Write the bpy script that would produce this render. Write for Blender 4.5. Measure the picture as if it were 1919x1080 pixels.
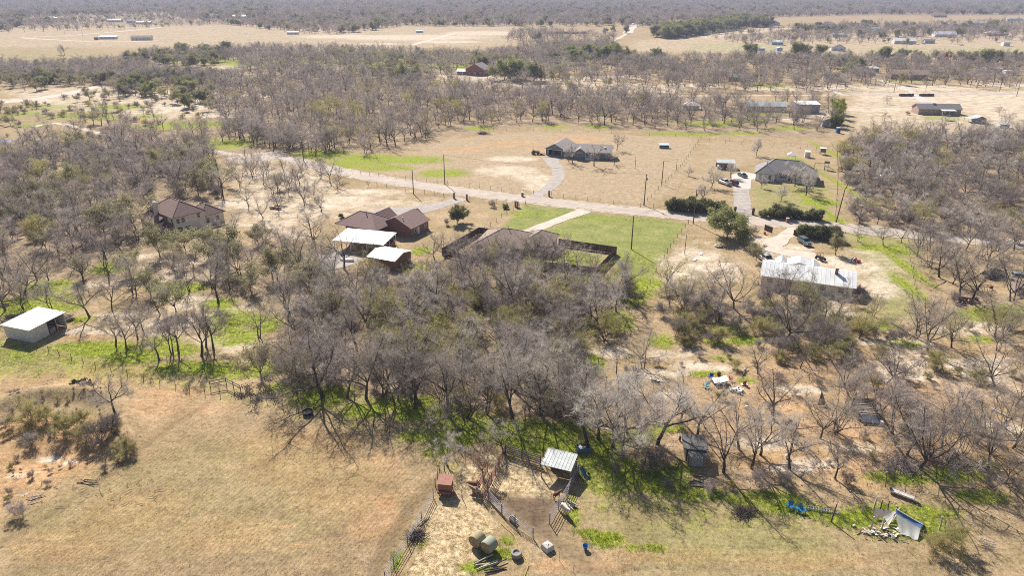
import bpy, math, random
import numpy as np
from mathutils import Vector, Matrix, noise as mnoise

R = math.radians
SC = bpy.context.scene
COL = SC.collection
for _o in list(bpy.data.objects):
    bpy.data.objects.remove(_o)

# ------------------------------------------------------------------ camera
CAM_H = 62.0
PITCH = math.atan(570.0 / 1297.0)
cam_d = bpy.data.cameras.new('camera')
cam_d.sensor_width = 36.0
cam_d.lens = 36.0 * 1297.0 / 1919.0
cam_d.clip_start = 0.5
cam_d.clip_end = 20000.0
cam = bpy.data.objects.new('camera', cam_d)
COL.objects.link(cam)
cam.location = (0, 0, CAM_H)
cam.rotation_euler = (R(90) - PITCH, 0, 0)
SC.camera = cam

# ------------------------------------------------------------------ sky and sun
SUN_EL, SUN_AZ = R(39.5), R(-22.5)          # azimuth from +Y towards +X
world = bpy.data.worlds.new('World')
SC.world = world
world.use_nodes = True
_nt = world.node_tree
_bg = _nt.nodes['Background']
_sky = _nt.nodes.new('ShaderNodeTexSky')
_sky.sky_type = 'NISHITA'
_sky.sun_disc = False
_sky.sun_elevation = SUN_EL
_sky.sun_rotation = SUN_AZ
_sky.air_density = 1.0
_sky.dust_density = 0.8
_nt.links.new(_sky.outputs[0], _bg.inputs['Color'])
_bg.inputs['Strength'].default_value = 0.06
sun_d = bpy.data.lights.new('sun', 'SUN')
sun_d.energy = 5.0
sun_d.angle = R(0.53)
sun_d.color = (1.0, 0.95, 0.885)
sun = bpy.data.objects.new('sun', sun_d)
COL.objects.link(sun)
_sd = Vector((math.sin(SUN_AZ) * math.cos(SUN_EL), math.cos(SUN_AZ) * math.cos(SUN_EL), math.sin(SUN_EL)))
sun.rotation_euler = _sd.to_track_quat('Z', 'Y').to_euler()
sun.location = _sd * 300
SC.view_settings.view_transform = 'Standard'
SC.view_settings.look = 'None'
SC.view_settings.gamma = 1.0
SC.view_settings.use_curve_mapping = False
SC.view_settings.exposure = 0.74
SC.render.engine = 'CYCLES'
SC.cycles.use_denoising = False
SC.cycles.use_adaptive_sampling = False
SC.cycles.filter_width = 1.0
SC.cycles.max_bounces = 5
SC.cycles.diffuse_bounces = 3
SC.cycles.glossy_bounces = 2
SC.cycles.transmission_bounces = 3
SC.cycles.volume_bounces = 0
SC.cycles.transparent_max_bounces = 6
SC.cycles.caustics_reflective = False
SC.cycles.caustics_refractive = False

# ------------------------------------------------------------------ survey: photo point -> point of the land
_c, _s = math.cos(PITCH), math.sin(PITCH)
def G(x, y, z=0.0):
    u = (x - 959.5) / 1297.0
    v = (540.0 - y) / 1297.0
    dy, dz = _c + v * _s, -_s + v * _c
    t = (z - CAM_H) / dz
    return Vector((u * t, dy * t, z))
def PX(p):
    dz = p[2] - CAM_H
    zc = p[1] * _c - dz * _s
    yc = p[1] * _s + dz * _c
    if zc < 1: return (-9999, -9999)
    return 959.5 + 1297.0 * p[0] / zc, 540.0 - 1297.0 * yc / zc
def tall(x, yb, yt):
    """height of an upright thing that stands at (x, yb) and reaches yt in the photo"""
    b = G(x, yb); lo, hi = 0.0, 40.0
    for _ in range(40):
        m = (lo + hi) / 2
        if PX((b.x, b.y, m))[1] > yt: lo = m
        else: hi = m
    return lo
def bearing(a, b):
    return math.atan2(b.y - a.y, b.x - a.x)

# ------------------------------------------------------------------ materials
MATS = {}
def mat(name, c1, c2=None, scale=4.0, rough=0.85, bump=0.0, metal=0.0, detail=4.0, stretch=None, spec=None, rnd=0.0, c3=None, thin=0.0):
    if name in MATS: return MATS[name]
    m = bpy.data.materials.new(name)
    m.use_nodes = True
    nt = m.node_tree; N = nt.nodes; L = nt.links
    b = N['Principled BSDF']
    b.inputs['Roughness'].default_value = rough
    b.inputs['Metallic'].default_value = metal
    if spec is not None: b.inputs['Specular IOR Level'].default_value = spec
    c1 = tuple(c1) + (1,)
    if c2 is None:
        c2 = tuple(v * 0.78 for v in c1[:3])
    c2 = tuple(c2) + (1,)
    tc = N.new('ShaderNodeTexCoord')
    src = tc.outputs['Object']
    if stretch:
        mp = N.new('ShaderNodeMapping'); mp.inputs['Scale'].default_value = stretch
        L.new(src, mp.inputs['Vector']); src = mp.outputs['Vector']
    no = N.new('ShaderNodeTexNoise')
    no.inputs['Scale'].default_value = scale
    no.inputs['Detail'].default_value = detail
    L.new(src, no.inputs['Vector'])
    rp = N.new('ShaderNodeValToRGB')
    rp.color_ramp.elements[0].position = 0.33; rp.color_ramp.elements[0].color = c2
    rp.color_ramp.elements[1].position = 0.67; rp.color_ramp.elements[1].color = c1
    if c3 is not None:
        e = rp.color_ramp.elements.new(0.5); e.color = tuple(c3) + (1,)
    L.new(no.outputs['Fac'], rp.inputs['Fac'])
    col = rp.outputs['Color']
    if rnd > 0:
        oi = N.new('ShaderNodeObjectInfo')
        hs = N.new('ShaderNodeHueSaturation')
        mr = N.new('ShaderNodeMapRange')
        mr.inputs['To Min'].default_value = 1 - rnd; mr.inputs['To Max'].default_value = 1 + rnd
        L.new(oi.outputs['Random'], mr.inputs['Value'])
        L.new(mr.outputs['Result'], hs.inputs['Value'])
        m2 = N.new('ShaderNodeMath'); m2.operation = 'MULTIPLY_ADD'
        m2.inputs[1].default_value = rnd * 0.10; m2.inputs[2].default_value = 0.5 - rnd * 0.05
        m3 = N.new('ShaderNodeMath'); m3.operation = 'FRACT'
        m4 = N.new('ShaderNodeMath'); m4.operation = 'MULTIPLY'; m4.inputs[1].default_value = 7.31
        L.new(oi.outputs['Random'], m4.inputs[0]); L.new(m4.outputs[0], m3.inputs[0]); L.new(m3.outputs[0], m2.inputs[0])
        L.new(m2.outputs[0], hs.inputs['Hue'])
        L.new(col, hs.inputs['Color']); col = hs.outputs['Color']
    L.new(col, b.inputs['Base Color'])
    if bump:
        bp = N.new('ShaderNodeBump'); bp.inputs['Strength'].default_value = bump
        bp.inputs['Distance'].default_value = 0.05
        L.new(no.outputs['Fac'], bp.inputs['Height']); L.new(bp.outputs['Normal'], b.inputs['Normal'])
    if thin:
        tr = N.new('ShaderNodeBsdfTranslucent'); L.new(col, tr.inputs['Color'])
        mx = N.new('ShaderNodeMixShader'); mx.inputs[0].default_value = thin
        L.new(b.outputs[0], mx.inputs[1]); L.new(tr.outputs[0], mx.inputs[2])
        L.new(mx.outputs[0], N['Material Output'].inputs['Surface'])
    MATS[name] = m
    return m
def glass(name='window_glass', c=(0.03, 0.045, 0.06)):
    return mat(name, c, tuple(v * .6 for v in c), 1.5, rough=0.12, spec=0.8)

# ------------------------------------------------------------------ mesh collector
class MB:
    def __init__(self):
        self.v = []; self.f = []; self.m = []; self.mi = 0
    def add(self, vs, fs, M=None):
        o = len(self.v)
        if M is not None: vs = [tuple(M @ Vector(p)) for p in vs]
        self.v += [tuple(p) for p in vs]
        self.f += [tuple(i + o for i in f) for f in fs]
        self.m += [self.mi] * len(fs)
        return self
    def box(self, x0, x1, y0, y1, z0, z1, M=None):
        return self.add([(x0,y0,z0),(x1,y0,z0),(x1,y1,z0),(x0,y1,z0),(x0,y0,z1),(x1,y0,z1),(x1,y1,z1),(x0,y1,z1)],
                 [(0,3,2,1),(4,5,6,7),(0,1,5,4),(1,2,6,5),(2,3,7,6),(3,0,4,7)], M)
    def cbox(self, c, s, rz=0.0, rx=0.0, ry=0.0):
        M = Matrix.Translation(c) @ Matrix.Rotation(rz,4,'Z') @ Matrix.Rotation(ry,4,'Y') @ Matrix.Rotation(rx,4,'X')
        return self.box(-s[0]/2,s[0]/2,-s[1]/2,s[1]/2,-s[2]/2,s[2]/2,M)
    def bar(self, a, b, w, h=None):
        """square bar from a to b"""
        a, b = Vector(a), Vector(b); d = b - a; L = d.length
        if L < 1e-6: return self
        q = d.to_track_quat('Z', 'Y').to_matrix().to_4x4()
        h = h or w
        return self.box(-w/2,w/2,-h/2,h/2,0,L, Matrix.Translation(a) @ q)
    def tube(self, pts, rad, n=6, cap=True):
        pts = [Vector(p) for p in pts]
        if not hasattr(rad, '__len__'): rad = [rad]*len(pts)
        vs = []; fs = []
        up = Vector((0.31, 0.17, 0.93)).normalized()
        for i, p in enumerate(pts):
            d = (pts[min(i+1,len(pts)-1)] - pts[max(i-1,0)])
            d = d.normalized() if d.length > 1e-9 else Vector((0,0,1))
            a = d.cross(up)
            if a.length < 0.05: a = d.cross(Vector((1,0,0)))
            a.normalize(); b = d.cross(a)
            for k in range(n):
                t = 2*math.pi*k/n
                vs.append(p + (a*math.cos(t)+b*math.sin(t))*rad[i])
        for i in range(len(pts)-1):
            for k in range(n):
                k2 = (k+1)%n
                fs.append((i*n+k, i*n+k2, (i+1)*n+k2, (i+1)*n+k))
        if cap:
            fs.append(tuple(range(n-1,-1,-1))); fs.append(tuple((len(pts)-1)*n+k for k in range(n)))
        return self.add(vs, fs)
    def lathe(self, prof, n=12, c=(0,0,0), M=None):
        vs=[]; fs=[]
        for (r,z) in prof:
            for k in range(n):
                t=2*math.pi*k/n; vs.append((c[0]+r*math.cos(t), c[1]+r*math.sin(t), c[2]+z))
        for i in range(len(prof)-1):
            for k in range(n):
                k2=(k+1)%n; fs.append((i*n+k,i*n+k2,(i+1)*n+k2,(i+1)*n+k))
        fs.append(tuple(range(n-1,-1,-1))); fs.append(tuple((len(prof)-1)*n+k for k in range(n)))
        return self.add(vs,fs,M)
    def prism(self, poly, z0, z1):
        n=len(poly)
        return self.add([(p[0],p[1],z0) for p in poly]+[(p[0],p[1],z1) for p in poly],
            [tuple(range(n-1,-1,-1)), tuple(range(n,2*n))]+[(i,(i+1)%n,n+(i+1)%n,n+i) for i in range(n)])
    def plate(self, pts, t):
        """a thick sheet: pts planar outline, thickness t downward along the normal"""
        pts=[Vector(p) for p in pts]; n=len(pts)
        nm=(pts[1]-pts[0]).cross(pts[2]-pts[0]).normalized()
        if nm.z<0: nm=-nm
        lo=[p-nm*t for p in pts]
        return self.add(pts+lo,[tuple(range(n)),tuple(range(2*n-1,n-1,-1))]+[(i,(i+1)%n,n+(i+1)%n,n+i) for i in range(n)])
    def rock(self, c, s, rng, n=7):
        vs=[];rows=4
        for i in range(rows+1):
            ph=math.pi*i/rows
            for k in range(n):
                t=2*math.pi*k/n; j=1+rng.uniform(-.22,.22)
                vs.append((c[0]+s[0]*math.sin(ph)*math.cos(t)*j, c[1]+s[1]*math.sin(ph)*math.sin(t)*j, c[2]+s[2]*math.cos(ph)*j))
        fs=[(i*n+k,i*n+(k+1)%n,(i+1)*n+(k+1)%n,(i+1)*n+k) for i in range(rows) for k in range(n)]
        return self.add(vs,fs)
    def mesh(self, name, mats, smooth=False):
        me = bpy.data.meshes.new(name)
        me.from_pydata(self.v, [], self.f)
        if not isinstance(mats, (list, tuple)): mats = [mats]
        for m in mats: me.materials.append(m)
        if len(mats) > 1: me.polygons.foreach_set('material_index', self.m)
        if smooth: me.polygons.foreach_set('use_smooth', [True]*len(self.f))
        me.update()
        return me
    def build(self, name, mats, parent=None, smooth=False):
        return link(name, self.mesh(name, mats, smooth), parent)
def link(name, data, parent=None):
    o = bpy.data.objects.new(name, data)
    COL.objects.link(o)
    if parent is not None: o.parent = parent
    return o
def tag(o, label=None, cat=None, group=None, kind=None):
    if label: o['label'] = label
    if cat: o['category'] = cat
    if group: o['group'] = group
    if kind: o['kind'] = kind
    return o
def thing(name, label, cat, loc=(0,0,0), rz=0.0, group=None, scale=None):
    o = bpy.data.objects.new(name, None)
    o.empty_display_size = 0.3
    COL.objects.link(o)
    o.location = loc; o.rotation_euler = (0,0,rz)
    if scale: o.scale = (scale,)*3
    return tag(o, label, cat, group)
def copy_tree(o, parent=None):
    c = o.copy(); COL.objects.link(c); c.parent = parent
    for ch in [k for k in o.children]:
        copy_tree(ch, c)
    return c
# ------------------------------------------------------------------ the land
def inpoly(X, Y, P):
    ins = np.zeros(X.shape, bool); n = len(P)
    for i in range(n):
        x0, y0 = P[i]; x1, y1 = P[(i+1) % n]
        c = ((y0 > Y) != (y1 > Y))
        with np.errstate(divide='ignore', invalid='ignore'):
            xi = (x1-x0)*(Y-y0)/(y1-y0+1e-12)+x0
        ins ^= c & (X < xi)
    return ins
def segdist(X, Y, P, closed=True):
    d = np.full(X.shape, 1e9); n = len(P)
    for i in range(n if closed else n-1):
        x0, y0 = P[i]; x1, y1 = P[(i+1) % n]
        dx, dy = x1-x0, y1-y0
        t = np.clip(((X-x0)*dx+(Y-y0)*dy)/(dx*dx+dy*dy+1e-9), 0, 1)
        d = np.minimum(d, np.hypot(X-x0-t*dx, Y-y0-t*dy))
    return d
def wpoly(P): return [tuple(G(*p)[:2]) for p in P]

BERM = wpoly([(-60,790),(0,764),(60,742),(150,738),(215,748),(240,790),(232,830)])
PIT = G(95, 850)
def relief(X, Y):
    X = np.asarray(X, float); Y = np.asarray(Y, float)
    d = segdist(X, Y, BERM, False)
    z = 1.5*np.exp(-(d/2.1)**2)
    z -= 0.9*np.exp(-(((X-PIT.x)/6.5)**2+((Y-PIT.y)/3.6)**2))
    return z
def hz(x, y):
    return float(relief(np.array([x]), np.array([y]))[0]) if (y < 105 and x < -25) else 0.0

def axis(a, b, h0, k, c=0.0):
    out = [c]; 
    while out[-1] < b: out.append(out[-1] + max(h0, k*abs(out[-1])))
    lo = [c]
    while lo[-1] > a: lo.append(lo[-1] - max(h0, k*abs(lo[-1])))
    return np.array(sorted(set(lo[1:] + out)))
gx = axis(-5200, 5200, 0.55, 0.0125)
gy = np.concatenate([np.arange(-60, 44, 8.0), axis(44, 9000, 0.5, 0.0095, 44.0)])
GXm, GYm = np.meshgrid(gx, gy)
nx, ny = len(gx), len(gy)

MASKS = {k: np.zeros(GXm.shape) for k in ('green','pale','orange','straw','lawn','mud','litter','plow','mown','track')}
def paint(mask, val, shape, feather=2.0, stroke=None):
    """shape: polygon of photo points on the land; a 4-number ellipse; or, with stroke (m), a path"""
    A = MASKS[mask]
    if stroke is not None:
        P = wpoly(shape); xs=[p[0] for p in P]; ys=[p[1] for p in P]; mrg = stroke+feather
        b = (GXm>min(xs)-mrg)&(GXm<max(xs)+mrg)&(GYm>min(ys)-mrg)&(GYm<max(ys)+mrg)
        d = segdist(GXm[b], GYm[b], P, False) - stroke/2
        v = np.clip(0.5 - d/(2*feather), 0, 1)
    elif len(shape) == 4 and not hasattr(shape[0], '__len__'):
        px, py, rx, ry = shape
        c = G(px, py); a = abs(G(px+rx, py).x - c.x); e = abs(G(px, py-ry).y - G(px, py+ry).y)/2
        cy_ = (G(px, py-ry).y + G(px, py+ry).y)/2
        b = (abs(GXm-c.x) < a*1.6)&(abs(GYm-cy_) < e*1.6)
        r = np.hypot((GXm[b]-c.x)/a, (GYm[b]-cy_)/e)
        v = np.clip(1.5 - r, 0, 1)**1.0
        v = np.clip((1.35 - r)/0.7, 0, 1)
    else:
        P = wpoly(shape); xs=[p[0] for p in P]; ys=[p[1] for p in P]
        b = (GXm>min(xs)-feather)&(GXm<max(xs)+feather)&(GYm>min(ys)-feather)&(GYm<max(ys)+feather)
        x, y = GXm[b], GYm[b]
        d = segdist(x, y, P); d = np.where(inpoly(x, y, P), -d, d)
        v = np.clip(0.5 - d/(2*feather), 0, 1)
    A[b] = np.maximum(A[b], v*val) if val > 0 else np.minimum(A[b], 1 - v)

# leaf litter under the woods
for P in ([(500,690),(600,745),(700,760),(860,785),(1090,800),(1110,700),(1215,545),(1060,515),(830,505),(620,505),(520,560)],
          [(-80,275),(370,262),(430,330),(420,450),(560,470),(560,600),(400,560),(200,520),(-80,560)],
          [(1575,262),(2100,245),(2100,480),(1860,452),(1700,440),(1580,410)],
          [(150,165),(420,140),(900,150),(1290,190),(1560,200),(1560,262),(1280,252),(980,236),(830,258),(690,292),(560,296),(420,270),(380,210)],
          [(-80,125),(260,100),(480,90),(700,95),(900,140),(420,150),(200,160),(-80,165)]):
    paint('litter', 0.9, P, 4)
paint('litter', 1.0, [(-3000,46),(960,47),(1230,40),(1500,30),(5000,24),(5000,-8),(-3000,-8)], 20)
# green winter grass
for e in [(605,745,60,22),(680,770,50,16),(790,775,60,18),(860,800,70,22),(960,815,70,20),(1040,825,60,24),(1110,850,60,30),(1170,880,60,24),
          (1230,905,70,22),(1310,925,60,16),(1400,935,50,14),(1480,950,70,16),(1560,965,50,12),(1600,975,60,14),(1660,965,80,22),(1700,1000,70,14),(1740,990,50,20),
          (1690,895,70,14),(1790,890,60,16),(1840,930,50,14),
          (190,655,70,18),(250,670,60,16),(340,690,60,14),(410,692,50,14),(440,700,40,12),(430,600,50,22),(410,570,35,12),(500,690,50,16),(540,725,40,14),
          (500,610,30,16),(45,570,60,16),(100,535,50,12),(20,580,50,14),(150,598,25,8),(335,540,60,12),(210,500,40,14),
          (1075,485,55,14),(1080,520,60,8),(1130,525,40,10),(1195,545,40,14),(1210,530,40,10),
          (1160,600,30,20),(1115,680,20,16),(1180,560,30,14),(1240,640,26,14),(1370,615,40,8),(1395,635,30,10),(1390,640,40,6),(1340,640,30,6),
          (1640,610,40,10),(1610,610,30,8),(1850,590,60,14),(1895,580,40,10),(1838,635,24,8),(1700,645,30,8),(1325,700,34,7),(1400,712,22,5),(1352,670,24,5),
          (1655,465,60,8),(1700,500,12,40),(1705,540,14,30),(1690,470,40,8),(1560,405,8,60),(1572,345,7,60),(1565,290,8,30),(1540,380,40,8),(1590,432,80,3),(1540,412,60,4),(1700,435,90,3),
          (690,300,80,12),(640,310,60,10),(780,300,60,8),(830,325,50,8),(720,315,60,6),(560,300,30,6),(420,270,60,10),(600,290,60,10),
          (400,268,60,6),(330,275,40,8),(170,215,50,6),(220,200,60,5),(340,235,60,8),(410,232,40,6),(280,218,30,4),
          (900,240,30,4),(1040,238,30,3),(1120,238,30,3),(1250,250,50,3),(1300,252,60,3),(1390,250,40,3),(1330,232,60,5),(1400,225,40,4),(1480,240,40,4),(1430,212,40,4),
          (650,112,110,8),(740,122,90,6),(560,110,70,5),(400,115,60,5),(310,118,40,3),(800,118,50,5),(860,125,60,4),(1000,125,60,4),(1080,120,50,4),(480,120,60,6),(700,130,40,3),
          (1370,118,20,3),(1700,150,50,2),(1440,160,40,3),
          (1480,300,30,5),(1010,440,70,6),(700,470,30,6),(790,470,20,8),(770,500,40,8),
          (915,812,40,14),(985,845,40,14),(1060,870,25,12),(860,830,25,10),(800,815,50,14),(1140,1010,40,16),(1075,960,12,40),(1110,1000,30,8),
          (935,1038,32,12),(950,1010,16,10),(1190,1025,20,5),(1225,1025,30,6),(895,1062,40,10),(790,1020,12,8),(745,1050,10,18)]:
    paint('green', 0.82, e)
for e in [(860,800,50,14),(1040,825,50,14),(930,805,40,12),(700,765,30,10),(620,740,40,10),(1115,850,40,18),(190,655,50,10),(415,695,30,8),(430,605,34,14),(1075,487,40,8),(1080,520,50,5),(1480,950,40,8),(1690,975,60,10),(1850,588,40,8),(985,840,30,8),(1180,880,30,10)]:
    paint('green', 1.15, e)
for e in [(600,735,70,16),(560,725,50,16),(760,755,80,16),(830,775,70,20),(900,790,60,16),(990,800,60,16),(1060,805,50,16),(1100,870,40,24),(1150,905,60,22),(1210,885,60,20),(1280,915,50,14),(1270,880,40,14),(330,655,50,14),(300,640,40,12),(380,690,60,14),(440,630,50,20),(470,600,40,14),(140,650,50,12),(90,560,60,12),(120,575,40,10),(1140,830,40,20),(1200,815,40,14),(1250,800,40,10),(1450,930,60,12),(1530,960,60,10),(1720,960,80,16),(820,840,30,14),(850,820,50,14)]:
    paint('green', 0.78, e)
paint('green', 0.7, [(-60,640),(60,640),(180,660),(60,690),(-60,690)], 4)
paint('green', 0.45, [(-60,655),(190,650),(330,700),(470,745),(640,790),(830,830),(860,880),(700,800),(500,760),(300,720),(-60,705)], 3)
paint('green', 0.4, [(1090,900),(1500,965),(1620,1000),(1500,1010),(1100,960)], 3)
for e in [(90,200,60,4),(40,214,50,5),(150,214,40,4),(200,222,50,4),(110,220,40,4),(260,238,40,4),(60,235,40,5)]:
    paint('green', 0.5, e); paint('lawn', 0.6, e)
# mown front lawn of the fenced house
paint('lawn', 1.0, [(925,440),(985,383),(1085,392),(975,438)], 1.2)
paint('lawn', 1.0, [(1010,438),(1095,398),(1285,418),(1255,470),(1210,530),(1195,560),(1145,530),(1155,470),(1060,446)], 1.5)
paint('green', 0.45, (1165,410,120,5)); paint('green', 0.5, (985,400,60,6)); paint('green', 0.45, (1200,500,40,34))
paint('lawn', 0.6, [(1560,430),(1720,445),(1740,600),(1640,610),(1600,470)], 4)
paint('lawn', 0.55, [(1400,345),(1570,345),(1560,405),(1410,398)], 3)
paint('lawn', 0.7, [(1722,216),(1810,216),(1830,228),(1730,228)], 2)
paint('green', 0.5, [(1724,217),(1790,217),(1800,224),(1732,225)], 2)
paint('lawn', 0.5, [(1090,930),(1600,980),(1600,1085),(1200,1085)], 5)
paint('lawn', 0.34, [(-60,950),(400,780),(640,800),(800,860),(640,1090),(-60,1090)], 8)
# bare pale dirt
for e in [(220,250,1,1),(500,330,70,14),(560,345,60,16),(480,300,40,10),(640,375,60,10),(690,360,80,6),(560,390,70,12),(610,385,40,10),(520,420,40,10),(470,380,60,14),
          (150,180,80,5),(60,188,80,5),(330,175,60,6),(400,190,60,8),(340,200,80,10),(420,215,60,6),(290,210,40,4),(480,180,60,4),(440,125,40,6),(540,115,80,4),
          (380,600,40,14),(310,620,40,10),(440,650,30,12),(350,575,40,8),(150,620,30,8),(230,590,60,6),(150,535,50,6),(250,480,50,5),(330,490,40,6),
          (1290,430,1,1),(1450,470,40,10),(1530,485,70,8),(1430,450,30,10),(1480,465,40,10),(1600,500,60,16),(1650,540,40,20),(1560,500,60,10),(1310,480,50,12),(1340,500,60,12),(1270,500,40,20),(1620,470,30,6),
          (1540,575,60,8),(1560,590,50,8),(1660,640,80,8),(1710,660,60,10),(1780,680,60,16),(1840,700,60,20),(1800,620,60,10),(1850,610,60,8),(1720,700,40,16),(1690,680,60,10),
          (1250,665,40,10),(1290,660,30,8),(1300,685,40,10),(1230,700,40,10),(1270,700,30,6),(1150,660,40,12),
          (880,142,60,5),(960,158,80,5),(1060,158,80,5),(1180,168,100,5),(1240,170,60,3),(1300,160,60,5),(1150,145,80,4),(840,150,60,4),(1100,150,60,4),
          (1700,165,160,8),(1820,185,140,8),(1560,165,90,6),(1880,160,60,6),(1440,165,60,6),(1650,205,90,6),(1540,215,30,10),(1480,225,40,5),
          (950,320,60,10),(1000,335,40,10),(960,298,50,6),(1010,350,30,8),
          (770,70,160,6),(900,62,80,5),(640,68,90,4),(840,78,70,3),(700,82,60,2)]:
    if e[2] > 2: paint('pale', 0.7, e)
paint('pale', 0.66, [(1590,172),(2400,165),(2400,215),(1850,232),(1800,205),(1720,195),(1600,192)], 8)
paint('pale', 0.5, [(1580,190),(2200,180),(2200,250),(1590,250)], 8)
paint('pale', 0.30, [(-2500,50),(400,46),(1000,49),(970,85),(620,96),(300,88),(-1500,95)], 20)
paint('pale', 0.35, [(1180,75),(1500,60),(2900,66),(2900,112),(1750,112),(1380,100),(1180,96)], 12)
paint('pale', 0.6, [(1240,68),(1420,52),(1500,52),(1330,72)], 8)
paint('lawn', 0.6, [(1290,80),(1480,82),(1480,97),(1280,97)], 8)
paint('lawn', 0.5, [(1600,88),(2600,88),(2600,110),(1640,106)], 10)
paint('lawn', 0.12, [(-2500,50),(1000,52),(960,84),(620,94),(300,88),(-1500,95)], 20)
paint('lawn', 0.35, [(-900,92),(200,92),(260,105),(100,120),(-900,128)], 10)
paint('green', 0.4, (290,45,60,1.5)); paint('green', 0.35, (240,30,80,1.5))
paint('pale', 0.45, [(580,345),(860,378),(760,392),(690,398),(600,410),(540,400)], 6)
for P,v_ in (([(430,300),(620,322),(645,400),(560,432),(450,425)],.5),([(590,350),(860,384),(760,394),(690,400),(600,412)],.55),([(1200,545),(1290,435),(1330,470),(1300,540)],.45),([(1560,480),(1680,470),(1700,560),(1620,560)],.5),([(830,138),(1290,160),(1280,176),(900,162)],.5),([(230,480),(420,470),(480,520),(300,540)],.35),([(160,600),(300,580),(470,610),(480,660),(300,640)],.4),([(1640,640),(1900,680),(1919,760),(1760,720)],.5),([(0,170),(180,160),(420,175),(440,215),(300,225),(100,205)],.5)):
    paint('pale', v_, P, 5)
# oranger soil
for e in [(1340,760,90,30),(1500,820,80,40),(1560,860,90,40),(1440,870,60,30),(1620,900,60,20),(1480,760,50,24),(1850,740,60,40),(1800,760,60,30),(1420,740,60,20),
          (60,850,110,50),(40,930,60,30),(100,800,80,24),(300,760,60,30),(200,700,90,20),(330,735,90,10),(650,930,120,40),(560,870,120,50),(420,1000,120,40),(700,980,60,40),(250,960,120,50),(120,1020,120,40),
          (560,830,140,30),(700,880,60,40),(1250,1040,120,20),(1120,1060,60,14),(1040,1060,50,14),(1500,1050,160,20),(1250,760,50,20),
          (150,630,50,10),(120,600,40,8),(1080,262,60,8),(960,270,60,8),(870,280,50,6),(1020,280,30,5),(1530,365,40,8)]:
    paint('orange', 0.55, e)
paint('orange', 0.42, [(1180,740),(1500,640),(1919,640),(2000,960),(1740,930),(1560,890),(1400,880),(1290,870)], 5)
paint('orange', 0.25, [(-80,800),(400,760),(640,800),(820,860),(640,1100),(-80,1100)], 5)
paint('orange', 0.7, [(0,780),(200,790),(235,840),(180,880),(60,930),(-60,960),(-60,800)], 3)
paint('orange', 0.45, [(-60,700),(180,690),(350,735),(480,760),(380,790),(280,800),(250,740),(60,735),(-60,760)], 3)
paint('pale', 1.0, (90,852,22,7)); paint('pale', 1.0, (130,860,16,5)); paint('pale', .8, (40,925,14,4)); paint('pale', .6, (30,890,30,6))
paint('orange', 1.0, (720,945,22,14)); paint('orange', 0.9, (335,735,60,3)); paint('orange', .9, (540,985,16,4)); paint('orange', .9, (560,1020,18,4))
paint('orange', 0.8, [(190,690),(260,700),(380,735)], 1.2, stroke=0.8)
# hay yard, corral mud
paint('straw', 1.0, [(760,1085),(815,950),(850,935),(905,950),(930,985),(905,1020),(870,1085)], 1.0)
paint('straw', 0.8, [(850,935),(855,880),(900,850),(940,845),(925,905),(905,945)], 1.0)
paint('straw', 0.75, [(920,900),(945,855),(1015,885),(1065,905),(1055,935),(990,930),(925,925)], 1.2)
paint('mud', 0.95, [(925,925),(990,930),(1055,930),(1035,990),(1060,1030),(1010,1010),(985,990),(940,955)], 2.4)
paint('mud', 0.6, [(1010,985),(1050,1000),(1170,1080),(1080,1085)], 2.0)
paint('mud', 0.55, [(845,880),(900,848),(935,850),(905,940),(858,930)], 1.2)
for P,w in (([(-40,1040),(40,997),(130,940),(245,858),(330,790),(380,762)],.5),([(690,1095),(735,1000),(775,945),(812,905)],1.6)):
    paint('track', .75, P, .45, stroke=w+.4)
paint('mown', 1.0, [(-60,1100),(-60,1030),(240,870),(370,770),(520,765),(700,800),(830,850),(800,920),(700,1100)], 2)
paint('mown', .5, [(1100,1100),(1060,1020),(1100,950),(1600,1000),(1900,1100)], 3)
for e in [(1290,600,50,20),(1420,600,90,24),(1540,640,80,26),(1600,700,60,30),(1700,760,70,20),(1660,800,80,20),(1780,740,60,20),(1800,840,70,20),(1480,700,60,14),(1200,740,60,20),(1350,830,60,20),(1420,890,60,14),(1700,860,90,16),(1270,830,60,16),(1880,700,40,20),(1740,610,40,14),(1840,560,60,16),(1640,680,50,14)]:
    paint('litter', 0.85, e)
for e in [(1330,690,60,8),(1500,730,60,10),(1430,830,70,14),(1520,870,60,12),(1600,840,60,10),(1840,680,60,12),(1660,700,40,16),(1880,800,40,14),(1260,740,40,8),(1560,560,50,6),(1340,520,60,8),(1480,880,50,10),(400,640,40,10),(330,610,50,8),(270,610,40,6),(180,620,60,6),(450,580,30,6),(60,610,30,4),(540,440,50,8),(470,420,40,6),(350,560,60,8),(240,530,50,6)]:
    paint('pale', 0.72, e)
# ploughed ground by the blue house
paint('plow', 1.0, [(690,318),(830,262),(1000,246),(1300,258),(1305,300),(1260,360),(1205,385),(1060,368),(900,360),(760,338)], 3)
paint('plow', 0.6, [(1310,300),(1330,262),(1540,272),(1510,300),(1410,300),(1360,330),(1250,380)], 4)

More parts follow.
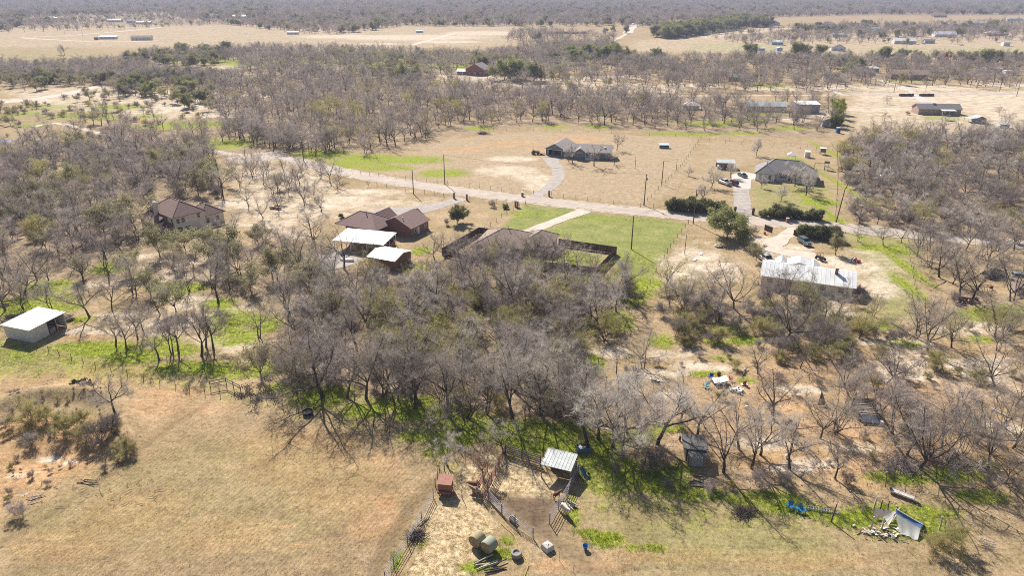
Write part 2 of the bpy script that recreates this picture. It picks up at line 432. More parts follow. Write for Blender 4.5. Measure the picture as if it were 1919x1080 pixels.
rng0 = np.random.default_rng(5)
Z = relief(GXm, GYm)
def vnoise(X, Y, s, seed):
    r = np.random.default_rng(seed); n = 256; T = r.random((n, n))
    x = X/s; y = Y/s; xi = np.floor(x).astype(int); yi = np.floor(y).astype(int); fx = x-xi; fy = y-yi
    fx = fx*fx*(3-2*fx); fy = fy*fy*(3-2*fy)
    a = T[xi % n, yi % n]; b = T[(xi+1) % n, yi % n]; c = T[xi % n, (yi+1) % n]; d = T[(xi+1) % n, (yi+1) % n]
    return (a*(1-fx)+b*fx)*(1-fy)+(c*(1-fx)+d*fx)*fy
near = np.clip((240-GYm)/120, 0, 1)
Z -= near*(0.10*vnoise(GXm, GYm, 3.3, 1) + 0.07*vnoise(GXm, GYm, 1.2, 2)) + 0.012
me = bpy.data.meshes.new('ground')
V = np.stack([GXm.ravel(), GYm.ravel(), Z.ravel()], 1).astype(np.float32)
ii, jj = np.meshgrid(np.arange(ny-1), np.arange(nx-1), indexing='ij')
q = (ii*nx+jj).ravel()
F = np.stack([q, q+1, q+nx+1, q+nx], 1).astype(np.int32)
me.vertices.add(len(V)); me.vertices.foreach_set('co', V.ravel())
me.loops.add(F.size); me.loops.foreach_set('vertex_index', F.ravel())
me.polygons.add(len(F)); me.polygons.foreach_set('loop_start', np.arange(len(F), dtype=np.int32)*4)
me.polygons.foreach_set('use_smooth', np.ones(len(F), bool))
me.update(calc_edges=True)
for k, A in MASKS.items():
    at = me.attributes.new('soil_'+k, 'FLOAT', 'POINT')
    at.data.foreach_set('value', A.ravel().astype(np.float32))
ground = link('ground', me)
ground['kind'] = 'structure'

_m0, _m1 = G(386,988), G(478,913)
MOW = R(90) - math.atan2(_m1.y-_m0.y, _m1.x-_m0.x)
def ground_material():
    m = bpy.data.materials.new('dry_land'); m.use_nodes = True
    nt = m.node_tree; N = nt.nodes; L = nt.links; b = N['Principled BSDF']
    b.inputs['Roughness'].default_value = 1.0
    b.inputs['Specular IOR Level'].default_value = 0.08
    geo = N.new('ShaderNodeNewGeometry'); P = geo.outputs['Position']
    def noise(scale, detail=4, rough=0.6, stretch=None, rot=0):
        src = P
        if stretch:
            mp = N.new('ShaderNodeMapping'); mp.inputs['Scale'].default_value = stretch; mp.inputs['Rotation'].default_value = (0,0,rot)
            L.new(P, mp.inputs['Vector']); src = mp.outputs['Vector']
        n = N.new('ShaderNodeTexNoise'); n.inputs['Scale'].default_value = scale; n.inputs['Detail'].default_value = detail
        n.inputs['Roughness'].default_value = rough
        L.new(src, n.inputs['Vector']); return n.outputs['Fac']
    def ramp(f, stops):
        r = N.new('ShaderNodeValToRGB'); e = r.color_ramp.elements
        while len(e) < len(stops): e.new(0.5)
        for el, (p, c) in zip(e, stops): el.position = p; el.color = (c if len(c) == 4 else tuple(c)+(1,))
        L.new(f, r.inputs['Fac']); return r.outputs['Color']
    def math_(op, a, bb, c=None, clamp=False):
        n = N.new('ShaderNodeMath'); n.operation = op; n.use_clamp = clamp
        for i, v in enumerate((a, bb, c)):
            if v is None: continue
            if hasattr(v, 'default_value'): L.new(v, n.inputs[i])
            else: n.inputs[i].default_value = v
        return n.outputs[0]
    def mix(f, a, bb):
        n = N.new('ShaderNodeMix'); n.data_type = 'RGBA'
        L.new(f, n.inputs['Factor'])
        for sk, v in ((n.inputs['A'], a), (n.inputs['B'], bb)): pass
        ia = [s for s in n.inputs if s.name == 'A' and s.type == 'RGBA'][0]; ib = [s for s in n.inputs if s.name == 'B' and s.type == 'RGBA'][0]
        if hasattr(a, 'default_value'): L.new(a, ia)
        else: ia.default_value = tuple(a)+(1,)
        if hasattr(bb, 'default_value'): L.new(bb, ib)
        else: ib.default_value = tuple(bb)+(1,)
        return [s for s in n.outputs if s.type == 'RGBA'][0]
    big = noise(0.035, 5, 0.65); mid = noise(0.22, 6, 0.65); fine = noise(1.6, 6, 0.7); grain = noise(7.0, 3, 0.7)
    patch = noise(0.5, 5, 0.7)
    far_p = noise(0.006, 5, 0.6)
    def soil(k, width=0.32, jit=0.9, extra=None):
        a = N.new('ShaderNodeAttribute'); a.attribute_name = 'soil_'+k
        n = math_('MULTIPLY_ADD', extra if extra is not None else mid, 0.55, math_('MULTIPLY', patch, 0.45))
        n = math_('MULTIPLY', math_('SUBTRACT', n, 0.5), jit*1.6)
        s = math_('ADD', a.outputs['Fac'], n)
        s = math_('MULTIPLY', math_('SUBTRACT', s, 0.5 - width/2), 1/width, clamp=True)
        g = math_('MULTIPLY', a.outputs['Fac'], 6.0, clamp=True)
        return math_('MULTIPLY', s, g)
    # dry winter grass, three tints broken up at three sizes
    c = ramp(mid, [(0.30, (0.225,0.152,0.080)), (0.43, (0.315,0.225,0.120)), (0.56, (0.385,0.272,0.160)), (0.70, (0.500,0.372,0.238))])
    c2 = ramp(big, [(0.35, (0.255,0.195,0.092)), (0.65, (0.44,0.33,0.205))])
    c = mix(math_('MULTIPLY', far_p, 0.8), c, c2)
    c = mix(soil('litter', 0.7, 0.5), c, ramp(mid, [(0.3, (0.215,0.150,0.095)), (0.55, (0.33,0.245,0.155)), (0.72, (0.48,0.37,0.25))]))
    c = mix(soil('plow', 0.6, 0.3), c, ramp(patch, [(0.3, (0.31,0.225,0.135)), (0.7, (0.46,0.35,0.225))]))
    c = mix(soil('orange', 0.7, 0.9), c, ramp(mid, [(0.3, (0.40,0.225,0.105)), (0.7, (0.56,0.350,0.190))]))
    c = mix(soil('lawn', 0.6, 0.6), c, ramp(mid, [(0.3, (0.165,0.195,0.050)), (0.52, (0.245,0.255,0.075)), (0.72, (0.33,0.285,0.125))]))
    c = mix(soil('pale', 0.7, 1.0), c, ramp(mid, [(0.3, (0.50,0.40,0.29)), (0.7, (0.70,0.585,0.45))]))
    c = mix(soil('mud', 0.5, 0.4), c, ramp(patch, [(0.3, (0.115,0.078,0.05)), (0.7, (0.205,0.145,0.092))]))
    c = mix(soil('straw', 0.5, 0.5), c, ramp(fine, [(0.3, (0.42,0.315,0.17)), (0.7, (0.68,0.54,0.34))]))
    gm = soil('green', 0.7, 1.5)
    c = mix(gm, c, ramp(fine, [(0.28, (0.095,0.120,0.014)), (0.48, (0.225,0.270,0.020)), (0.62, (0.32,0.335,0.045)), (0.74, (0.40,0.32,0.15))]))
    ol = noise(0.075, 5, 0.7)
    of = math_('MULTIPLY', math_('SUBTRACT', ol, 0.48), 3.2, clamp=True)
    c = mix(math_('MULTIPLY', of, 0.42), c, (0.22,0.195,0.075))
    # clumps, bare crumbs and tyre-brushed streaks
    st = noise(0.8, 4, 0.6, stretch=(0.25, 2.2, 1.0), rot=R(-52))
    hs = N.new('ShaderNodeHueSaturation')
    v = math_('MULTIPLY_ADD', fine, 1.15, 0.425)
    v = math_('MULTIPLY', v, math_('MULTIPLY_ADD', grain, 1.0, 0.5))
    v = math_('MULTIPLY', v, math_('MULTIPLY_ADD', st, 0.5, 0.75))
    def curve(f, stops):
        return ramp(f, [(p_, (c_, c_, c_)) for p_, c_ in stops])
    sp1 = noise(2.3, 2, 0.75); sp2 = noise(0.95, 3, 0.75)
    k1 = N.new('ShaderNodeRGBToBW'); L.new(curve(sp1, [(0.28,0.55),(0.43,0.95),(0.57,1.0),(0.72,1.0)]), k1.inputs[0])
    k2 = N.new('ShaderNodeRGBToBW'); L.new(curve(sp2, [(0.28,0.62),(0.42,0.92),(0.58,1.0),(0.74,1.0)]), k2.inputs[0])
    v = math_('MULTIPLY', v, math_('MULTIPLY', k1.outputs[0], math_('MULTIPLY', k2.outputs[0], 1.12)))
    # plough rows
    a = N.new('ShaderNodeAttribute'); a.attribute_name = 'soil_plow'
    mp = N.new('ShaderNodeMapping'); mp.inputs['Rotation'].default_value = (0,0,R(66)); L.new(P, mp.inputs['Vector'])
    wv = N.new('ShaderNodeTexWave'); wv.inputs['Scale'].default_value = 0.30; wv.inputs['Distortion'].default_value = 4.5; wv.inputs['Detail'].default_value = 3; wv.inputs['Detail Scale'].default_value = 0.8
    L.new(mp.outputs['Vector'], wv.inputs['Vector'])
    pr = math_('MULTIPLY', math_('SUBTRACT', wv.outputs['Fac'], 0.5), math_('MULTIPLY', a.outputs['Fac'], 0.24))
    v = math_('MULTIPLY', v, math_('ADD', pr, 1.0))
    # mowing lines and wheel ruts of the pasture
    am = N.new('ShaderNodeAttribute'); am.attribute_name = 'soil_mown'
    mq = N.new('ShaderNodeMapping'); mq.inputs['Rotation'].default_value = (0,0,MOW); L.new(P, mq.inputs['Vector'])
    ww = N.new('ShaderNodeTexWave'); ww.inputs['Scale'].default_value = 0.55; ww.inputs['Distortion'].default_value = 6.0; ww.inputs['Detail'].default_value = 4; ww.inputs['Detail Scale'].default_value = 1.1
    L.new(mq.outputs['Vector'], ww.inputs['Vector'])
    mo = math_('MULTIPLY', math_('SUBTRACT', ww.outputs['Fac'], 0.5), math_('MULTIPLY', am.outputs['Fac'], math_('MULTIPLY', patch, 0.30)))
    v = math_('MULTIPLY', v, math_('SUBTRACT', math_('ADD', mo, 1.0), math_('MULTIPLY', am.outputs['Fac'], 0.10)))
    at_ = N.new('ShaderNodeAttribute'); at_.attribute_name = 'soil_track'
    tk = math_('MULTIPLY', at_.outputs['Fac'], math_('MULTIPLY_ADD', fine, 1.6, -0.1), clamp=True)
    c = mix(tk, c, (0.165,0.115,0.06))
    L.new(c, hs.inputs['Color']); L.new(v, hs.inputs['Value'])
    L.new(hs.outputs['Color'], b.inputs['Base Color'])
    bp = N.new('ShaderNodeBump'); bp.inputs['Strength'].default_value = 0.7; bp.inputs['Distance'].default_value = 0.16
    hgt = math_('ADD', math_('MULTIPLY', fine, 0.8), math_('MULTIPLY', grain, 0.35))
    L.new(hgt, bp.inputs['Height']); L.new(bp.outputs['Normal'], b.inputs['Normal'])
    return m
ground.data.materials.append(ground_material())

# ------------------------------------------------------------------ roads and drives
def ribbon(name, pts, width, m, z=0.015, label=None, ragged=0.25, step=3.0, seed=1, kind='structure', shift=0.0):
    rng = random.Random(seed)
    W = [G(*p[:2]) for p in pts]
    ws = [p[2] if len(p) > 2 else width for p in pts]
    P = []; Wd = []
    n = len(W)
    for i in range(n-1):
        p0, p1, p2, p3 = W[max(i-1,0)], W[i], W[i+1], W[min(i+2,n-1)]
        k = max(2, int((p2-p1).length/step))
        for j in range(k):
            t = j/k
            P.append(0.5*((2*p1)+(p2-p0)*t+(2*p0-5*p1+4*p2-p3)*t*t+(3*p1-p0-3*p2+p3)*t**3)); Wd.append(ws[i]*(1-t)+ws[i+1]*t)
    P.append(W[-1]); Wd.append(ws[-1])
    mb = MB(); vs = []; fs = []
    for i, p in enumerate(P):
        d = (P[min(i+1,len(P)-1)]-P[max(i-1,0)]).normalized(); s = Vector((-d.y, d.x, 0))
        p = p + s*shift; a = Wd[i]/2 + rng.uniform(-ragged, ragged); c = Wd[i]/2 + rng.uniform(-ragged, ragged)
        vs += [(p+s*a)+Vector((0,0,z-0.012)), p+s*a*0.5+Vector((0,0,z+.01)), p+Vector((0,0,z+0.03)), p-s*c*0.5+Vector((0,0,z+.01)), p-s*c+Vector((0,0,z-0.012))]
    for i in range(len(P)-1):
        for k in range(4): fs.append((i*5+k+1, i*5+k, i*5+5+k, i*5+6+k))
    mb.add(vs, fs)
    o = mb.build(name, m, smooth=True); o['kind'] = kind
    return o
M_ROAD = mat('chip_seal', (0.52,0.43,0.345), (0.37,0.305,0.245), 0.22, rough=0.95, detail=8, bump=0.2)
M_GRAVEL = mat('grey_gravel', (0.44,0.385,0.335), (0.31,0.27,0.235), 0.6, rough=1, detail=10, bump=0.4)
M_CALICHE = mat('caliche', (0.62,0.52,0.42), (0.48,0.40,0.32), 0.4, rough=1, detail=8, bump=0.3)
M_CONC = mat('concrete', (0.60,0.53,0.46), (0.46,0.41,0.36), 0.8, rough=.9, detail=8)
ribbon('road', [(505,288,4),(540,297,5.6),(600,313),(700,333),(775,345.5),(850,356.5),(950,369.5),(1050,380.5),(1150,391.5),(1250,401.5),(1350,409.5),(1440,415.5),(1520,422),(1600,429),(1700,438),(1800,447),(2050,470)], 6.2, M_ROAD, 0.02, ragged=0.35, seed=3)
ribbon('road', [(440,292,9),(470,296,17),(505,291,14),(530,294,8)], 10, M_ROAD, 0.016, seed=4)
ribbon('road', [(900,181.5),(1280,179.5),(1480,178.5),(1700,177),(1919,175.5),(2500,171)], 5.5, M_ROAD, 0.02, ragged=.3, step=8, seed=5)
ribbon('driveway', [(1003,369),(1027,352),(1045,335),(1046,318),(1036,305,5.5),(1034,296,6.5)], 4.2, M_GRAVEL, 0.024, ragged=.5, seed=6)
ribbon('driveway', [(1097,394,5),(1060,408),(1020,423),(985,437)], 4.0, M_CALICHE, 0.024, seed=7)
ribbon('driveway', [(868,372,5),(830,383,5),(780,394,8),(735,402,14),(700,408,12)], 5, M_GRAVEL, 0.024, seed=8)
ribbon('driveway', [(1394,404,4.5),(1392,385,5),(1390,368,5),(1389,352,5.5)], 5, M_GRAVEL, 0.024, seed=9)
ribbon('driveway', [(1389,353,6),(1390,335,6.5),(1400,328,10),(1420,334,4),(1435,341,2)], 6, M_CONC, 0.028, ragged=0.05, seed=10)
ribbon('driveway', [(1492,428,4),(1470,445,4),(1448,460,6),(1470,474,5),(1530,481,5)], 4, M_CALICHE, 0.02, ragged=.8, seed=11)
ribbon('driveway', [(1712,176,6),(1722,183,6),(1738,192,7)], 5, M_CONC, 0.03, seed=12)
ribbon('driveway', [(1712,174,5),(1690,163,5),(1650,150,5),(1638,146,5)], 5, M_CALICHE, 0.03, seed=13)
ribbon('driveway', [(1575,177,4),(1565,170,4),(1558,160,4)], 4, M_CALICHE, 0.03, seed=14)
ribbon('driveway', [(560,505,10),(620,490,12),(660,478,10)], 10, M_GRAVEL, 0.02, ragged=.6, seed=15)
ribbon('dirt_road', [(-60,196),(40,188),(100,180),(150,170),(180,162)], 9, M_CALICHE, 0.02, ragged=1.2, step=6, seed=16)
ribbon('dirt_road', [(60,238),(105,231),(150,240),(180,248),(240,262)], 3.2, M_CALICHE, 0.02, ragged=.4, seed=17)
ribbon('dirt_road', [(340,272),(380,280),(420,287),(450,291)], 4, M_ROAD, 0.014, seed=18)
ribbon('dirt_road', [(1175,62),(1183,52),(1193,42),(1201,34)], 14, M_CALICHE, 0.03, ragged=1, step=20, seed=19)
ribbon('dirt_road', [(1140,80),(1158,72),(1175,62)], 5, M_CALICHE, 0.03, step=20, seed=21)
ribbon('dirt_road', [(40,70),(150,64.5),(240,57),(310,50)], 7, M_CALICHE, 0.03, ragged=1, step=20, seed=22)
ribbon('dirt_road', [(45,71),(120,75),(200,78),(300,76)], 6, M_CALICHE, 0.03, ragged=1, step=20, seed=23)
ribbon('dirt_road', [(770,84),(800,76),(830,68),(850,62)], 7, M_CALICHE, 0.03, ragged=1, step=20, seed=24)
RD = [(540,297),(600,313),(700,333),(775,345.5),(850,356.5),(950,369.5),(1050,380.5),(1150,391.5),(1250,401.5),(1350,409.5),(1440,415.5),(1520,422),(1600,429),(1700,438),(1800,447),(2050,470)]
M_WHEEL = mat('worn_wheel_path', (0.47,0.395,0.325), (0.38,0.315,0.26), 0.3, rough=.9, detail=9)
for i, sh in enumerate((-1.9, -.5, .9, 2.1)):
    ribbon('tyre_track', RD, .55, M_WHEEL, 0.050 - .010*abs(sh), ragged=.07, step=3.0, seed=90+i, shift=sh)
M_SHOULDER = mat('gravel_shoulder', (0.52,0.43,0.335), (0.36,0.285,0.205), 0.7, rough=1, detail=9)
for i, sh in enumerate((-3.6, 3.6)):
    ribbon('gravel_shoulder', RD, 1.6, M_SHOULDER, 0.006, ragged=.7, step=1.0, seed=95+i, shift=sh)
# far pond
M_WATER = mat('pond_water', (0.25,0.30,0.34), (0.20,0.25,0.30), 0.2, rough=0.08, spec=0.6)
mb = MB(); c = G(4, 264)
mb.add([(c.x+6*math.cos(t)*(1+.15*math.sin(3*t)), c.y+3.5*math.sin(t), 0.02) for t in [2*math.pi*i/20 for i in range(20)]], [tuple(range(20))])
o = mb.build('pond', M_WATER); o['kind'] = 'structure'

# ------------------------------------------------------------------ vegetation
M_BARK = mat('bark', (0.12,0.094,0.076), (0.055,0.044,0.036), 3.0, rough=1, stretch=(1,1,.3), rnd=0.25)
M_TWIG = mat('twigs', (0.52,0.445,0.39), (0.30,0.255,0.222), 0.8, rough=1, rnd=0.35, thin=.38)
M_TWIG_PALE = mat('pale_twigs', (0.66,0.60,0.54), (0.50,0.45,0.40), 0.8, rough=1, rnd=0.12, thin=.5)
M_TWIG_OLIVE = mat('olive_twigs', (0.52,0.46,0.20), (0.38,0.34,0.155), 0.8, rough=1, rnd=0.2, thin=.5)
M_OAK = mat('oak_leaves', (0.38,0.37,0.15), (0.19,0.195,0.075), 0.7, rough=.8, rnd=0.25, c3=(0.28,0.28,0.11), spec=0.3, thin=.4)
M_OAK_GREY = mat('grey_green_leaves', (0.46,0.42,0.21), (0.28,0.26,0.125), 0.7, rough=.8, rnd=0.2, spec=0.3, thin=.4)
M_OLIVE = mat('olive_leaves', (0.44,0.39,0.09), (0.30,0.27,0.07), 0.9, rough=.9, rnd=0.3, thin=.4)
M_DARKLEAF = mat('dark_leaves', (0.26,0.26,0.10), (0.08,0.09,0.035), 2.2, rough=.75, rnd=0.25, spec=0.3, thin=.4)
M_YELLOWGREEN = mat('yellow_green_leaves', (0.36,0.36,0.05), (0.22,0.24,0.03), 0.9, rough=.8, rnd=.15, thin=.4)
M_RUST = mat('rust_leaves', (0.40,0.20,0.085), (0.25,0.12,0.06), 1.2, rough=.9, rnd=.15, thin=.4)
M_RED = mat('red_leaves', (0.36,0.17,0.13), (0.24,0.11,0.09), 1.2, rough=.9, rnd=.15, thin=.4)

def skeleton(rng, h, spread, nl=5, trunk=0.22, lean=0.1, stems=1, up=0.5):
    """returns tubes [(pts, radii, level)] of a broad crooked crown"""
    T = []
    def walk(p, d, L, n, wob, upb):
        pts = [p.copy()]
        for i in range(n):
            d = (d + Vector((rng.gauss(0,wob), rng.gauss(0,wob), rng.gauss(0,wob*.7)+upb))).normalized()
            p = p + d*(L/n); pts.append(p.copy())
        return pts, d
    for s in range(stems):
        a0 = rng.uniform(0, 6.28)
        off = Vector((math.cos(a0), math.sin(a0), 0))*(0.25 if stems > 1 else 0)
        d0 = Vector((math.cos(a0)*lean, math.sin(a0)*lean, 1)).normalized()
        tp, td = walk(off+Vector((0,0,-0.25)), d0, h*trunk+0.25, 4, 0.10, 0.05)
        r0 = 0.021*h*(1 if stems == 1 else .7)
        T.append((tp, [r0*(1.35-.16*i) for i in range(5)], 0))
        nL = nl if stems == 1 else max(2, nl//stems+1)
        az = rng.uniform(0, 6.28)
        for i in range(nL):
            az += 6.283/nL + rng.gauss(0, .35)
            el = rng.uniform(R(18), R(68)) if i else R(75)
            d = Vector((math.cos(az)*math.cos(el), math.sin(az)*math.cos(el), math.sin(el)))
            start = tp[-1] if rng.random() < .6 else tp[-2].lerp(tp[-1], rng.random())
            L = (spread*math.cos(el) + (h*(1-trunk))*math.sin(el))*rng.uniform(.78,1.02)
            lp, ld = walk(start, d, L, 6, 0.17, 0.035*up)
            rr = r0*rng.uniform(.5,.72)
            T.append((lp, [rr*(1-.13*k) for k in range(7)], 1))
            for j in range(8):
                t = 0.25 + 0.75*(j+rng.random())/8; k = min(5, int(t*6)); q = lp[k].lerp(lp[k+1], t*6-k)
                dd = (lp[k+1]-lp[k]).normalized()
                sd = (dd*0.55 + Vector((rng.gauss(0,1), rng.gauss(0,1), rng.gauss(0.25,.7))).normalized()*0.9).normalized()
                L2 = L*rng.uniform(.28,.5)*(1.15-.45*t)
                bp, bd = walk(q, sd, L2, 4, 0.24, 0.05*up)
                r2 = max(.013, rr*.34)
                T.append((bp, [r2*(1-.2*m) for m in range(5)], 2))
                for m in range(5):
                    t3 = 0.2+.8*(m+rng.random())/5; k3 = min(3, int(t3*4)); q3 = bp[k3].lerp(bp[k3+1], t3*4-k3)
                    d3 = ((bp[k3+1]-bp[k3]).normalized()*.6 + Vector((rng.gauss(0,1), rng.gauss(0,1), rng.gauss(.3,.7))).normalized()).normalized()
                    cp, cd = walk(q3, d3, L2*rng.uniform(.3,.55), 2, .25, .05*up)
                    T.append((cp, [max(.009, r2*.42), .007, .005], 3))
    return T
def spike(vs, fs, o, d, L, w, rng):
    s = d.cross(Vector((rng.gauss(0,1), rng.gauss(0,1), rng.gauss(0,1))))
    if s.length < 1e-4: return
    s = s.normalized()*w; k = len(vs)
    vs += [o-s, o+s, o+d*L]; fs.append((k, k+1, k+2))
def leaf(vs, fs, c, r, rng):
    a = Vector((rng.gauss(0,1), rng.gauss(0,1), rng.gauss(0,1))).normalized()
    b = a.cross(Vector((rng.gauss(0,1), rng.gauss(0,1), rng.gauss(0,1)))).normalized()
    k = len(vs); r2 = r*rng.uniform(.5,.9)
    vs += [c-a*r, c+b*r2, c+a*r, c-b*r2]; fs.append((k,k+1,k+2,k+3))
def tree_meshes(seed, h=8.0, spread=4.2, nl=5, trunk=.22, stems=1, lean=.12, twigs=13, tw=0.0085, tl=(.45,1.15), leaves=0, lr=(.10,.2), cl=.55, up=.5, mats=None, leafup=0.0, fat=1.0):
    """(trunk mesh, crown mesh): trunk and limbs; boughs, twigs and leaves"""
    rng = random.Random(seed)
    T = skeleton(rng, h, spread, nl, trunk, lean, stems, up)
    a = MB(); c = MB(); tv=[]; tf=[]; lv=[]; lf=[]
    for pts, rad, lev in T:
        rad = [r*fat for r in rad]
        if lev == 0: a.tube(pts, rad, 7, False)
        elif lev == 1: a.tube(pts, rad, 5, False)
        elif lev == 2: a.tube(pts, rad, 3, False)
        else:
            c.tube(pts, rad, 3, False)
            for i in range(twigs):
                t = rng.random()*1.0; k = 0 if t < .5 else 1; q = pts[k].lerp(pts[k+1], (t*2-k))
                d = ((pts[k+1]-pts[k]).normalized()*.55 + Vector((rng.gauss(0,1), rng.gauss(0,1), rng.gauss(.5,.85))).normalized()).normalized()
                spike(tv, tf, q, d, rng.uniform(*tl), tw*rng.uniform(.7,1.3), rng)
            for i in range(leaves):
                t = rng.random(); k = 0 if t < .5 else 1; q = pts[k].lerp(pts[k+1], (t*2-k))
                q = q + Vector((rng.gauss(0,cl), rng.gauss(0,cl), rng.gauss(leafup,cl*.75)))
                if q.z > 0.05: leaf(lv, lf, q, rng.uniform(*lr), rng)
    c.mi = 0; c.add(tv, tf); c.mi = 1; c.add(lv, lf)
    return a, c
def kind_tree(key, n, seeds, mats, **kw):
    out = []
    for i in range(n):
        k = dict(kw)
        for q in ('h','spread','trunk','nl','stems','lean'):
            if q in k and isinstance(k[q], (tuple, list)): k[q] = k[q][i % len(k[q])]
        a, c = tree_meshes(seeds+i, **k)
        ma, mc = a.mesh(key+'_trunk', M_BARK, True), c.mesh(key+'_crown', mats)
        zs = [v[2] for v in c.v]; top = float(np.percentile(zs, 99.0))
        rs = float(np.percentile([math.hypot(v[0], v[1]) for v in c.v], 92))
        out.append((ma, mc, top, rs))
    return out
KT = {}
KT['bare'] = kind_tree('bare', 8, 100, [M_TWIG, M_OLIVE], h=(8,8.5,7.5,9,8,7,8.5,9), spread=(4.4,4.0,4.8,3.6,4.2,4.6,3.4,4.4), trunk=(.2,.28,.16,.3,.22,.14,.34,.24), nl=(6,5,6,5,6,6,5,6), stems=(1,1,2,1,1,3,1,2), lean=(.15,.05,.3,.1,.25,.45,.1,.2))
KT['mossy'] = kind_tree('mossy', 3, 120, [M_TWIG_OLIVE, M_OLIVE], h=(7.5,8,7), spread=(4.2,3.6,4.4), trunk=(.2,.26,.16), nl=6, stems=(1,2,2), lean=.25, twigs=12, leaves=2, lr=(.07,.15), cl=.25)
KT['tall'] = kind_tree('tall', 4, 140, [M_TWIG, M_OLIVE], h=(9.5,9,10,9), spread=(2.6,3.0,2.4,2.8), trunk=(.36,.4,.34,.3), nl=5, stems=(1,1,1,2), lean=(.1,.2,.1,.18), up=1.2, twigs=20)
KT['pale'] = kind_tree('pale', 3, 160, [M_TWIG_PALE, M_OLIVE], h=(8,7.5,9), spread=(3.6,3.8,3.2), trunk=(.22,.3,.3), nl=5, stems=(1,2,1), twigs=20)
KT['round'] = kind_tree('round', 3, 180, [M_TWIG_PALE, M_OLIVE], h=(5,5.2,4.6), spread=(2.1,2.0,2.3), trunk=(.26,.28,.24), nl=7, up=1.4, lean=.03, twigs=20, tl=(.3,.7))
KT['oak'] = kind_tree('oak', 5, 200, [M_TWIG, M_OAK], h=(7.5,8,7,8.5,7.5), spread=(4.4,4.2,4.8,4.4,4.0), trunk=(.16,.2,.14,.2,.18), nl=7, twigs=2, leaves=52, lr=(.11,.23), cl=.5)
KT['greyoak'] = kind_tree('greyoak', 4, 220, [M_TWIG, M_OAK_GREY], h=(7,7.5,6.5,7), spread=(3.6,3.4,4.0,3.4), trunk=(.2,.24,.2,.22), nl=5, twigs=10, leaves=18, lr=(.09,.19), cl=.38)
KT['juniper'] = kind_tree('juniper', 2, 240, [M_TWIG, M_DARKLEAF], h=(4.5,4.5), spread=(1.5,1.7), trunk=.14, nl=7, up=1.2, twigs=0, leaves=26, lr=(.08,.18), cl=.25)
KT['hedge'] = kind_tree('hedge', 3, 250, [M_TWIG, M_DARKLEAF], h=(2.4,2.3,2.6), spread=(1.3,1.4,1.2), trunk=.06, nl=7, stems=2, twigs=1, leaves=22, lr=(.07,.15), cl=.24)
KT['poplar'] = kind_tree('poplar', 2, 260, [M_TWIG, M_YELLOWGREEN], h=(9,8.4), spread=(1.3,1.3), trunk=.08, nl=9, up=2.5, twigs=0, leaves=26, lr=(.12,.26), cl=.36)
KT['rust'] = kind_tree('rust', 1, 270, [M_TWIG, M_RUST], h=6.0, spread=3.4, trunk=.34, nl=5, twigs=9, leaves=5, lr=(.08,.16), cl=.18)
KT['redoak'] = kind_tree('redoak', 1, 275, [M_TWIG, M_RED], h=8, spread=4.2, trunk=.2, nl=5, twigs=4, leaves=26, lr=(.12,.24), cl=.4)
KT['orangeoak'] = kind_tree('orangeoak', 1, 276, [M_TWIG, M_RUST], h=8, spread=4.2, trunk=.2, nl=5, twigs=4, leaves=26, lr=(.12,.24), cl=.4)
KT['bush'] = kind_tree('bush', 4, 280, [M_TWIG, M_OLIVE], h=(2.6,3.0,2.2,3.2), spread=(1.9,1.7,2.1,1.6), trunk=.05, nl=8, stems=(3,4,3,4), lean=.5, twigs=16, tl=(.3,.7), leaves=0)
KT['olivebush'] = kind_tree('olivebush', 4, 290, [M_TWIG_OLIVE, M_OLIVE], h=(2.8,3.2,2.4,3.6), spread=(1.8,1.6,2.0,1.7), trunk=.05, nl=8, stems=(3,4,3,4), lean=.45, twigs=15, tl=(.35,.85), leaves=2, lr=(.05,.10), cl=.2)

def wscatter(poly, spacing, seed, keep=1.0, clearings=()):
    """points of the land inside a photo polygon, on a jittered grid"""
    P = wpoly(poly); r = np.random.default_rng(seed)
    xs = [p[0] for p in P]; ys = [p[1] for p in P]
    X, Y = np.meshgrid(np.arange(min(xs), max(xs), spacing), np.arange(min(ys), max(ys), spacing*0.9))
    X = X + (np.arange(X.shape[0]) % 2)[:, None]*spacing/2
    X = (X + r.uniform(-.46,.46,X.shape)*spacing).ravel(); Y = (Y + r.uniform(-.46,.46,Y.shape)*spacing).ravel()
    ok = inpoly(X, Y, P) & (r.random(X.shape) < keep)
    for c in clearings:
        if ok.any():
            if len(c) == 4 and not hasattr(c[0], '__len__'):
                g0 = G(c[0], c[1]); a = abs(G(c[0]+c[2], c[1]).x-g0.x); yl, yh = G(c[0], c[1]+c[3]).y, G(c[0], c[1]-c[3]).y
                ok &= np.hypot((X-g0.x)/a, (Y-(yl+yh)/2)/((yh-yl)/2)) > 1
            else: ok &= ~inpoly(X, Y, wpoly(c))
    return np.stack([X[ok], Y[ok]], 1)

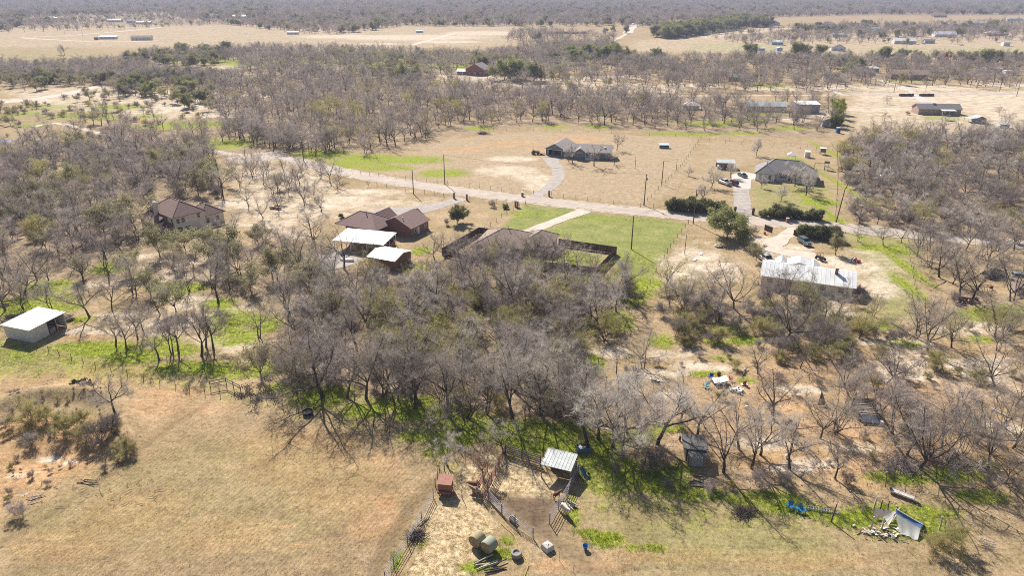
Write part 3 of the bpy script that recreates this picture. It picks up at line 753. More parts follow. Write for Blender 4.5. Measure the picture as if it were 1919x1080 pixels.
ALL = []        # (x, y, z, kind, variant, scale, rot, label, group, category, name, must)
def plant(p, kind, scale, rng, label, group, cat='tree', name=None, must=False, var=None):
    v = rng.randrange(len(KT[kind])) if var is None else var
    ALL.append([p[0], p[1], hz(p[0], p[1]), kind, v, scale, rng.uniform(0, 6.283), label, group, cat, name or {'tree':'bare_tree','bush':'bush'}.get(cat, cat), must])
def explicit(lst, kind, label, group, cat='tree', name=None, seed=1):
    """(x, base y, top y[, label[, variant]]) in the photo"""
    rng = random.Random(seed)
    for e in lst:
        h = tall(e[0], e[1], e[2]); var = e[4] if len(e) > 4 else rng.randrange(len(KT[kind]))
        s = h/KT[kind][var][2]
        lb = e[3] if len(e) > 3 and e[3] else label
        plant(G(e[0], e[1]), kind, s, rng, lb, None if (len(e) > 3 and e[3]) else group, cat, name, True, var)
def zone(poly, spacing, seed, mix, label, group, keep=1.0, size=(.6,1.2), clearings=(), cat='tree', name=None):
    rng = random.Random(seed)
    ks = [k for k, w in mix for _ in range(w)]
    for x, y in wscatter(poly, spacing, seed, keep, clearings):
        k = rng.choice(ks)
        c = 'bush' if 'bush' in k else cat
        lb = label
        plant((x, y), k, rng.uniform(*size), rng, lb, group, c, name if c == cat else None)

HOUSES = [[(265,385),(430,375),(440,445),(300,455),(250,430)], [(590,460),(665,395),(815,385),(825,450),(790,480),(780,505),(620,500)], (965,475,75,26), [(1010,450),(1160,455),(1165,515),(1140,520),(1010,500)],
          [(1410,485),(1620,500),(1625,575),(1410,560)], (1620,775,70,30), (1300,850,36,44), (1345,718,60,24), (1700,980,90,40)]
# --- trees that stand out one by one
explicit([
 (605,745,608,'tall bare tree with thick dark trunk at the field edge, over the black trough'),(558,735,635),(650,745,635),(686,747,625,'bare tree at the field edge casting a straight dark trunk shadow onto the pasture'),(743,752,635),
 (840,775,650),(873,786,650,'bare twin-limbed tree standing in bright green grass left of the corral'),(913,775,655),(1013,778,650),(1060,775,640),(1090,785,660),(780,765,655),(720,740,620),(960,785,650)],
 'bare','bare tree along the near edge of the central thicket','trees along the near edge of the thicket',seed=2)
explicit([(1121,822,700),(1168,853,735,'bare leaning tree in green grass right of the blue crate'),(1176,812,715),(1232,832,700,'bare forked tree between the blue crate and the plank shed'),(1307,814,712,'wide-limbed bare tree standing right behind the plank shed'),(1145,838,712),(1200,825,706),(1385,842,752),(1100,828,704),(1275,788,700),(1425,852,755),(1480,880,790)],
 'pale','pale bare tree in the row behind the corral and plank shed','pale trees behind the corral',seed=3)
explicit([(1356,885,770,'pale bare tree with split trunk just right of the plank shed'),(1409,878,775,'thin pale bare tree second to the right of the plank shed'),(1450,788,690,'bare tree with reddish trunk in open dirt below the fire pit'),
 (1565,898,830,'slender sapling standing alone on the bare dirt patch'),(1722,877,735,'large spreading bare tree with thick pale limbs above the tarp shelter'),(1886,905,850,'thin leaning bare tree at the right edge by the green strip'),
 (1562,808,690,'bare tree leaning beside the collapsed shed and brown tarp'),(1645,785,690,'bare tree growing against the collapsed shed'),(1537,822,745,'pale two-stemmed sapling below the collapsed shed'),(1790,800,715),(1830,830,730),(1765,840,760),(1680,835,735),(1740,855,745),(1800,872,765),(1850,885,775),(1900,840,740),(1660,720,640),(1590,740,660),
 (1472,637,530),(1507,602,530),(1575,608,560),(1637,592,550),(1719,634,570),(1739,658,560,'crooked bare tree with dark twisted limbs left of the open dirt'),(1870,658,590),(1865,724,640,'round-topped bare tree alone on the sandy slope at right'),(1205,690,615,'young two-stemmed tree beside the lone fence post'),
 (1280,585,510),(1420,700,640),(1500,690,640),(1905,760,690),(1890,620,560)],
 'bare','bare mesquite on the rough ground below the long white-roofed house','bare trees on the rough ground at right',seed=4)
explicit([(1375,577,487,'large dark-limbed bare tree left of the long white-roofed house'),(1472,572,495,'bare tree in front of the long white metal roof'),(1500,590,515),(1330,560,500),(1255,575,520),(1545,600,545),
 (1798,559,460,'large bare tree over the heap of red scrap metal'),(1821,564,470),(1897,564,455,'thick-trunked bare tree at the right edge beside the junk'),(1718,481,425),(1655,459,425),(1608,452,425,'small crooked bare tree by the road opposite the brush'),(1760,520,440),(1850,500,430),(1900,470,410),(1740,470,415),(1690,455,420),(1810,470,405)],
 'bare','bare tree between the long white-roofed house and the right edge','bare trees right of the white-roofed house',seed=5)
explicit([(1333,352,313),(1368,334,305),(1426,352,328),(1463,376,345,'small round bare tree in the middle of the white house front yard'),(1490,349,300),(1510,366,318,'round bare tree right of the white house beside green grass'),(1418,291,258),(1316,378,345),(1290,330,310)],
 'round','small round bare tree in the yard of the white house','yard trees of the white house',seed=6)
explicit([(1073,306,266),(1066,303,278),(1113,311,268,'white-trunked bare tree standing before the blue house porch'),(1151,308,284),(1156,282,252,'bare tree behind the right end of the blue house')],
 'tall','bare tree in the front yard of the blue house','yard trees of the blue house',seed=7)
explicit([(222,796,712,'bare tree growing on the earth bank among olive shrubs'),(216,648,590),(237,655,598),(258,635,580),(270,626,572),(298,674,618,'thin curved bare trunk standing alone by the field fence'),(324,664,585),(335,662,590),(376,668,570,'tallest bare tree with the long straight shadow by the field fence'),(400,655,580),(386,650,570)],
 'tall','slender bare tree along the fence of the left field','slender trees along the left field fence',seed=8)
explicit([(486,632,555,'broad bare tree with dark trunk above the bright green patch'),(45,550,480),(70,526,460),(96,580,520),(168,594,520,'bent bare tree standing just behind the white-roofed field shed'),(209,577,520),(255,553,490),(355,547,480),(409,567,480,'bare tree with a straight trunk in a bright green patch at left'),(587,571,500),(534,471,420),(497,464,420),(418,512,440),(204,529,470),(134,478,420),(110,475,420),(20,540,470),(12,490,430),(300,590,530),(560,520,440),(620,555,480),(450,520,450),(330,520,460),(645,505,425,'bare tree with thick trunk in front of the white carport roof'),(690,535,490),(780,530,488),(660,560,505),(590,620,540),(540,600,520),(600,508,440),(628,522,455),(705,548,492)],
 'bare','bare mesquite in the open wood left of the brown-roofed house','bare trees of the open wood at left',seed=9)
explicit([(635,340,312),(562,345,300),(590,372,340),(545,350,310),(522,365,320),(500,330,295),(478,325,280),(450,350,300),(690,350,338),(815,487,440),(835,480,435),(870,500,455),(930,520,460),(880,530,470),(1000,500,440),(1045,495,440),(1085,500,455),(1115,525,465,'bare tree leaning over the green fenced back yard')],
 'bare','bare tree beside the gravel clearing and houses in the middle distance','bare trees around the middle houses',seed=10)
explicit([(905,895,842,'bare tree with rusty brown dead leaves inside the corral')],'rust','','',seed=11)
explicit([(835,868,815,'small silvery bare tree leaning over the wire fence by the corral'),(945,850,790)],'pale','bare tree at the corner of the corral fence','',seed=12)
explicit([(1362,447,390,'big round dark live oak beside the road at the gate')],'oak','','',name='live_oak',seed=13)
explicit([(1417,488,458,'small round evergreen beside the white pickup'),(1566,478,440,'grey-green evergreen in front of the long white-roofed house')],'greyoak','','',name='live_oak',seed=14)
explicit([(856,418,386,'small dark cone-shaped evergreen alone on the bare yard')],'juniper','','',name='juniper_tree',seed=15)
explicit([(300,482,418,'grey-green evergreen crown in front of the two-storey house'),(283,555,503,'bushy evergreen in the open wood at far left'),(430,505,430,'evergreen with a leaning trunk right of the two-storey house'),(520,525,462,'yellowish evergreen beside the gravel yard'),(580,545,485),(490,708,640,'small evergreen by the fence corner at the field'),(520,355,325),(560,500,470),(390,480,425),(470,545,490),(560,560,505),(330,585,535),(620,600,545),(750,640,590)],
 'greyoak','grey-green evergreen near the two-storey house','evergreens near the two-storey house',name='live_oak',seed=16)
explicit([(80,410,372),(30,415,380),(235,400,360),(20,395,350),(255,430,365,'dark evergreen against the left side of the two-storey house')],'greyoak','evergreen in the wood left of the two-storey house','evergreens in the left wood',name='live_oak',seed=17)
explicit([(945,150,108,'large dark live oak right of the red gabled house'),(970,148,112),(1000,152,118),(905,128,105),(760,155,118,'rounded live oak standing in the wood left of the red gabled house'),(700,140,125),(1040,118,98),(1075,112,85,'green evergreen on the pasture rim near the dark long barn'),(1005,75,60),(1085,120,92),(1105,108,82),(1130,118,85),(1150,110,78),(1170,112,88),(1235,112,90),(1150,58,48),(1175,62,48,'round dark tree at the end of the straight far road'),(1135,60,52),
 (1405,108,82,'dark live oak in front of the small blue sheds'),(1490,108,80,'wide dark live oak among the right-hand pastures'),(1510,106,84),(1535,108,84),(1570,128,108),(1605,135,108),(1660,118,88),(1690,112,92),(1720,110,94),(1840,125,92),(1870,120,95),(1820,118,96),(1905,115,95),(1600,140,118)],
 'oak','dark live oak far off among bare woods and pastures','distant live oaks',name='live_oak',seed=18)
explicit([(1770,122,96,'orange-leaved tree among the distant evergreens')],'orangeoak','','',name='live_oak',seed=19)
explicit([(1805,124,104,'reddish-leaved tree beside the orange tree far off')],'redoak','','',name='live_oak',seed=20)
for i,(x,yb,yt) in enumerate([(1568,240,214),(1567,232,204),(1568,222,192),(1569,214,185)]):
    explicit([(x,yb,yt)],'poplar','yellow-green columnar tree in the row right of the white-roofed workshop','columnar yellow-green trees',name='columnar_tree',seed=30+i)
explicit([(115,102,83,'pair of bare trees alone in the far left pasture'),(121,103,82,'bare tree standing alone in the far left pasture'),(1872,216,196,'round bare tree alone on the pale field at far right'),(1658,226,208,'low bare tree on the brown field left of the brick house'),(1662,195,178,'small bare tree by the far road'),(1735,167,145),(1830,165,135),(1765,250,215),(1800,275,222,'bare tree in front of the brick house yard'),(1840,262,222),(1885,275,240)],
 'bare','bare tree by the far road at right','bare trees by the far road',seed=21)
# --- hedges: each shrub of a hedge
def hedge(a, b, n, h, label, group, seed):
    rng = random.Random(seed)
    for i in range(n):
        t = i/(n-1); p = G(*a).lerp(G(*b), t)
        plant((p.x+rng.uniform(-.3,.3), p.y+rng.uniform(-.3,.3)), 'hedge', h/2.4*rng.uniform(.7,1.2), rng, label, group, 'shrub', 'hedge_shrub', True)
hedge((1255,394),(1340,397),10,3.0,'dark green shrub of the clipped hedge left of the iron gate','hedge left of the iron gate',40)
hedge((1444,406),(1534,412),10,2.8,'dark green shrub of the hedge right of the iron gate','hedge right of the iron gate',41)
hedge((1502,442),(1562,450),7,3.0,'dark green shrub of the hedge behind the parked grey car','hedge behind the grey car',42)
rngx = random.Random(43)
plant(G(1431,407),'hedge',.8,rngx,'small silvery shrub at the left end of the hedge right of the gate',None,'shrub','hedge_shrub',True)
for (x,y,s,l) in [(923,388,.6,'small round shrub by the road fence above the green lawn'),(946,391,.55,'small shrub left of the brick gate post above the lawn'),(836,422,.6,'small shrub near the cone-shaped evergreen'),(1410,440,.7,'reddish low shrub between live oak and wooden gate'),(640,408,.45,'tiny green shrub alone on the bare yard'),(1700,215,.7,'small shrub on the brown field')]:
    plant(G(x,y),'hedge' if s<.6 else 'bush',s,rngx,l,None,'shrub','shrub',True)
# shrubs on the earth bank and rough ground
for (x,y,s,l) in [(55,795,1.0,'olive shrub at the left end of the earth bank'),(125,812,1.05,'tall olive-yellow shrub in the middle of the earth bank hollow'),(85,790,.8,None),(165,820,.9,None),(190,828,1.05,'grey-olive shrub at the right foot of the earth bank'),(212,812,.8,None),(238,850,.8,'dark-based shrub standing beside the field track'),(60,830,.6,None),(155,795,.8,None),(20,800,.6,None),(40,965,.7,'low olive shrub at the left edge of the field track')]:
    plant(G(x,y),'olivebush' if (x//5)%2 else 'bush',s,rngx,(l or 'shrub on the earth bank at left').replace('olive-yellow ','').replace('grey-olive ','').replace('olive ',''),None if l else 'shrubs on the earth bank','bush','bush',True)
for (x,y,s,k,l) in [(1267,632,1.25,'bush','large rounded grey bush alone on the sandy clearing'),(1350,640,1.0,'olivebush','yellow-green bush on the sandy clearing'),(1378,690,.55,'olivebush','small yellow-green bush above the fire pit'),(1570,640,1.1,'bush',None),(1540,650,.9,'bush',None),(1520,640,1.0,'bush',None),(1590,660,1.0,'olivebush','olive bush beside the sandy track'),(1655,672,.8,'olivebush',None),(1665,640,.8,'bush',None),(1690,640,.9,'bush',None),(1640,632,.8,'bush',None),(1745,690,1.0,'olivebush','tall olive bush right of the sandy track'),(1440,600,1.0,'bush',None),(1410,600,1.0,'bush',None),(1350,600,1.0,'bush',None),(1300,580,.9,'bush',None),(1490,605,.9,'bush',None),(1460,640,.9,'bush',None),(1460,675,.7,'olivebush',None),(1520,670,.7,'olivebush',None),(1240,590,.9,'bush',None),(1330,610,.9,'bush',None),
     (1780,1020,1.0,'olivebush','olive brush at the right end of the tarp shelter'),(1755,1035,.8,'olivebush',None),(1590,905,.6,'bush',None),(1600,740,1.0,'bush',None),(1680,750,1.0,'bush',None),(1700,780,.9,'bush',None),(1635,725,.9,'olivebush',None),(1470,905,.5,'bush',None),(1420,910,.7,'bush',None),(1240,865,.7,'bush',None),(1220,880,.8,'bush',None),(1330,920,.6,'bush',None),(1175,700,.5,'bush',None),(1560,440,.8,'bush',None),(1612,555,.7,'bush',None),(1605,575,.8,'bush','dark bush at the right corner of the long white-roofed house')]:
    plant(G(x,y),k,s,rngx,l or ('olive bush on the rough ground at right' if k=='olivebush' else 'bare grey bush on the rough ground at right'),None if l else ('olive bushes on the rough ground' if k=='olivebush' else 'bare bushes on the rough ground'),'bush','bush',True)
# --- woods
TH = [(515,680),(560,712),(610,728),(700,742),(860,768),(1000,778),(1080,780),(1095,705),(1135,640),(1190,570),(1180,532),(1060,530),(830,520),(790,545),(650,548),(560,600),(510,640)]
zone(TH, 5.3, 50, [('bare',5),('tall',4),('pale',2),('mossy',2)], 'bare grey tree inside the dense central thicket', 'trees of the central thicket', .92, (.6,1.12))
zone(TH, 4.6, 51, [('bush',5),('olivebush',4)], 'undergrowth bush inside the dense central thicket', 'undergrowth of the central thicket', .7, (.7,1.25))
zone([(640,690),(900,560),(1100,560),(900,700)], 9, 52, [('olivebush',1)], 'undergrowth bush inside the dense central thicket', 'undergrowth of the central thicket', .8, (1.3,1.9))
LW = [(-90,285),(200,268),(370,268),(405,300),(420,372),(370,372),(280,375),(262,440),(200,470),(-90,470)]
zone(LW, 6.6, 53, [('bare',10),('tall',2),('mossy',1),('greyoak',1)], 'bare tree in the dense wood left of the two-storey house', 'trees of the dense left wood', .95, (.6,1.2), HOUSES)
zone(LW, 5.5, 54, [('bush',5),('olivebush',1)], 'undergrowth bush in the left wood', 'undergrowth of the left wood', .5, (.7,1.2), HOUSES)
zone([(-90,470),(260,450),(440,450),(600,440),(600,600),(480,560),(330,530),(200,560),(-90,600)], 7.5, 55, [('bare',7),('mossy',1),('greyoak',2)], 'bare mesquite in the open wood left of the brown-roofed house', 'bare trees of the open wood at left', .8, (.6,1.0), HOUSES+[(420,600,60,40),(120,600,90,30),(380,625,60,30)])
zone([(480,420),(640,400),(640,330),(540,310),(420,300),(440,400)], 8, 56, [('bare',1)], 'bare tree beside the gravel clearing and houses in the middle distance', 'bare trees around the middle houses', .5, (.6,.95), HOUSES)
zone([(600,505),(800,500),(1000,505),(1170,520),(1000,540),(600,560)], 5.0, 57, [('bare',4),('tall',1),('bush',2)], 'bare tree behind the fenced house on the thicket rim', 'trees on the thicket rim', .7, (.55,.8), HOUSES[1:2]+[(725,525,75,30)])
zone([(850,500),(880,468),(950,478),(1050,478),(1060,500),(1120,505),(1000,515)], 4.8, 58, [('bare',3),('mossy',1)], 'bare tree standing among the roofs of the fenced house', 'trees around the fenced house', .9, (.6,.85))
RW = [(1580,268),(1700,258),(2120,250),(2120,475),(1930,462),(1830,448),(1720,438),(1600,418),(1575,330)]
zone(RW, 6.6, 59, [('bare',8),('pale',2),('mossy',1)], 'bare tree in the dense brush wood right of the white house', 'trees of the right brush wood', .95, (.5,1.08))
zone(RW, 5.4, 60, [('bush',7),('olivebush',1)], 'undergrowth bush in the right brush wood', 'undergrowth of the right brush wood', .7, (.7,1.2))
zone([(1640,445),(1760,452),(1960,475),(1960,560),(1860,530),(1740,540),(1740,470)], 7, 61, [('bare',1)], 'bare tree between the long white-roofed house and the right edge', 'bare trees right of the white-roofed house', .6, (.6,1.0))
MB1 = [(430,255),(400,205),(420,165),(560,150),(760,150),(900,168),(1100,175),(1270,188),(1280,246),(1130,236),(990,232),(880,236),(830,252),(700,284),(560,292),(470,272)]
zone(MB1, 7.8, 62, [('bare',9),('tall',1),('mossy',1)], 'bare tree of the dense grey wood behind the blue house', 'trees of the wood behind the blue house', .95, (.6,1.25))
zone([(1270,188),(1560,190),(1560,246),(1280,248)], 7.4, 63, [('bare',1)], 'bare tree around the metal-roofed sheds behind the blue house', 'trees around the metal-roofed sheds', .75, (.7,1.05), [(1440,205,50,12),(1516,212,24,16),(1295,206,20,7)])
zone([(1580,262),(1960,250),(1960,225),(1850,248),(1700,262)], 9, 64, [('bare',1)], 'bare tree below the brick house field', 'trees below the brick house field', .6, (.7,1.0))
zone([(60,262),(230,262),(400,265),(420,240),(300,225),(140,225)], 11, 65, [('bare',1)], 'scattered bare tree on the pale scrub at left', 'scattered trees on the left scrub', .7, (.6,1.0), [(110,245,60,14)])
zone([(400,260),(560,296),(640,296),(690,288),(560,270),(430,240)], 7, 66, [('bare',1)], 'bare tree of the dense grey wood behind the blue house', 'trees of the wood behind the blue house', .85, (.8,1.1))
zone([(-120,165),(60,172),(170,165),(330,205),(420,200),(420,150),(270,150),(60,140),(-120,140)], 10, 67, [('oak',2),('greyoak',3),('bare',2)], 'evergreen on the green scrub at far left', 'evergreens on the left scrub', .65, (.8,1.1))
zone([(-160,122),(80,128),(240,118),(300,138),(470,148),(420,165),(200,160),(-160,150)], 7.5, 68, [('bare',6),('greyoak',1)], 'bare tree in the far belt below the left pasture', 'trees in the far left belt', .95, (.85,1.15))
zone([(220,112),(320,98),(430,98),(440,120),(340,128),(230,125)], 12, 69, [('oak',3),('greyoak',2),('bare',2)], 'live oak in the cluster below the left pasture', 'live oak cluster below the left pasture', .85, (.7,1.35))
zone([(240,108),(500,92),(720,98),(900,108),(1100,112),(1280,128),(1280,170),(1000,160),(900,148),(440,148),(440,120)], 9, 70, [('bare',9),('greyoak',1)], 'bare tree on the open far ground around the red gabled house', 'trees around the red gabled house', .72, (.85,1.2), [(885,138,45,10)])
zone([(1000,85),(1140,82),(1170,112),(1280,118),(1290,150),(1100,112),(900,112),(960,95)], 8.5, 71, [('bare',7),('greyoak',1)], 'bare tree in the far belt by the straight road', 'trees by the straight far road', .85, (.85,1.15))
zone([(1280,112),(1400,110),(1640,122),(1960,120),(1960,165),(1700,160),(1440,175),(1280,172)], 8.2, 72, [('bare',12),('greyoak',1)], 'bare tree among the far houses at right', 'trees among the far right houses', .72, (.8,1.15), [(1563,150,22,8),(1632,135,20,8),(1690,148,50,8),(1885,134,20,6)])
zone([(960,62),(1010,60),(1140,66),(1160,76),(1010,82),(950,78)], 12, 73, [('bare',1)], 'bare tree in the far belt by the straight road', 'trees by the straight far road', .7, (.9,1.2))
zone([(1232,73),(1300,68),(1360,58),(1402,48),(1388,44),(1300,56),(1226,66)], 13, 74, [('oak',1)], 'dark evergreen in the long far row between pastures', 'long far row of evergreens', 1, (1.5,2.0))
zone([(1405,51),(1440,50),(1438,46),(1408,47)], 13, 75, [('oak',1)], 'dark evergreen in the clump at the end of the far row', 'far evergreen clump', 1, (1.4,1.9))
zone([(1340,78),(1560,60),(1600,72),(1500,82)], 14, 76, [('bare',1)], 'low bare tree on the far scrub behind the pastures', 'far scrub trees', .75, (.8,1.1))
zone([(1540,60),(1700,50),(2400,52),(2400,70),(1760,68),(1640,72)], 14, 77, [('bare',8),('oak',1)], 'bare tree among the farthest right houses', 'trees among the farthest houses', .7, (.9,1.2))
zone([(-1800,62),(20,58),(130,45),(230,40),(60,40),(-1800,42)], 16, 78, [('bare',5),('oak',1)], 'bare tree among far left farmsteads', 'trees among far left farmsteads', .5, (.9,1.3))
FARW = [(-2800,40),(0,40),(80,30),(300,24),(410,44),(480,52),(560,62),(640,64),(740,50),(1010,49),(1230,50),(1260,40),(1420,34),(1640,27),(2000,28),(4400,26),(4400,6),(-2800,6)]
zone(FARW, 13.5, 79, [('bare',8),('oak',1),('greyoak',1)], 'distant woodland', 'distant woodland', .93, (.8,1.6), [(440,40,60,3),(180,31,130,1.6),(1120,27,120,1.4),(1520,22,130,1.2),(880,19,120,1.0),(330,16,160,1.0),(1760,21,100,1.2),(640,13,140,.8),(1330,13,160,.8),(60,20,120,1.2),(700,36,70,1.2),(980,38,50,1.2)])
zone([(-3400,6),(5200,6),(5200,-3),(-3400,-3)], 22, 80, [('bare',5),('greyoak',1)], 'distant woodland', 'distant woodland', .9, (1.5,2.3), [(700,4,220,.9),(1650,4,200,.8),(250,3,300,.8),(1150,2,200,.6)])
zone([(1440,58),(1640,45),(1700,50),(1540,62)], 17, 82, [('oak',1),('bare',2)], 'bare tree among the farthest right houses', 'trees among the farthest houses', .6, (.9,1.3))

zone([(1235,545),(1420,560),(1600,590),(1630,670),(1500,690),(1380,640),(1250,655)], 4.4, 90, [('bush',4),('olivebush',2)], 'brush on the slope below the long white-roofed house', 'brush below the white-roofed house', .75, (.5,1.15))
zone([(1235,520),(1420,560),(1620,590),(1760,600),(1919,620),(1919,700),(1700,690),(1500,680),(1300,650)], 10, 91, [('bare',3),('mossy',2)], 'bare mesquite on the rough ground below the long white-roofed house', 'bare trees on the rough ground at right', .9, (.5,1.0), HOUSES)
zone([(1560,690),(1760,690),(1960,720),(1960,900),(1740,880),(1600,840)], 8.5, 92, [('bush',3),('olivebush',1),('bare',2)], 'bare tree on the orange ground at right', 'trees on the orange ground at right', .6, (.45,.9), HOUSES)
zone([(1740,560),(1960,560),(1960,720),(1800,700)], 9, 93, [('bush',1),('bare',2),('mossy',1)], 'bare tree on the sandy slope at the right edge', 'trees on the right sandy slope', .6, (.5,.95))
zone([(1290,62),(1500,52),(1919,38),(2300,36),(2300,72),(1919,80),(1640,84),(1400,86)], 13, 94, [('bare',8),('greyoak',1)], 'bare tree among the farthest right houses', 'trees among the farthest houses', .55, (.55,1.0))
zone([(-1500,30),(420,26),(400,46),(300,52),(60,60),(-1500,64)], 15, 95, [('bare',8),('greyoak',2)], 'bare tree among far left farmsteads', 'trees among far left farmsteads', .6, (.6,1.1), [(240,45,60,5)])
zone([(1380,112),(1919,112),(1919,120),(1640,124),(1380,118)], 9, 96, [('bare',6),('greyoak',3)], 'bare tree among the far houses at right', 'trees among the far right houses', .7, (.8,1.2))
zone([(600,100),(900,108),(1000,120),(900,130),(640,130)], 11, 97, [('greyoak',1),('mossy',1)], 'evergreen tree on the far open ground left of the red gabled house', 'evergreens left of the red gabled house', .4, (.8,1.2))
zone([(-100,205),(60,190),(200,175),(420,170),(420,215),(300,235),(200,250),(60,262),(-100,270)], 8.5, 98, [('bush',4),('olivebush',2),('bare',1),('greyoak',1)], 'bush or small tree on the pale scrub at left', 'growth on the left scrub', .5, (.45,1.0))
zone([(-40,745),(60,735),(200,735),(250,800),(235,870),(60,940),(-40,960)], 2.0, 99, [('bush',3),('olivebush',1)], 'low brown weeds on the earth bank at left', 'weeds on the earth bank', .5, (.12,.34))
zone([(1110,860),(1300,880),(1460,915),(1440,940),(1280,930),(1120,900)], 3.2, 100, [('bush',2),('olivebush',1)], 'low brush in the green strip by the plank shed', 'brush in the green strip', .45, (.2,.55))
zone([(1180,690),(1500,640),(1919,680),(1919,930),(1760,900),(1560,880),(1250,800)], 4.0, 101, [('bush',3),('olivebush',1)], 'low weeds on the orange ground at right', 'weeds on the orange ground', .5, (.15,.5), HOUSES)
# --- the trees that show largest become single trees; the rest is woodland
MOSTLY = {}
order = []
for i, t in enumerate(ALL):
    top = KT[t[3]][t[4]][2]*t[5]
    a = PX((t[0], t[1], t[2])); b_ = PX((t[0], t[1], t[2]+top))
    w = KT[t[3]][t[4]][3]*t[5]
    inside = -10 < b_[0] < 1929 and b_[1] < 1085 and a[1] > -5
    size = (a[1]-b_[1]) if inside else -1
    order.append((0 if t[11] else 1, -size, i))
def fam(k):
    return 'bush' if 'bush' in k else ('leaf' if k in ('oak','greyoak','juniper','poplar','rust','redoak','orangeoak') else ('hedge' if k == 'hedge' else 'bare'))
LIMIT = {'bare': 300, 'bush': 120, 'leaf': 150, 'hedge': 99}
count = {}
rest = {}
SRC = {}
for must, s, i in sorted(order):
    t = ALL[i]; f = fam(t[3])
    if count.get(f, 0) < LIMIT[f] and s < 0 and t[7] != 'distant woodland':
        count[f] = count.get(f, 0)+1
        nm = t[10]
        if f == 'leaf' and nm == 'bare_tree': nm = 'live_oak'
        ma, mc, top, rs = KT[t[3]][t[4]]
        lb = t[7]
        if f == 'leaf' and 'bare' in lb and not t[11]: lb = lb.replace('bare mesquite', 'evergreen').replace('bare tree', 'evergreen tree')
        gp = t[8]
        if gp and f == 'leaf' and not t[11]: gp = 'evergreens: '+gp
        e = thing(nm, lb, t[9], (t[0], t[1], t[2]), t[6], gp, t[5])
        a = link('trunk', ma, e); c_ = link('crown', mc, e)
        SRC.setdefault((t[3], t[4]), (a, c_))
    else:
        rest.setdefault((t[3], t[4]), []).append(t)
# every variant needs one standing tree to be copied from
def woodland(name, label, cat, tests):
    pts = []; idx = []; keys = []
    for k, lst in rest.items():
        if k not in SRC: continue
        sel = [t for t in lst if tests(t)]
        if not sel: continue
        keys.append(k)
        for t in sel: pts.append((t[0], t[1], t[2], t[5], t[6], len(keys)-1))
    if not pts: return
    A = np.array(pts, dtype=np.float32)
    me = bpy.data.meshes.new(name); me.vertices.add(len(A)); me.vertices.foreach_set('co', A[:, :3].ravel())
    for nm, c_, ty in (('tree_scale', 3, 'FLOAT'), ('tree_turn', 4, 'FLOAT'), ('tree_kind', 5, 'INT')):
        at = me.attributes.new(nm, ty, 'POINT'); at.data.foreach_set('value', A[:, c_].astype(np.int32 if ty == 'INT' else np.float32))
    o = link(name, me); tag(o, label, cat, None, 'stuff')
    ng = bpy.data.node_groups.new(name, 'GeometryNodeTree')
    ng.interface.new_socket('Geometry', in_out='INPUT', socket_type='NodeSocketGeometry'); ng.interface.new_socket('Geometry', in_out='OUTPUT', socket_type='NodeSocketGeometry')
    N = ng.nodes; L = ng.links; gi = N.new('NodeGroupInput'); go = N.new('NodeGroupOutput'); outj = N.new('GeometryNodeJoinGeometry')
    def attr(nm, ty):
        a = N.new('GeometryNodeInputNamedAttribute'); a.data_type = ty; a.inputs['Name'].default_value = nm
        return [s for s in a.outputs if s.enabled and s.name == 'Attribute'][0]
    ks, tr, sc = attr('tree_kind', 'INT'), attr('tree_turn', 'FLOAT'), attr('tree_scale', 'FLOAT')
    xyz = N.new('ShaderNodeCombineXYZ'); L.new(tr, xyz.inputs['Z'])
    e2r = N.new('FunctionNodeEulerToRotation'); L.new(xyz.outputs[0], e2r.inputs[0])
    for n_, k in enumerate(keys):
        j = N.new('GeometryNodeJoinGeometry')
        for ob in SRC[k]:
            oi = N.new('GeometryNodeObjectInfo'); oi.transform_space = 'ORIGINAL'; oi.inputs['Object'].default_value = ob
            L.new(oi.outputs['Geometry'], j.inputs[0])
        cmp_ = N.new('FunctionNodeCompare'); cmp_.data_type = 'INT'; cmp_.operation = 'EQUAL'
        ins = [s for s in cmp_.inputs if s.enabled]; L.new(ks, ins[0]); ins[1].default_value = n_
        iop = N.new('GeometryNodeInstanceOnPoints')
        L.new(gi.outputs[0], iop.inputs['Points']); L.new(cmp_.outputs[0], iop.inputs['Selection']); L.new(j.outputs[0], iop.inputs['Instance'])
        L.new(e2r.outputs[0], iop.inputs['Rotation']); L.new(sc, iop.inputs['Scale'])
        L.new(iop.outputs[0], outj.inputs[0])
    L.new(outj.outputs[0], go.inputs[0])
    md = o.modifiers.new('planting', 'NODES'); md.node_group = ng
    return o
missing = [k for k in rest if k not in SRC]
if missing: print('NO SOURCE', missing)
woodland('distant_woodland', 'hazy bare woodland covering the land towards the horizon', 'woodland', lambda t: t[7] == 'distant woodland' and 'bush' not in t[3])
woodland('bare_woodland', 'grey leafless mesquite woods filling the middle distance', 'woodland', lambda t: t[7] != 'distant woodland' and 'bush' not in t[3])
woodland('undergrowth', 'low grey and olive brush under the bare trees', 'undergrowth', lambda t: 'bush' in t[3])
print('TREES', count, {k: len(v) for k, v in rest.items()}, sum(len(v) for v in rest.values()))
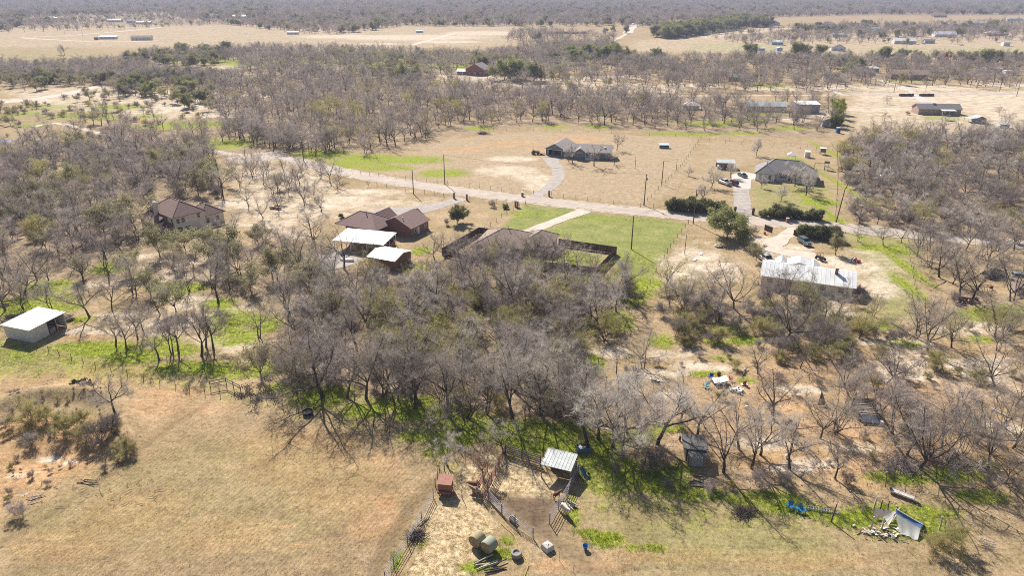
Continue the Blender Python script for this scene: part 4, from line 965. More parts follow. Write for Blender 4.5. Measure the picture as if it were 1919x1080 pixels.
# ------------------------------------------------------------------ buildings
M_BEIGE = mat('beige_stone', (0.74,0.645,0.54), (0.60,0.52,0.43), 1.6, bump=.3)
M_BROWNSHINGLE = mat('brown_shingles', (0.225,0.130,0.100), (0.145,0.083,0.063), 2.2, detail=8, bump=.3)
M_ROSESHINGLE = mat('rose_brown_shingles', (0.30,0.185,0.155), (0.215,0.13,0.108), 2.0, detail=8, bump=.3)
M_GREYSHINGLE = mat('grey_shingles', (0.27,0.245,0.235), (0.185,0.168,0.16), 2.2, detail=8, bump=.3)
M_TANSHINGLE = mat('weathered_shingles', (0.315,0.225,0.17), (0.205,0.145,0.11), 2.0, detail=8, bump=.3)
M_WHITEMETAL = mat('white_sheet_metal', (0.80,0.79,0.76), (0.62,0.61,0.58), 0.45, rough=.5, detail=9, spec=.4, stretch=(2.5,.5,1))
M_OLDMETAL = mat('weathered_sheet_metal', (0.50,0.53,0.50), (0.38,0.395,0.37), 0.7, rough=.5, detail=7, stretch=(1,3,1))
M_BRICKWALL = mat('red_brown_brick', (0.30,0.165,0.12), (0.20,0.105,0.08), 3.0, detail=8, bump=.3)
M_TANBRICK = mat('tan_brick', (0.42,0.29,0.225), (0.31,0.21,0.165), 3.0, detail=8)
M_BLUEGREY = mat('blue_grey_siding', (0.19,0.215,0.27), (0.15,0.17,0.215), 1.0, stretch=(.3,.3,8))
M_WHITEWALL = mat('white_brick', (0.78,0.76,0.74), (0.62,0.60,0.59), 2.4, detail=8)
M_TRIM = mat('white_trim', (0.80,0.78,0.75), (0.68,0.66,0.63), 2.0, rough=.6)
M_SHED = mat('white_rib_siding', (0.70,0.67,0.65), (0.58,0.55,0.54), 1.2, rough=.55)
M_REDSHED = mat('red_brown_siding', (0.26,0.13,0.095), (0.18,0.085,0.065), 1.2, stretch=(4,4,.5))
M_GREYSIDING = mat('grey_siding', (0.40,0.38,0.38), (0.30,0.285,0.285), 1.0, stretch=(.3,.3,6))
M_WOODFENCE = mat('stained_fence_boards', (0.135,0.080,0.060), (0.075,0.045,0.036), 2.5, stretch=(5,5,.5), rnd=.25)
M_OLDWOOD = mat('weathered_wood', (0.34,0.29,0.245), (0.19,0.155,0.125), 2.5, stretch=(3,3,.6), rnd=.15)
M_PALEWOOD = mat('pale_sun_bleached_wood', (0.62,0.55,0.47), (0.46,0.40,0.34), 2.5, stretch=(3,3,.6), rnd=.15)
M_DARKWOOD = mat('dark_old_wood', (0.115,0.085,0.065), (0.055,0.042,0.034), 3, rnd=.2)
M_DARK = mat('dark_interior', (0.02,0.02,0.022), (0.012,0.012,0.014), 2)
M_STEEL = mat('galvanised_pipe', (0.50,0.48,0.47), (0.34,0.32,0.31), 3, rough=.45, metal=.4)
M_MAUVEPIPE = mat('faded_pipe', (0.33,0.28,0.29), (0.22,0.185,0.19), 3, rough=.6)
M_RUSTY = mat('rusty_steel', (0.32,0.145,0.095), (0.19,0.085,0.06), 2.5, rough=.8, detail=8)
M_RUBBER = mat('black_rubber', (0.03,0.03,0.03), (0.018,0.018,0.018), 4, rough=.8)
GL = glass()
M_DUSTSHINGLE = mat('dusty_grey_shingles', (0.42,0.365,0.33), (0.30,0.26,0.235), 2.0, detail=8, bump=.3)

def window(th, x, y, z, w, h, ang=0.0, fm=None, panes=1):
    """a window whose outside faces local -y turned by ang; pane with a frame as its own piece"""
    Mx = Matrix.Translation((x, y, z)) @ Matrix.Rotation(ang, 4, 'Z')
    a = MB(); a.box(-w/2, w/2, -0.02, 0.06, -h/2, h/2, Mx)
    p = a.build('window', GL, th)
    f = MB(); t = 0.09
    for (x0,x1,z0,z1) in ((-w/2-t,w/2+t,h/2,h/2+t),(-w/2-t,w/2+t,-h/2-t,-h/2),(-w/2-t,-w/2,-h/2,h/2),(w/2,w/2+t,-h/2,h/2),(-w/2,w/2,-.03,.03)):
        f.box(x0,x1,-0.055,0.05,z0,z1,Mx)
    for k in range(1, panes): f.box(-w/2+w*k/panes-.03, -w/2+w*k/panes+.03, -0.05, 0.04, -h/2, h/2, Mx)
    f.build('frame', fm or M_TRIM, p)
    return p
def door(th, x, y, w=0.95, h=2.05, ang=0.0, m=None, z=0.0):
    Mx = Matrix.Translation((x, y, z)) @ Matrix.Rotation(ang, 4, 'Z')
    a = MB(); a.box(-w/2, w/2, -0.05, 0.05, 0.05, h, Mx)
    d = a.build('door', m or M_TRIM, th)
    k = MB(); k.box(w/2-.16, w/2-.1, -.11, -.05, 1.0, 1.08, Mx); k.build('handle', M_STEEL, d)
    return d
def walls(th, x0, x1, y0, y1, h, m, name='wall', gable=None, gz=0):
    a = MB(); a.box(x0, x1, y0, y1, -0.15, h)
    if gable == 'x':       # ridge along x: triangles at the x ends
        ym = (y0+y1)/2
        for x in (x0+.003, x1-.003): a.add([(x,y0,h),(x,y1,h),(x,ym,gz)], [(0,1,2)])
    elif gable == 'y':
        xm = (x0+x1)/2
        for y in (y0+.003, y1-.003): a.add([(x0,y,h),(x1,y,h),(xm,y,gz)], [(0,1,2)])
    return a.build(name, m, th)
def gable(th, x0, x1, y0, y1, ze, zr, m, axis='x', over=0.45, t=0.12, name='roof', ridge=0.5):
    a = MB()
    if axis == 'x':
        ym = y0+(y1-y0)*ridge; s0 = (zr-ze)/(ym-y0); s1 = (zr-ze)/(y1-ym)
        a.plate([(x0-over,y0-over,ze-over*s0+t),(x1+over,y0-over,ze-over*s0+t),(x1+over,ym,zr+t),(x0-over,ym,zr+t)], t)
        a.plate([(x0-over,ym,zr+t-.002),(x1+over,ym,zr+t-.002),(x1+over,y1+over,ze-over*s1+t),(x0-over,y1+over,ze-over*s1+t)], t)
    else:
        xm = x0+(x1-x0)*ridge; s0 = (zr-ze)/(xm-x0); s1 = (zr-ze)/(x1-xm)
        a.plate([(x0-over,y0-over,ze-over*s0+t),(x0-over,y1+over,ze-over*s0+t),(xm,y1+over,zr+t),(xm,y0-over,zr+t)], t)
        a.plate([(xm,y0-over,zr+t-.002),(xm,y1+over,zr+t-.002),(x1+over,y1+over,ze-over*s1+t),(x1+over,y0-over,ze-over*s1+t)], t)
    return a.build(name, m, th)
def hip(th, x0, x1, y0, y1, ze, zr, m, over=0.5, name='roof'):
    x0-=over; x1+=over; y0-=over; y1+=over; w=x1-x0; d=y1-y0
    a = MB()
    if w >= d: r0,r1=(x0+d/2,(y0+y1)/2),(x1-d/2,(y0+y1)/2)
    else: r0,r1=((x0+x1)/2,y0+w/2),((x0+x1)/2,y1-w/2)
    V=[(x0,y0,ze),(x1,y0,ze),(x1,y1,ze),(x0,y1,ze),(r0[0],r0[1],zr),(r1[0],r1[1],zr),(x0,y0,ze-.14),(x1,y0,ze-.14),(x1,y1,ze-.14),(x0,y1,ze-.14)]
    F=[(0,1,5,4),(1,2,5),(2,3,4,5),(3,0,4)] if w>=d else [(0,1,4),(1,2,5,4),(2,3,5),(3,0,4,5)]
    F+=[(0,6,7,1),(1,7,8,2),(2,8,9,3),(3,9,6,0),(6,9,8,7)]
    a.add(V,F)
    o=a.build(name, m, th)
    # ridge and hip caps
    c=MB()
    for p,q_ in ((4,5),(0,4),(3,4),(1,5),(2,5)) if w>=d else ((4,5),(0,4),(1,4),(2,5),(3,5)):
        if (Vector(V[p])-Vector(V[q_])).length>.2: c.bar(Vector(V[p])+Vector((0,0,.02)),Vector(V[q_])+Vector((0,0,.02)),.22,.06)
    c.build('ridge_cap', m, o)
    return o
def ribbed(th, P, n, m, name='roof', t=0.05, rib=0.05, gap=0.0, part='roof_panel'):
    """sheet roof of n panels side by side between edge P0-P1 (low) and P3-P2 (high), each panel a piece with a raised seam"""
    P=[Vector(p) for p in P]
    base=MB(); base.plate([p-Vector((0,0,.03)) for p in P], t); ro=base.build(name, m, th)
    for i in range(n):
        a0,a1=i/n,(i+1)/n
        p0,p1=P[0].lerp(P[1],a0),P[0].lerp(P[1],a1); p3,p2=P[3].lerp(P[2],a0),P[3].lerp(P[2],a1)
        g=(p1-p0).normalized()*gap
        q=MB(); q.plate([p0+g,p1-g,p2-g,p3+g],.025)
        q.bar(p0+Vector((0,0,.01)), p3+Vector((0,0,.01)), .05, rib)
        q.build(part, m, ro)
    return ro
def posts(th, pts, h, m, w=0.12, name='post'):
    for p in pts:
        a=MB(); a.box(p[0]-w/2,p[0]+w/2,p[1]-w/2,p[1]+w/2,-.2,h if not hasattr(h,'__call__') else h(p)); a.build(name,m,th)

# --- two-storey house in the left wood
th=thing('two_storey_house','two-storey beige stone house with dark brown hip roof and round-capped chimney','house',(-90.3,176.3,0),R(50))
walls(th,0,8.6,0,13.5,5.0,M_BEIGE); hip(th,0,8.6,0,13.5,5.0,7.9,M_BROWNSHINGLE,.55)
walls(th,8.6,14.6,1.2,9.0,3.1,M_BEIGE,'wing_wall'); hip(th,8.2,14.6,1.2,9.0,3.1,5.4,M_BROWNSHINGLE,.5,'wing_roof')
walls(th,-3.2,0,4.5,13.0,3.0,M_BEIGE,'wing_wall'); 
a=MB(); a.plate([(-3.7,3.9,3.0),(-3.7,13.5,3.0),(0.1,13.5,4.9),(0.1,3.9,4.9)],.15); a.build('wing_roof',M_BROWNSHINGLE,th)
hip(th,2.5,8.6,8,14.5,5.0,7.6,M_BROWNSHINGLE,.5,'rear_roof')
for x in (1.1,2.5): window(th,x,0,3.7,.95,1.3)
window(th,6.9,0,4.0,.8,1.3); window(th,1.3,0,1.3,1.3,1.4); window(th,3.4,0,1.2,1.4,1.3); door(th,7.4,0)
for x in (9.8,12.7): window(th,x,1.2,1.6,.9,1.4)
for y in (1.0,4.0): window(th,0,y,3.7,.9,1.3,R(-90))
a=MB(); a.plate([(-1.6,0.2,2.3),(-1.6,6.5,2.3),(0.05,6.5,3.1),(0.05,.2,3.1)],.12); a.build('porch_roof',M_BROWNSHINGLE,th)
posts(th,[(-1.4,.5),(-1.4,6.2)],2.3,M_TRIM)
a=MB(); a.box(-1.2,-0.2,7.5,8.5,-.1,7.4); ch=a.build('chimney',M_BEIGE,th)
a=MB(); a.lathe([(.62,7.4),(.66,7.6),(.55,7.9),(.3,8.1)],12,(-.7,8.0,0)); a.build('chimney_cap',M_TRIM,ch)
# --- brown roofed house, carport, red shed
th=thing('brown_roofed_house','low brick house with rose-brown shingle roof of many gables','house',(-26.9,174.6,0),R(62))
walls(th,0,8.2,0,9.5,2.7,M_BRICKWALL,gable='x',gz=5.0); gable(th,0,8.2,0,9.5,2.7,5.0,M_ROSESHINGLE,'x',.5)
walls(th,-5,2,9.5,18,2.7,M_BRICKWALL,'wing_wall'); hip(th,-6,3,7,20,2.7,5.6,M_ROSESHINGLE,.5,'wing_roof')
walls(th,5.2,10,2.5,7.5,2.7,M_BRICKWALL,'garage_wall',gable='x',gz=4.6); gable(th,5.0,10,2.5,7.5,2.7,4.6,M_ROSESHINGLE,'x',.4,name='garage_roof')
walls(th,2,7,10,15,2.7,M_BRICKWALL,'wing_wall',gable='x',gz=4.5); gable(th,2,7,10,15,2.7,4.6,M_ROSESHINGLE,'x',.4,name='front_gable_roof')
window(th,6.6,0,1.6,.9,1.2); door(th,3.4,0)
window(th,2.0,0,1.6,.9,1.1)
a=MB(); a.tube([(1,3.2,3.9),(1,3.2,4.9)],.1,8); a.build('roof_vent',M_STEEL,th); a=MB(); a.tube([(-2,13,4.8),(-2,13,6.1)],.13,8); a.build('roof_vent',M_STEEL,th)
th=thing('white_carport','white sheet-metal patio roof on posts behind the brown house','carport',(-45.4,165.0,0),R(-15))
ribbed(th,[(0,0,2.7),(14.0,0,2.7),(14.0,8.2,3.25),(0,8.2,3.25)],12,M_WHITEMETAL,rib=.03)
posts(th,[(.3,.2),(4.8,.2),(9.3,.2),(13.7,.2),(13.7,4),(13.7,7.9),(.3,7.9)],2.65,M_TRIM,.14)
a=MB(); a.box(13.3,13.45,0.3,8.0,0,1.1); a.build('low_wall',M_BRICKWALL,th)
a=MB(); a.box(0.4,13.2,7.6,7.8,0,2.6); a.build('back_wall',M_BRICKWALL,th)
th=thing('red_shed','red-brown shed with bright white sheet-metal roof','shed',(-34.6,154.1,0),R(-24))
walls(th,0.2,7.6,0.2,7.4,2.5,M_REDSHED)
a=MB(); a.add([(7.6,.2,2.5),(7.6,7.4,2.5),(7.6,3.8,3.3)],[(0,1,2)]); a.add([(.2,.2,2.5),(.2,7.4,2.5),(.2,3.8,3.3)],[(0,2,1)]); a.build('gable_wall',M_REDSHED,th)
ribbed(th,[(0,-.2,2.52),(7.9,-.2,2.52),(7.9,3.8,3.42),(0,3.8,3.42)],8,M_WHITEMETAL,rib=.03); ribbed(th,[(7.9,7.7,2.52),(0,7.7,2.52),(0,3.8,3.415),(7.9,3.8,3.415)],8,M_WHITEMETAL,'rear_roof',rib=.03)
door(th,7.63,3.0,1.6,2.1,R(90),M_REDSHED); window(th,2.2,.19,1.5,1.0,.8)
th=thing('garden_windmill','thin pale lattice windmill tower beside the red shed','windmill',G(757.5,494),R(20))
a=MB()
for sx,sy in ((-1,-1),(1,-1),(1,1),(-1,1)): a.bar((sx*.45,sy*.45,0),(sx*.05,sy*.05,2.9),.045)
for k in range(1,5):
    r=.45-.08*k; z=k*.58
    for i in range(4):
        q=[(-r,-r),(r,-r),(r,r),(-r,r)]; a.bar((*q[i],z),(*q[(i+1)%4],z),.03)
a.build('tower',M_PALEWOOD,th)
a=MB()
for i in range(8):
    t=i*math.pi/4; a.plate([(.05*math.cos(t),-.12,3.0+.05*math.sin(t)),(.42*math.cos(t-.2),-.12,3.0+.42*math.sin(t-.2)),(.42*math.cos(t+.2),-.16,3.0+.42*math.sin(t+.2))],.01)
a.build('fan',M_STEEL,th)
a=MB(); a.box(-.3,.3,0,.02,0,.9); 
th=thing('white_feed_box','pale crate standing against the red shed wall','crate',G(719,499),R(-24)); a=MB(); a.box(-.75,.75,-.4,.4,0,.85); a.build('crate_body',M_SHED,th); a=MB(); a.box(-.8,.8,-.45,.45,.85,.93); a.build('lid',M_SHED,th)
th=thing('boat_hull','small white upturned boat on the gravel beneath the bare tree','boat',G(650,489),R(-15))
a=MB(); n=9; vs=[]
for i in range(n):
    t=i/(n-1)*2-1; w=.75*(1-abs(t)**2.4)+.04
    vs+=[(t*1.9,-w,.0),(t*1.9,-w*.8,.45),(t*1.9,0,.62),(t*1.9,w*.8,.45),(t*1.9,w,0)]
a.add(vs,[(i*5+k,i*5+k+1,i*5+6+k,i*5+5+k) for i in range(n-1) for k in range(4)]); a.build('hull',M_TRIM,th,True)
# --- fenced house
th=thing('fenced_house','tan-roofed house half hidden by bare trees inside the dark board fence','house',(-6.2,172.0,0),R(-17))
walls(th,0,15,-10,1.0,2.7,M_TANBRICK); hip(th,0,13.5,-10,1.0,2.7,5.6,M_TANSHINGLE,.55)
walls(th,11,18,-6,2.5,2.7,M_TANBRICK,'garage_wall'); hip(th,11,18,-6,2.5,2.7,4.9,M_TANSHINGLE,.5,'garage_roof')
for x in (2,5.5,12.5): window(th,x,-10,1.5,1.2,1.2)
door(th,8.8,-10,1.8,2.1)
a=MB(); a.plate([(2.5,-13.4,2.3),(9.5,-13.4,2.3),(9.5,-10,2.7),(2.5,-10,2.7)],.12); a.build('patio_roof',M_TANSHINGLE,th); posts(th,[(2.7,-13.2),(9.3,-13.2),(6,-13.2)],2.25,M_TRIM)
a=MB(); a.tube([(6.9,-4.6,5.4),(6.9,-4.6,6.5)],.08,6); a.build('vent_pipe',M_STEEL,th)
def board_fence(name,label,pts,h=1.85,panel=2.4,group=None,m=None,seed=1):
    """dark privacy fence: every bay a panel of its own with single boards, posts between"""
    rng=random.Random(seed); th=thing(name,label,'fence',(0,0,0),0,group)
    for a,b in zip(pts[:-1],pts[1:]):
        a=Vector((a[0],a[1],0)); b=Vector((b[0],b[1],0)); L=(b-a).length; n=max(1,round(L/panel)); d=(b-a)/n; u=d.normalized(); nr=Vector((-u.y,u.x,0))
        for i in range(n):
            p=a+d*i; q=MB(); k=int(panel/.16); s=d.length/k
            for j in range(k):
                c=p+u*(s*(j+.5))+nr*rng.uniform(-.012,.012); q.cbox((c.x,c.y,h/2+rng.uniform(-.02,.02)),(s*.93,.03,h),math.atan2(u.y,u.x))
            q.bar(p+Vector((0,0,.4))+nr*.06,p+d+Vector((0,0,.4))+nr*.06,.05,.09); q.bar(p+Vector((0,0,h-.3))+nr*.06,p+d+Vector((0,0,h-.3))+nr*.06,.05,.09)
            q.build('panel',m or M_WOODFENCE,th)
            r=MB(); r.cbox((p.x+nr.x*.08,p.y+nr.y*.08,h/2),(.1,.1,h+.1)); r.build('post',m or M_WOODFENCE,th)
    return th
board_fence('privacy_fence','dark brown board fence enclosing the back yard of the tan-roofed house',[(-4.6,176.0),(-8.9,177.7),(-17.5,161.5),(-12.0,157.5),(-4.4,153.8),(9.6,151.9),(19.7,148.8),(26.2,162.5),(12.0,168.6)])
a_=thing('patio_table','round pale patio table in the fenced green yard','table',G(1060,491)); a=MB(); a.lathe([(.05,0),(.35,0),(.05,.05),(.05,.7),(.55,.72),(.55,.76)],12); a.build('table_top',M_PALEWOOD,a_)
# --- blue-grey house and garage
th=thing('blue_garage','dark blue-grey gabled garage with open door and white trim','garage',(13.4,272.4,0),R(-24))
x1=7.6
walls(th,0,1.0,0,12.5,2.7,M_BLUEGREY); walls(th,x1-1.0,x1,0,12.5,2.7,M_BLUEGREY); walls(th,1.0,x1-1,12.2,12.5,2.7,M_BLUEGREY)
a=MB(); a.box(1.0,x1-1.0,0.002,.3,2.25,2.7); a.add([(0,.002,2.7),(x1,.002,2.7),(x1/2,.002,4.75)],[(0,1,2)]); a.add([(0,12.5,2.7),(x1,12.5,2.7),(x1/2,12.5,4.75)],[(0,2,1)]); a.build('front_wall',M_BLUEGREY,th)
gable(th,0,x1,0,12.5,2.7,4.75,M_DUSTSHINGLE,'y',.45)
a=MB(); a.box(.8,1.05,-.06,.0,0,2.3); a.box(x1-1.05,x1-.8,-.06,0,0,2.3); a.box(.8,x1-.8,-.06,0,2.25,2.45); a.bar((-.4,-.5,2.62),(x1/2,-.5,4.85),.06,.22); a.bar((x1+.4,-.5,2.62),(x1/2,-.5,4.85),.06,.22); a.build('door_trim',M_TRIM,th)
window(th,x1/2,0,3.6,.6,.6); a=MB(); a.box(1.0,x1-1,0.1,12,-.05,.06); a.build('garage_floor',M_CONC,th)
a=MB(); a.box(1.6,3.2,2,5.5,.05,1.3); a.box(4.2,5.8,3,6,.05,1.5); a.build('stored_boxes',M_OLDWOOD,th)
th=thing('blue_house','dark blue-grey low house with white porch and shingle roof','house',(20.2,267.0,0),R(-11))
walls(th,0,18,0,8,2.9,M_BLUEGREY,gable='x',gz=4.9); gable(th,0,18,0,8,2.9,4.9,M_DUSTSHINGLE,'x',.5)
walls(th,4.2,8.4,-1.4,0,2.9,M_BLUEGREY,'bay_wall',gable='y',gz=4.3); gable(th,4.2,8.4,-1.4,3.5,2.9,4.35,M_DUSTSHINGLE,'y',.4,name='bay_roof')
window(th,6.3,-1.4,1.9,1.6,1.2,panes=2); window(th,13,0,1.8,1.5,1.2,panes=2); window(th,16.6,0,1.8,1.4,1.2,panes=2); door(th,10.4,0); window(th,9.2,0,1.7,.6,1.3); window(th,2.2,0,1.8,1.2,1.2)
a=MB(); a.box(8.5,11.6,-1.6,0,-.1,.5); pr=a.build('porch_floor',M_TRIM,th)
for i in range(16):
    a=MB(); x=8.55+i*.2; a.box(x-.03,x+.03,-1.58,-1.53,.5,1.35); a.build('baluster',M_TRIM,pr)
a=MB(); a.box(8.5,11.6,-1.6,-1.5,1.35,1.43); a.build('handrail',M_TRIM,pr); posts(th,[(8.55,-1.55),(11.55,-1.55)],2.9,M_TRIM,.14)
for (x,z) in ((2.0,4.3),(15.2,4.3)):
    a=MB(); a.box(x,x+.7,2.0,2.6,z-.25,z+.1); a.build('skylight',M_TRIM,th)
# --- white house with grey hip roof
th=thing('white_house','white brick house with grey hip roof facing the iron gate','house',(83.7,233.2,0),R(-20))
walls(th,0,6.2,0,8,2.7,M_WHITEWALL); walls(th,6.2,18.5,3.2,12,2.7,M_WHITEWALL,'rear_wall'); walls(th,12.0,19.5,1.0,9,2.7,M_WHITEWALL,'wing_wall')
hip(th,0,6.2,0,12,2.7,5.2,M_GREYSHINGLE,.5,'front_roof'); hip(th,0.5,18.5,2.8,13,2.7,6.3,M_GREYSHINGLE,.5); hip(th,12.0,19.5,1.0,10,2.7,5.0,M_GREYSHINGLE,.5,'wing_roof')
window(th,1.6,0,1.5,.8,1.5); window(th,4.6,0,1.5,.8,1.5); window(th,9.0,3.2,1.6,2.0,1.5,panes=3); door(th,11.2,3.2,m=M_DARKWOOD); window(th,15,1.0,1.5,1.2,1.4); window(th,0,4,1.5,1.0,1.2,R(-90))
a=MB(); a.box(6.3,11.9,1.2,3.1,-.05,.12); a.build('porch_floor',M_CONC,th); posts(th,[(7.2,1.4),(11.5,1.4)],2.7,M_TRIM,.2)
def canopy(label,loc,rz,w,d,h,zr,m=None,legs=True,group=None):
    th=thing('canopy',label,'canopy',loc,rz,group); a=MB(); c=(w/2,d/2)
    V=[(0,0,h),(w,0,h),(w,d,h),(0,d,h),(w/2,d/2,zr)]
    a.add(V+[(p[0],p[1],p[2]-.22) for p in V[:4]],[(0,1,4),(1,2,4),(2,3,4),(3,0,4),(0,5,6,1),(1,6,7,2),(2,7,8,3),(3,8,5,0)]); a.build('cover',m or M_TRIM,th)
    if legs: posts(th,[(.06,.06),(w-.06,.06),(w-.06,d-.06),(.06,d-.06)],h,M_STEEL,.06,'leg')
    return th
canopy('white pop-up canopy behind the grey hip roof',G(1474,302),R(-20),3.2,3.2,2.3,3.4)
th=thing('small_white_shed','small white shed with flat roof behind the white house','shed',G(1508,295),R(-15)); walls(th,0,1.9,0,1.9,2.2,M_SHED); a=MB(); a.plate([(-.15,-.15,2.2),(2.05,-.15,2.2),(2.05,2.05,2.45),(-.15,2.05,2.45)],.08); a.build('roof',M_WHITEMETAL,th); door(th,.95,0,.8,1.8,m=M_SHED)
th=thing('brown_tree_stand','brown wooden box stand on posts beneath the tree at the yard corner','stand',G(1541,289),R(-10)); a=MB(); a.box(-1,1,-.8,.8,.9,2.4); a.build('box_body',M_BRICKWALL,th); a=MB(); a.plate([(-1.2,-1,2.45),(1.2,-1,2.45),(1.2,1,2.6),(-1.2,1,2.6)],.06); a.build('roof',M_WHITEMETAL,th); posts(th,[(-.9,-.7),(.9,-.7),(.9,.7),(-.9,.7)],.9,M_DARKWOOD,.1,'leg')
th=thing('open_carport','open carport with pale metal roof and stored things beside the parked pickup','carport',G(1343,317),R(-8))
ribbed(th,[(0,0,2.35),(6.6,0,2.35),(6.6,4.2,2.75),(0,4.2,2.75)],6,M_OLDMETAL,rib=.03); posts(th,[(.15,.15),(2.3,.15),(4.4,.15),(6.45,.15),(.15,4),(6.45,4)],2.3,M_PALEWOOD,.1)
a=MB(); a.box(.3,1.5,.6,1.9,0,1.1); a.build('stored_chest',M_TRIM,th); a=MB(); a.box(2.2,3.4,1,2.4,0,.9); a.build('stored_mower',M_RUSTY,th); a=MB(); a.box(4,6,.8,2.2,0,1.2); a.build('stored_trailer',M_STEEL,th); a=MB(); a.box(.1,6.5,3.9,4.05,0,1.6); a.build('back_wall',M_OLDWOOD,th)
th=thing('swing_set','wooden climbing frame with slide right of the white house','playset',G(1535,317),R(-25))
a=MB()
for s in (-1,1):
    for y in (-1.2,1.2): a.bar((s*1.9,y,0),(s*1.6,0,2.2),.1)
a.bar((-1.8,0,2.2),(1.8,0,2.2),.12); a.build('swing_frame',M_DARKWOOD,th)
a=MB(); a.box(1.6,3.0,-.7,.7,1.2,1.32); posts(th,[(1.7,-.6),(2.9,-.6),(1.7,.6),(2.9,.6)],2.6,M_DARKWOOD,.1,'tower_post'); a.build('deck',M_OLDWOOD,th)
a=MB(); a.plate([(1.4,-.9,2.5),(3.2,-.9,2.5),(3.2,0,3.2),(1.4,0,3.2)],.04); a.plate([(1.4,0,3.2),(3.2,0,3.2),(3.2,.9,2.5),(1.4,.9,2.5)],.04); a.build('tent_roof',mat('green_canvas',(0.05,0.10,0.06)),th)
a=MB(); a.plate([(3.0,-.3,1.25),(3.0,.3,1.25),(5.0,.3,.15),(5.0,-.3,.15)],.06); a.build('slide',mat('green_plastic',(0.06,0.22,0.10),rough=.4),th)
# --- long white-roofed house
th=thing('long_white_roofed_house','long stone house with ribbed white metal roof and brick chimney','house',(55.2,142.2,0),R(-22))
walls(th,.4,19.0,.4,9.5,2.6,M_BEIGE,gable='x',gz=4.2)
ribbed(th,[(0,0,2.55),(19.6,0,2.55),(19.6,5.2,4.35),(0,5.2,4.35)],22,M_WHITEMETAL,rib=.05); ribbed(th,[(19.6,10,2.7),(0,10,2.7),(0,5.2,4.345),(19.6,5.2,4.345)],22,M_WHITEMETAL,'rear_roof',rib=.05)
a=MB(); a.box(15.2,15.8,3.6,4.3,3.4,5.2); ch=a.build('chimney',M_BRICKWALL,th); a=MB(); a.box(15.12,15.88,3.52,4.38,5.2,5.3); a.build('chimney_cap',M_CONC,ch)
a=MB(); a.lathe([(.2,0),(.24,.2),(.1,.35)],10,(4.6,1.6,3.05)); a.build('roof_vent',M_STEEL,th)
for x in (2.2,6,9.8,13.2,16.8): window(th,x,.4,1.5,1.2,1.1)
door(th,11.6,.4)
for i,(x,y,w,z,l) in enumerate([(1464,489,2.8,3.4,'smaller white peaked canopy at the left behind the long white roof'),(1498,489,5.2,4.2,'largest white peaked canopy behind the long white roof'),(1524,497,2.8,3.4,'white peaked canopy at the right of the group behind the long roof')]):
    th=thing('canopy',l,'canopy',(0,0,0),0); p=G(x,y,z); th.location=(p.x-w/2,p.y,0); th.rotation_euler=(0,0,R(-22))
    gable(th,0,w,0,4.5,z-1.0,z,M_WHITEMETAL,'y',.1,.05,'cover'); posts(th,[(.1,.1),(w-.1,.1),(w-.1,4.4),(.1,4.4)],z-1,M_STEEL,.07,'leg')
    a=MB(); a.add([(0,.05,z-1.0),(w,.05,z-1.0),(w/2,.05,z)],[(0,1,2)]); a.build('gable_cloth',M_WHITEMETAL,th)
# --- white field shed at the left
th=thing('field_shed','open-sided shed with white ribbed walls and flat white roof at field edge','shed',(-96.6,117.4,0),R(-18.6))
def ribwall(th,p,q,h0,h1,n,name='wall_panel'):
    p=Vector(p); q=Vector(q)
    for i in range(n):
        a=p.lerp(q,i/n); b=p.lerp(q,(i+1)/n); m=MB(); d=(q-p).normalized(); nr=Vector((-d.y,d.x,0))*.03
        za=h0+(h1-h0)*i/n; zb=h0+(h1-h0)*(i+1)/n
        m.add([a-nr,b-nr,b-nr+Vector((0,0,zb)),a-nr+Vector((0,0,za)),a+nr,b+nr,b+nr+Vector((0,0,zb)),a+nr+Vector((0,0,za))],[(0,1,2,3),(5,4,7,6),(0,3,7,4),(1,5,6,2),(3,2,6,7)])
        for k in range(4):
            c=a.lerp(b,(k+.5)/4); m.bar(c-nr*1.3,c-nr*1.3+Vector((0,0,za+(zb-za)*(k+.5)/4-.02)),.05)
        m.build(name,M_SHED,th)
ribwall(th,(0,0,0),(6.8,0,0),2.75,2.75,6); ribwall(th,(6.8,0,0),(6.8,3.4,0),2.75,2.85,3); ribwall(th,(0,7.2,0),(0,0,0),3.0,2.75,6); ribwall(th,(6.8,7.2,0),(0,7.2,0),3.0,3.0,6)
ribbed(th,[(-.3,-.35,2.84),(7.1,-.35,2.84),(7.1,7.6,3.12),(-.3,7.6,3.12)],7,M_WHITEMETAL,rib=.02)
posts(th,[(6.7,5.3),(6.7,7.1)],2.9,M_STEEL,.1)
a=MB(); a.box(5.2,6.6,3.8,5.0,0,1.0); a.build('stored_bench',M_OLDWOOD,th); a=MB(); a.box(5.9,6.4,5.4,5.8,0,.7); a.build('fuel_can',mat('red_plastic',(.5,.05,.04),rough=.4),th); a=MB(); a.box(3.2,5.0,4.6,6.6,0,1.6); a.build('stored_machine',M_DARKWOOD,th)
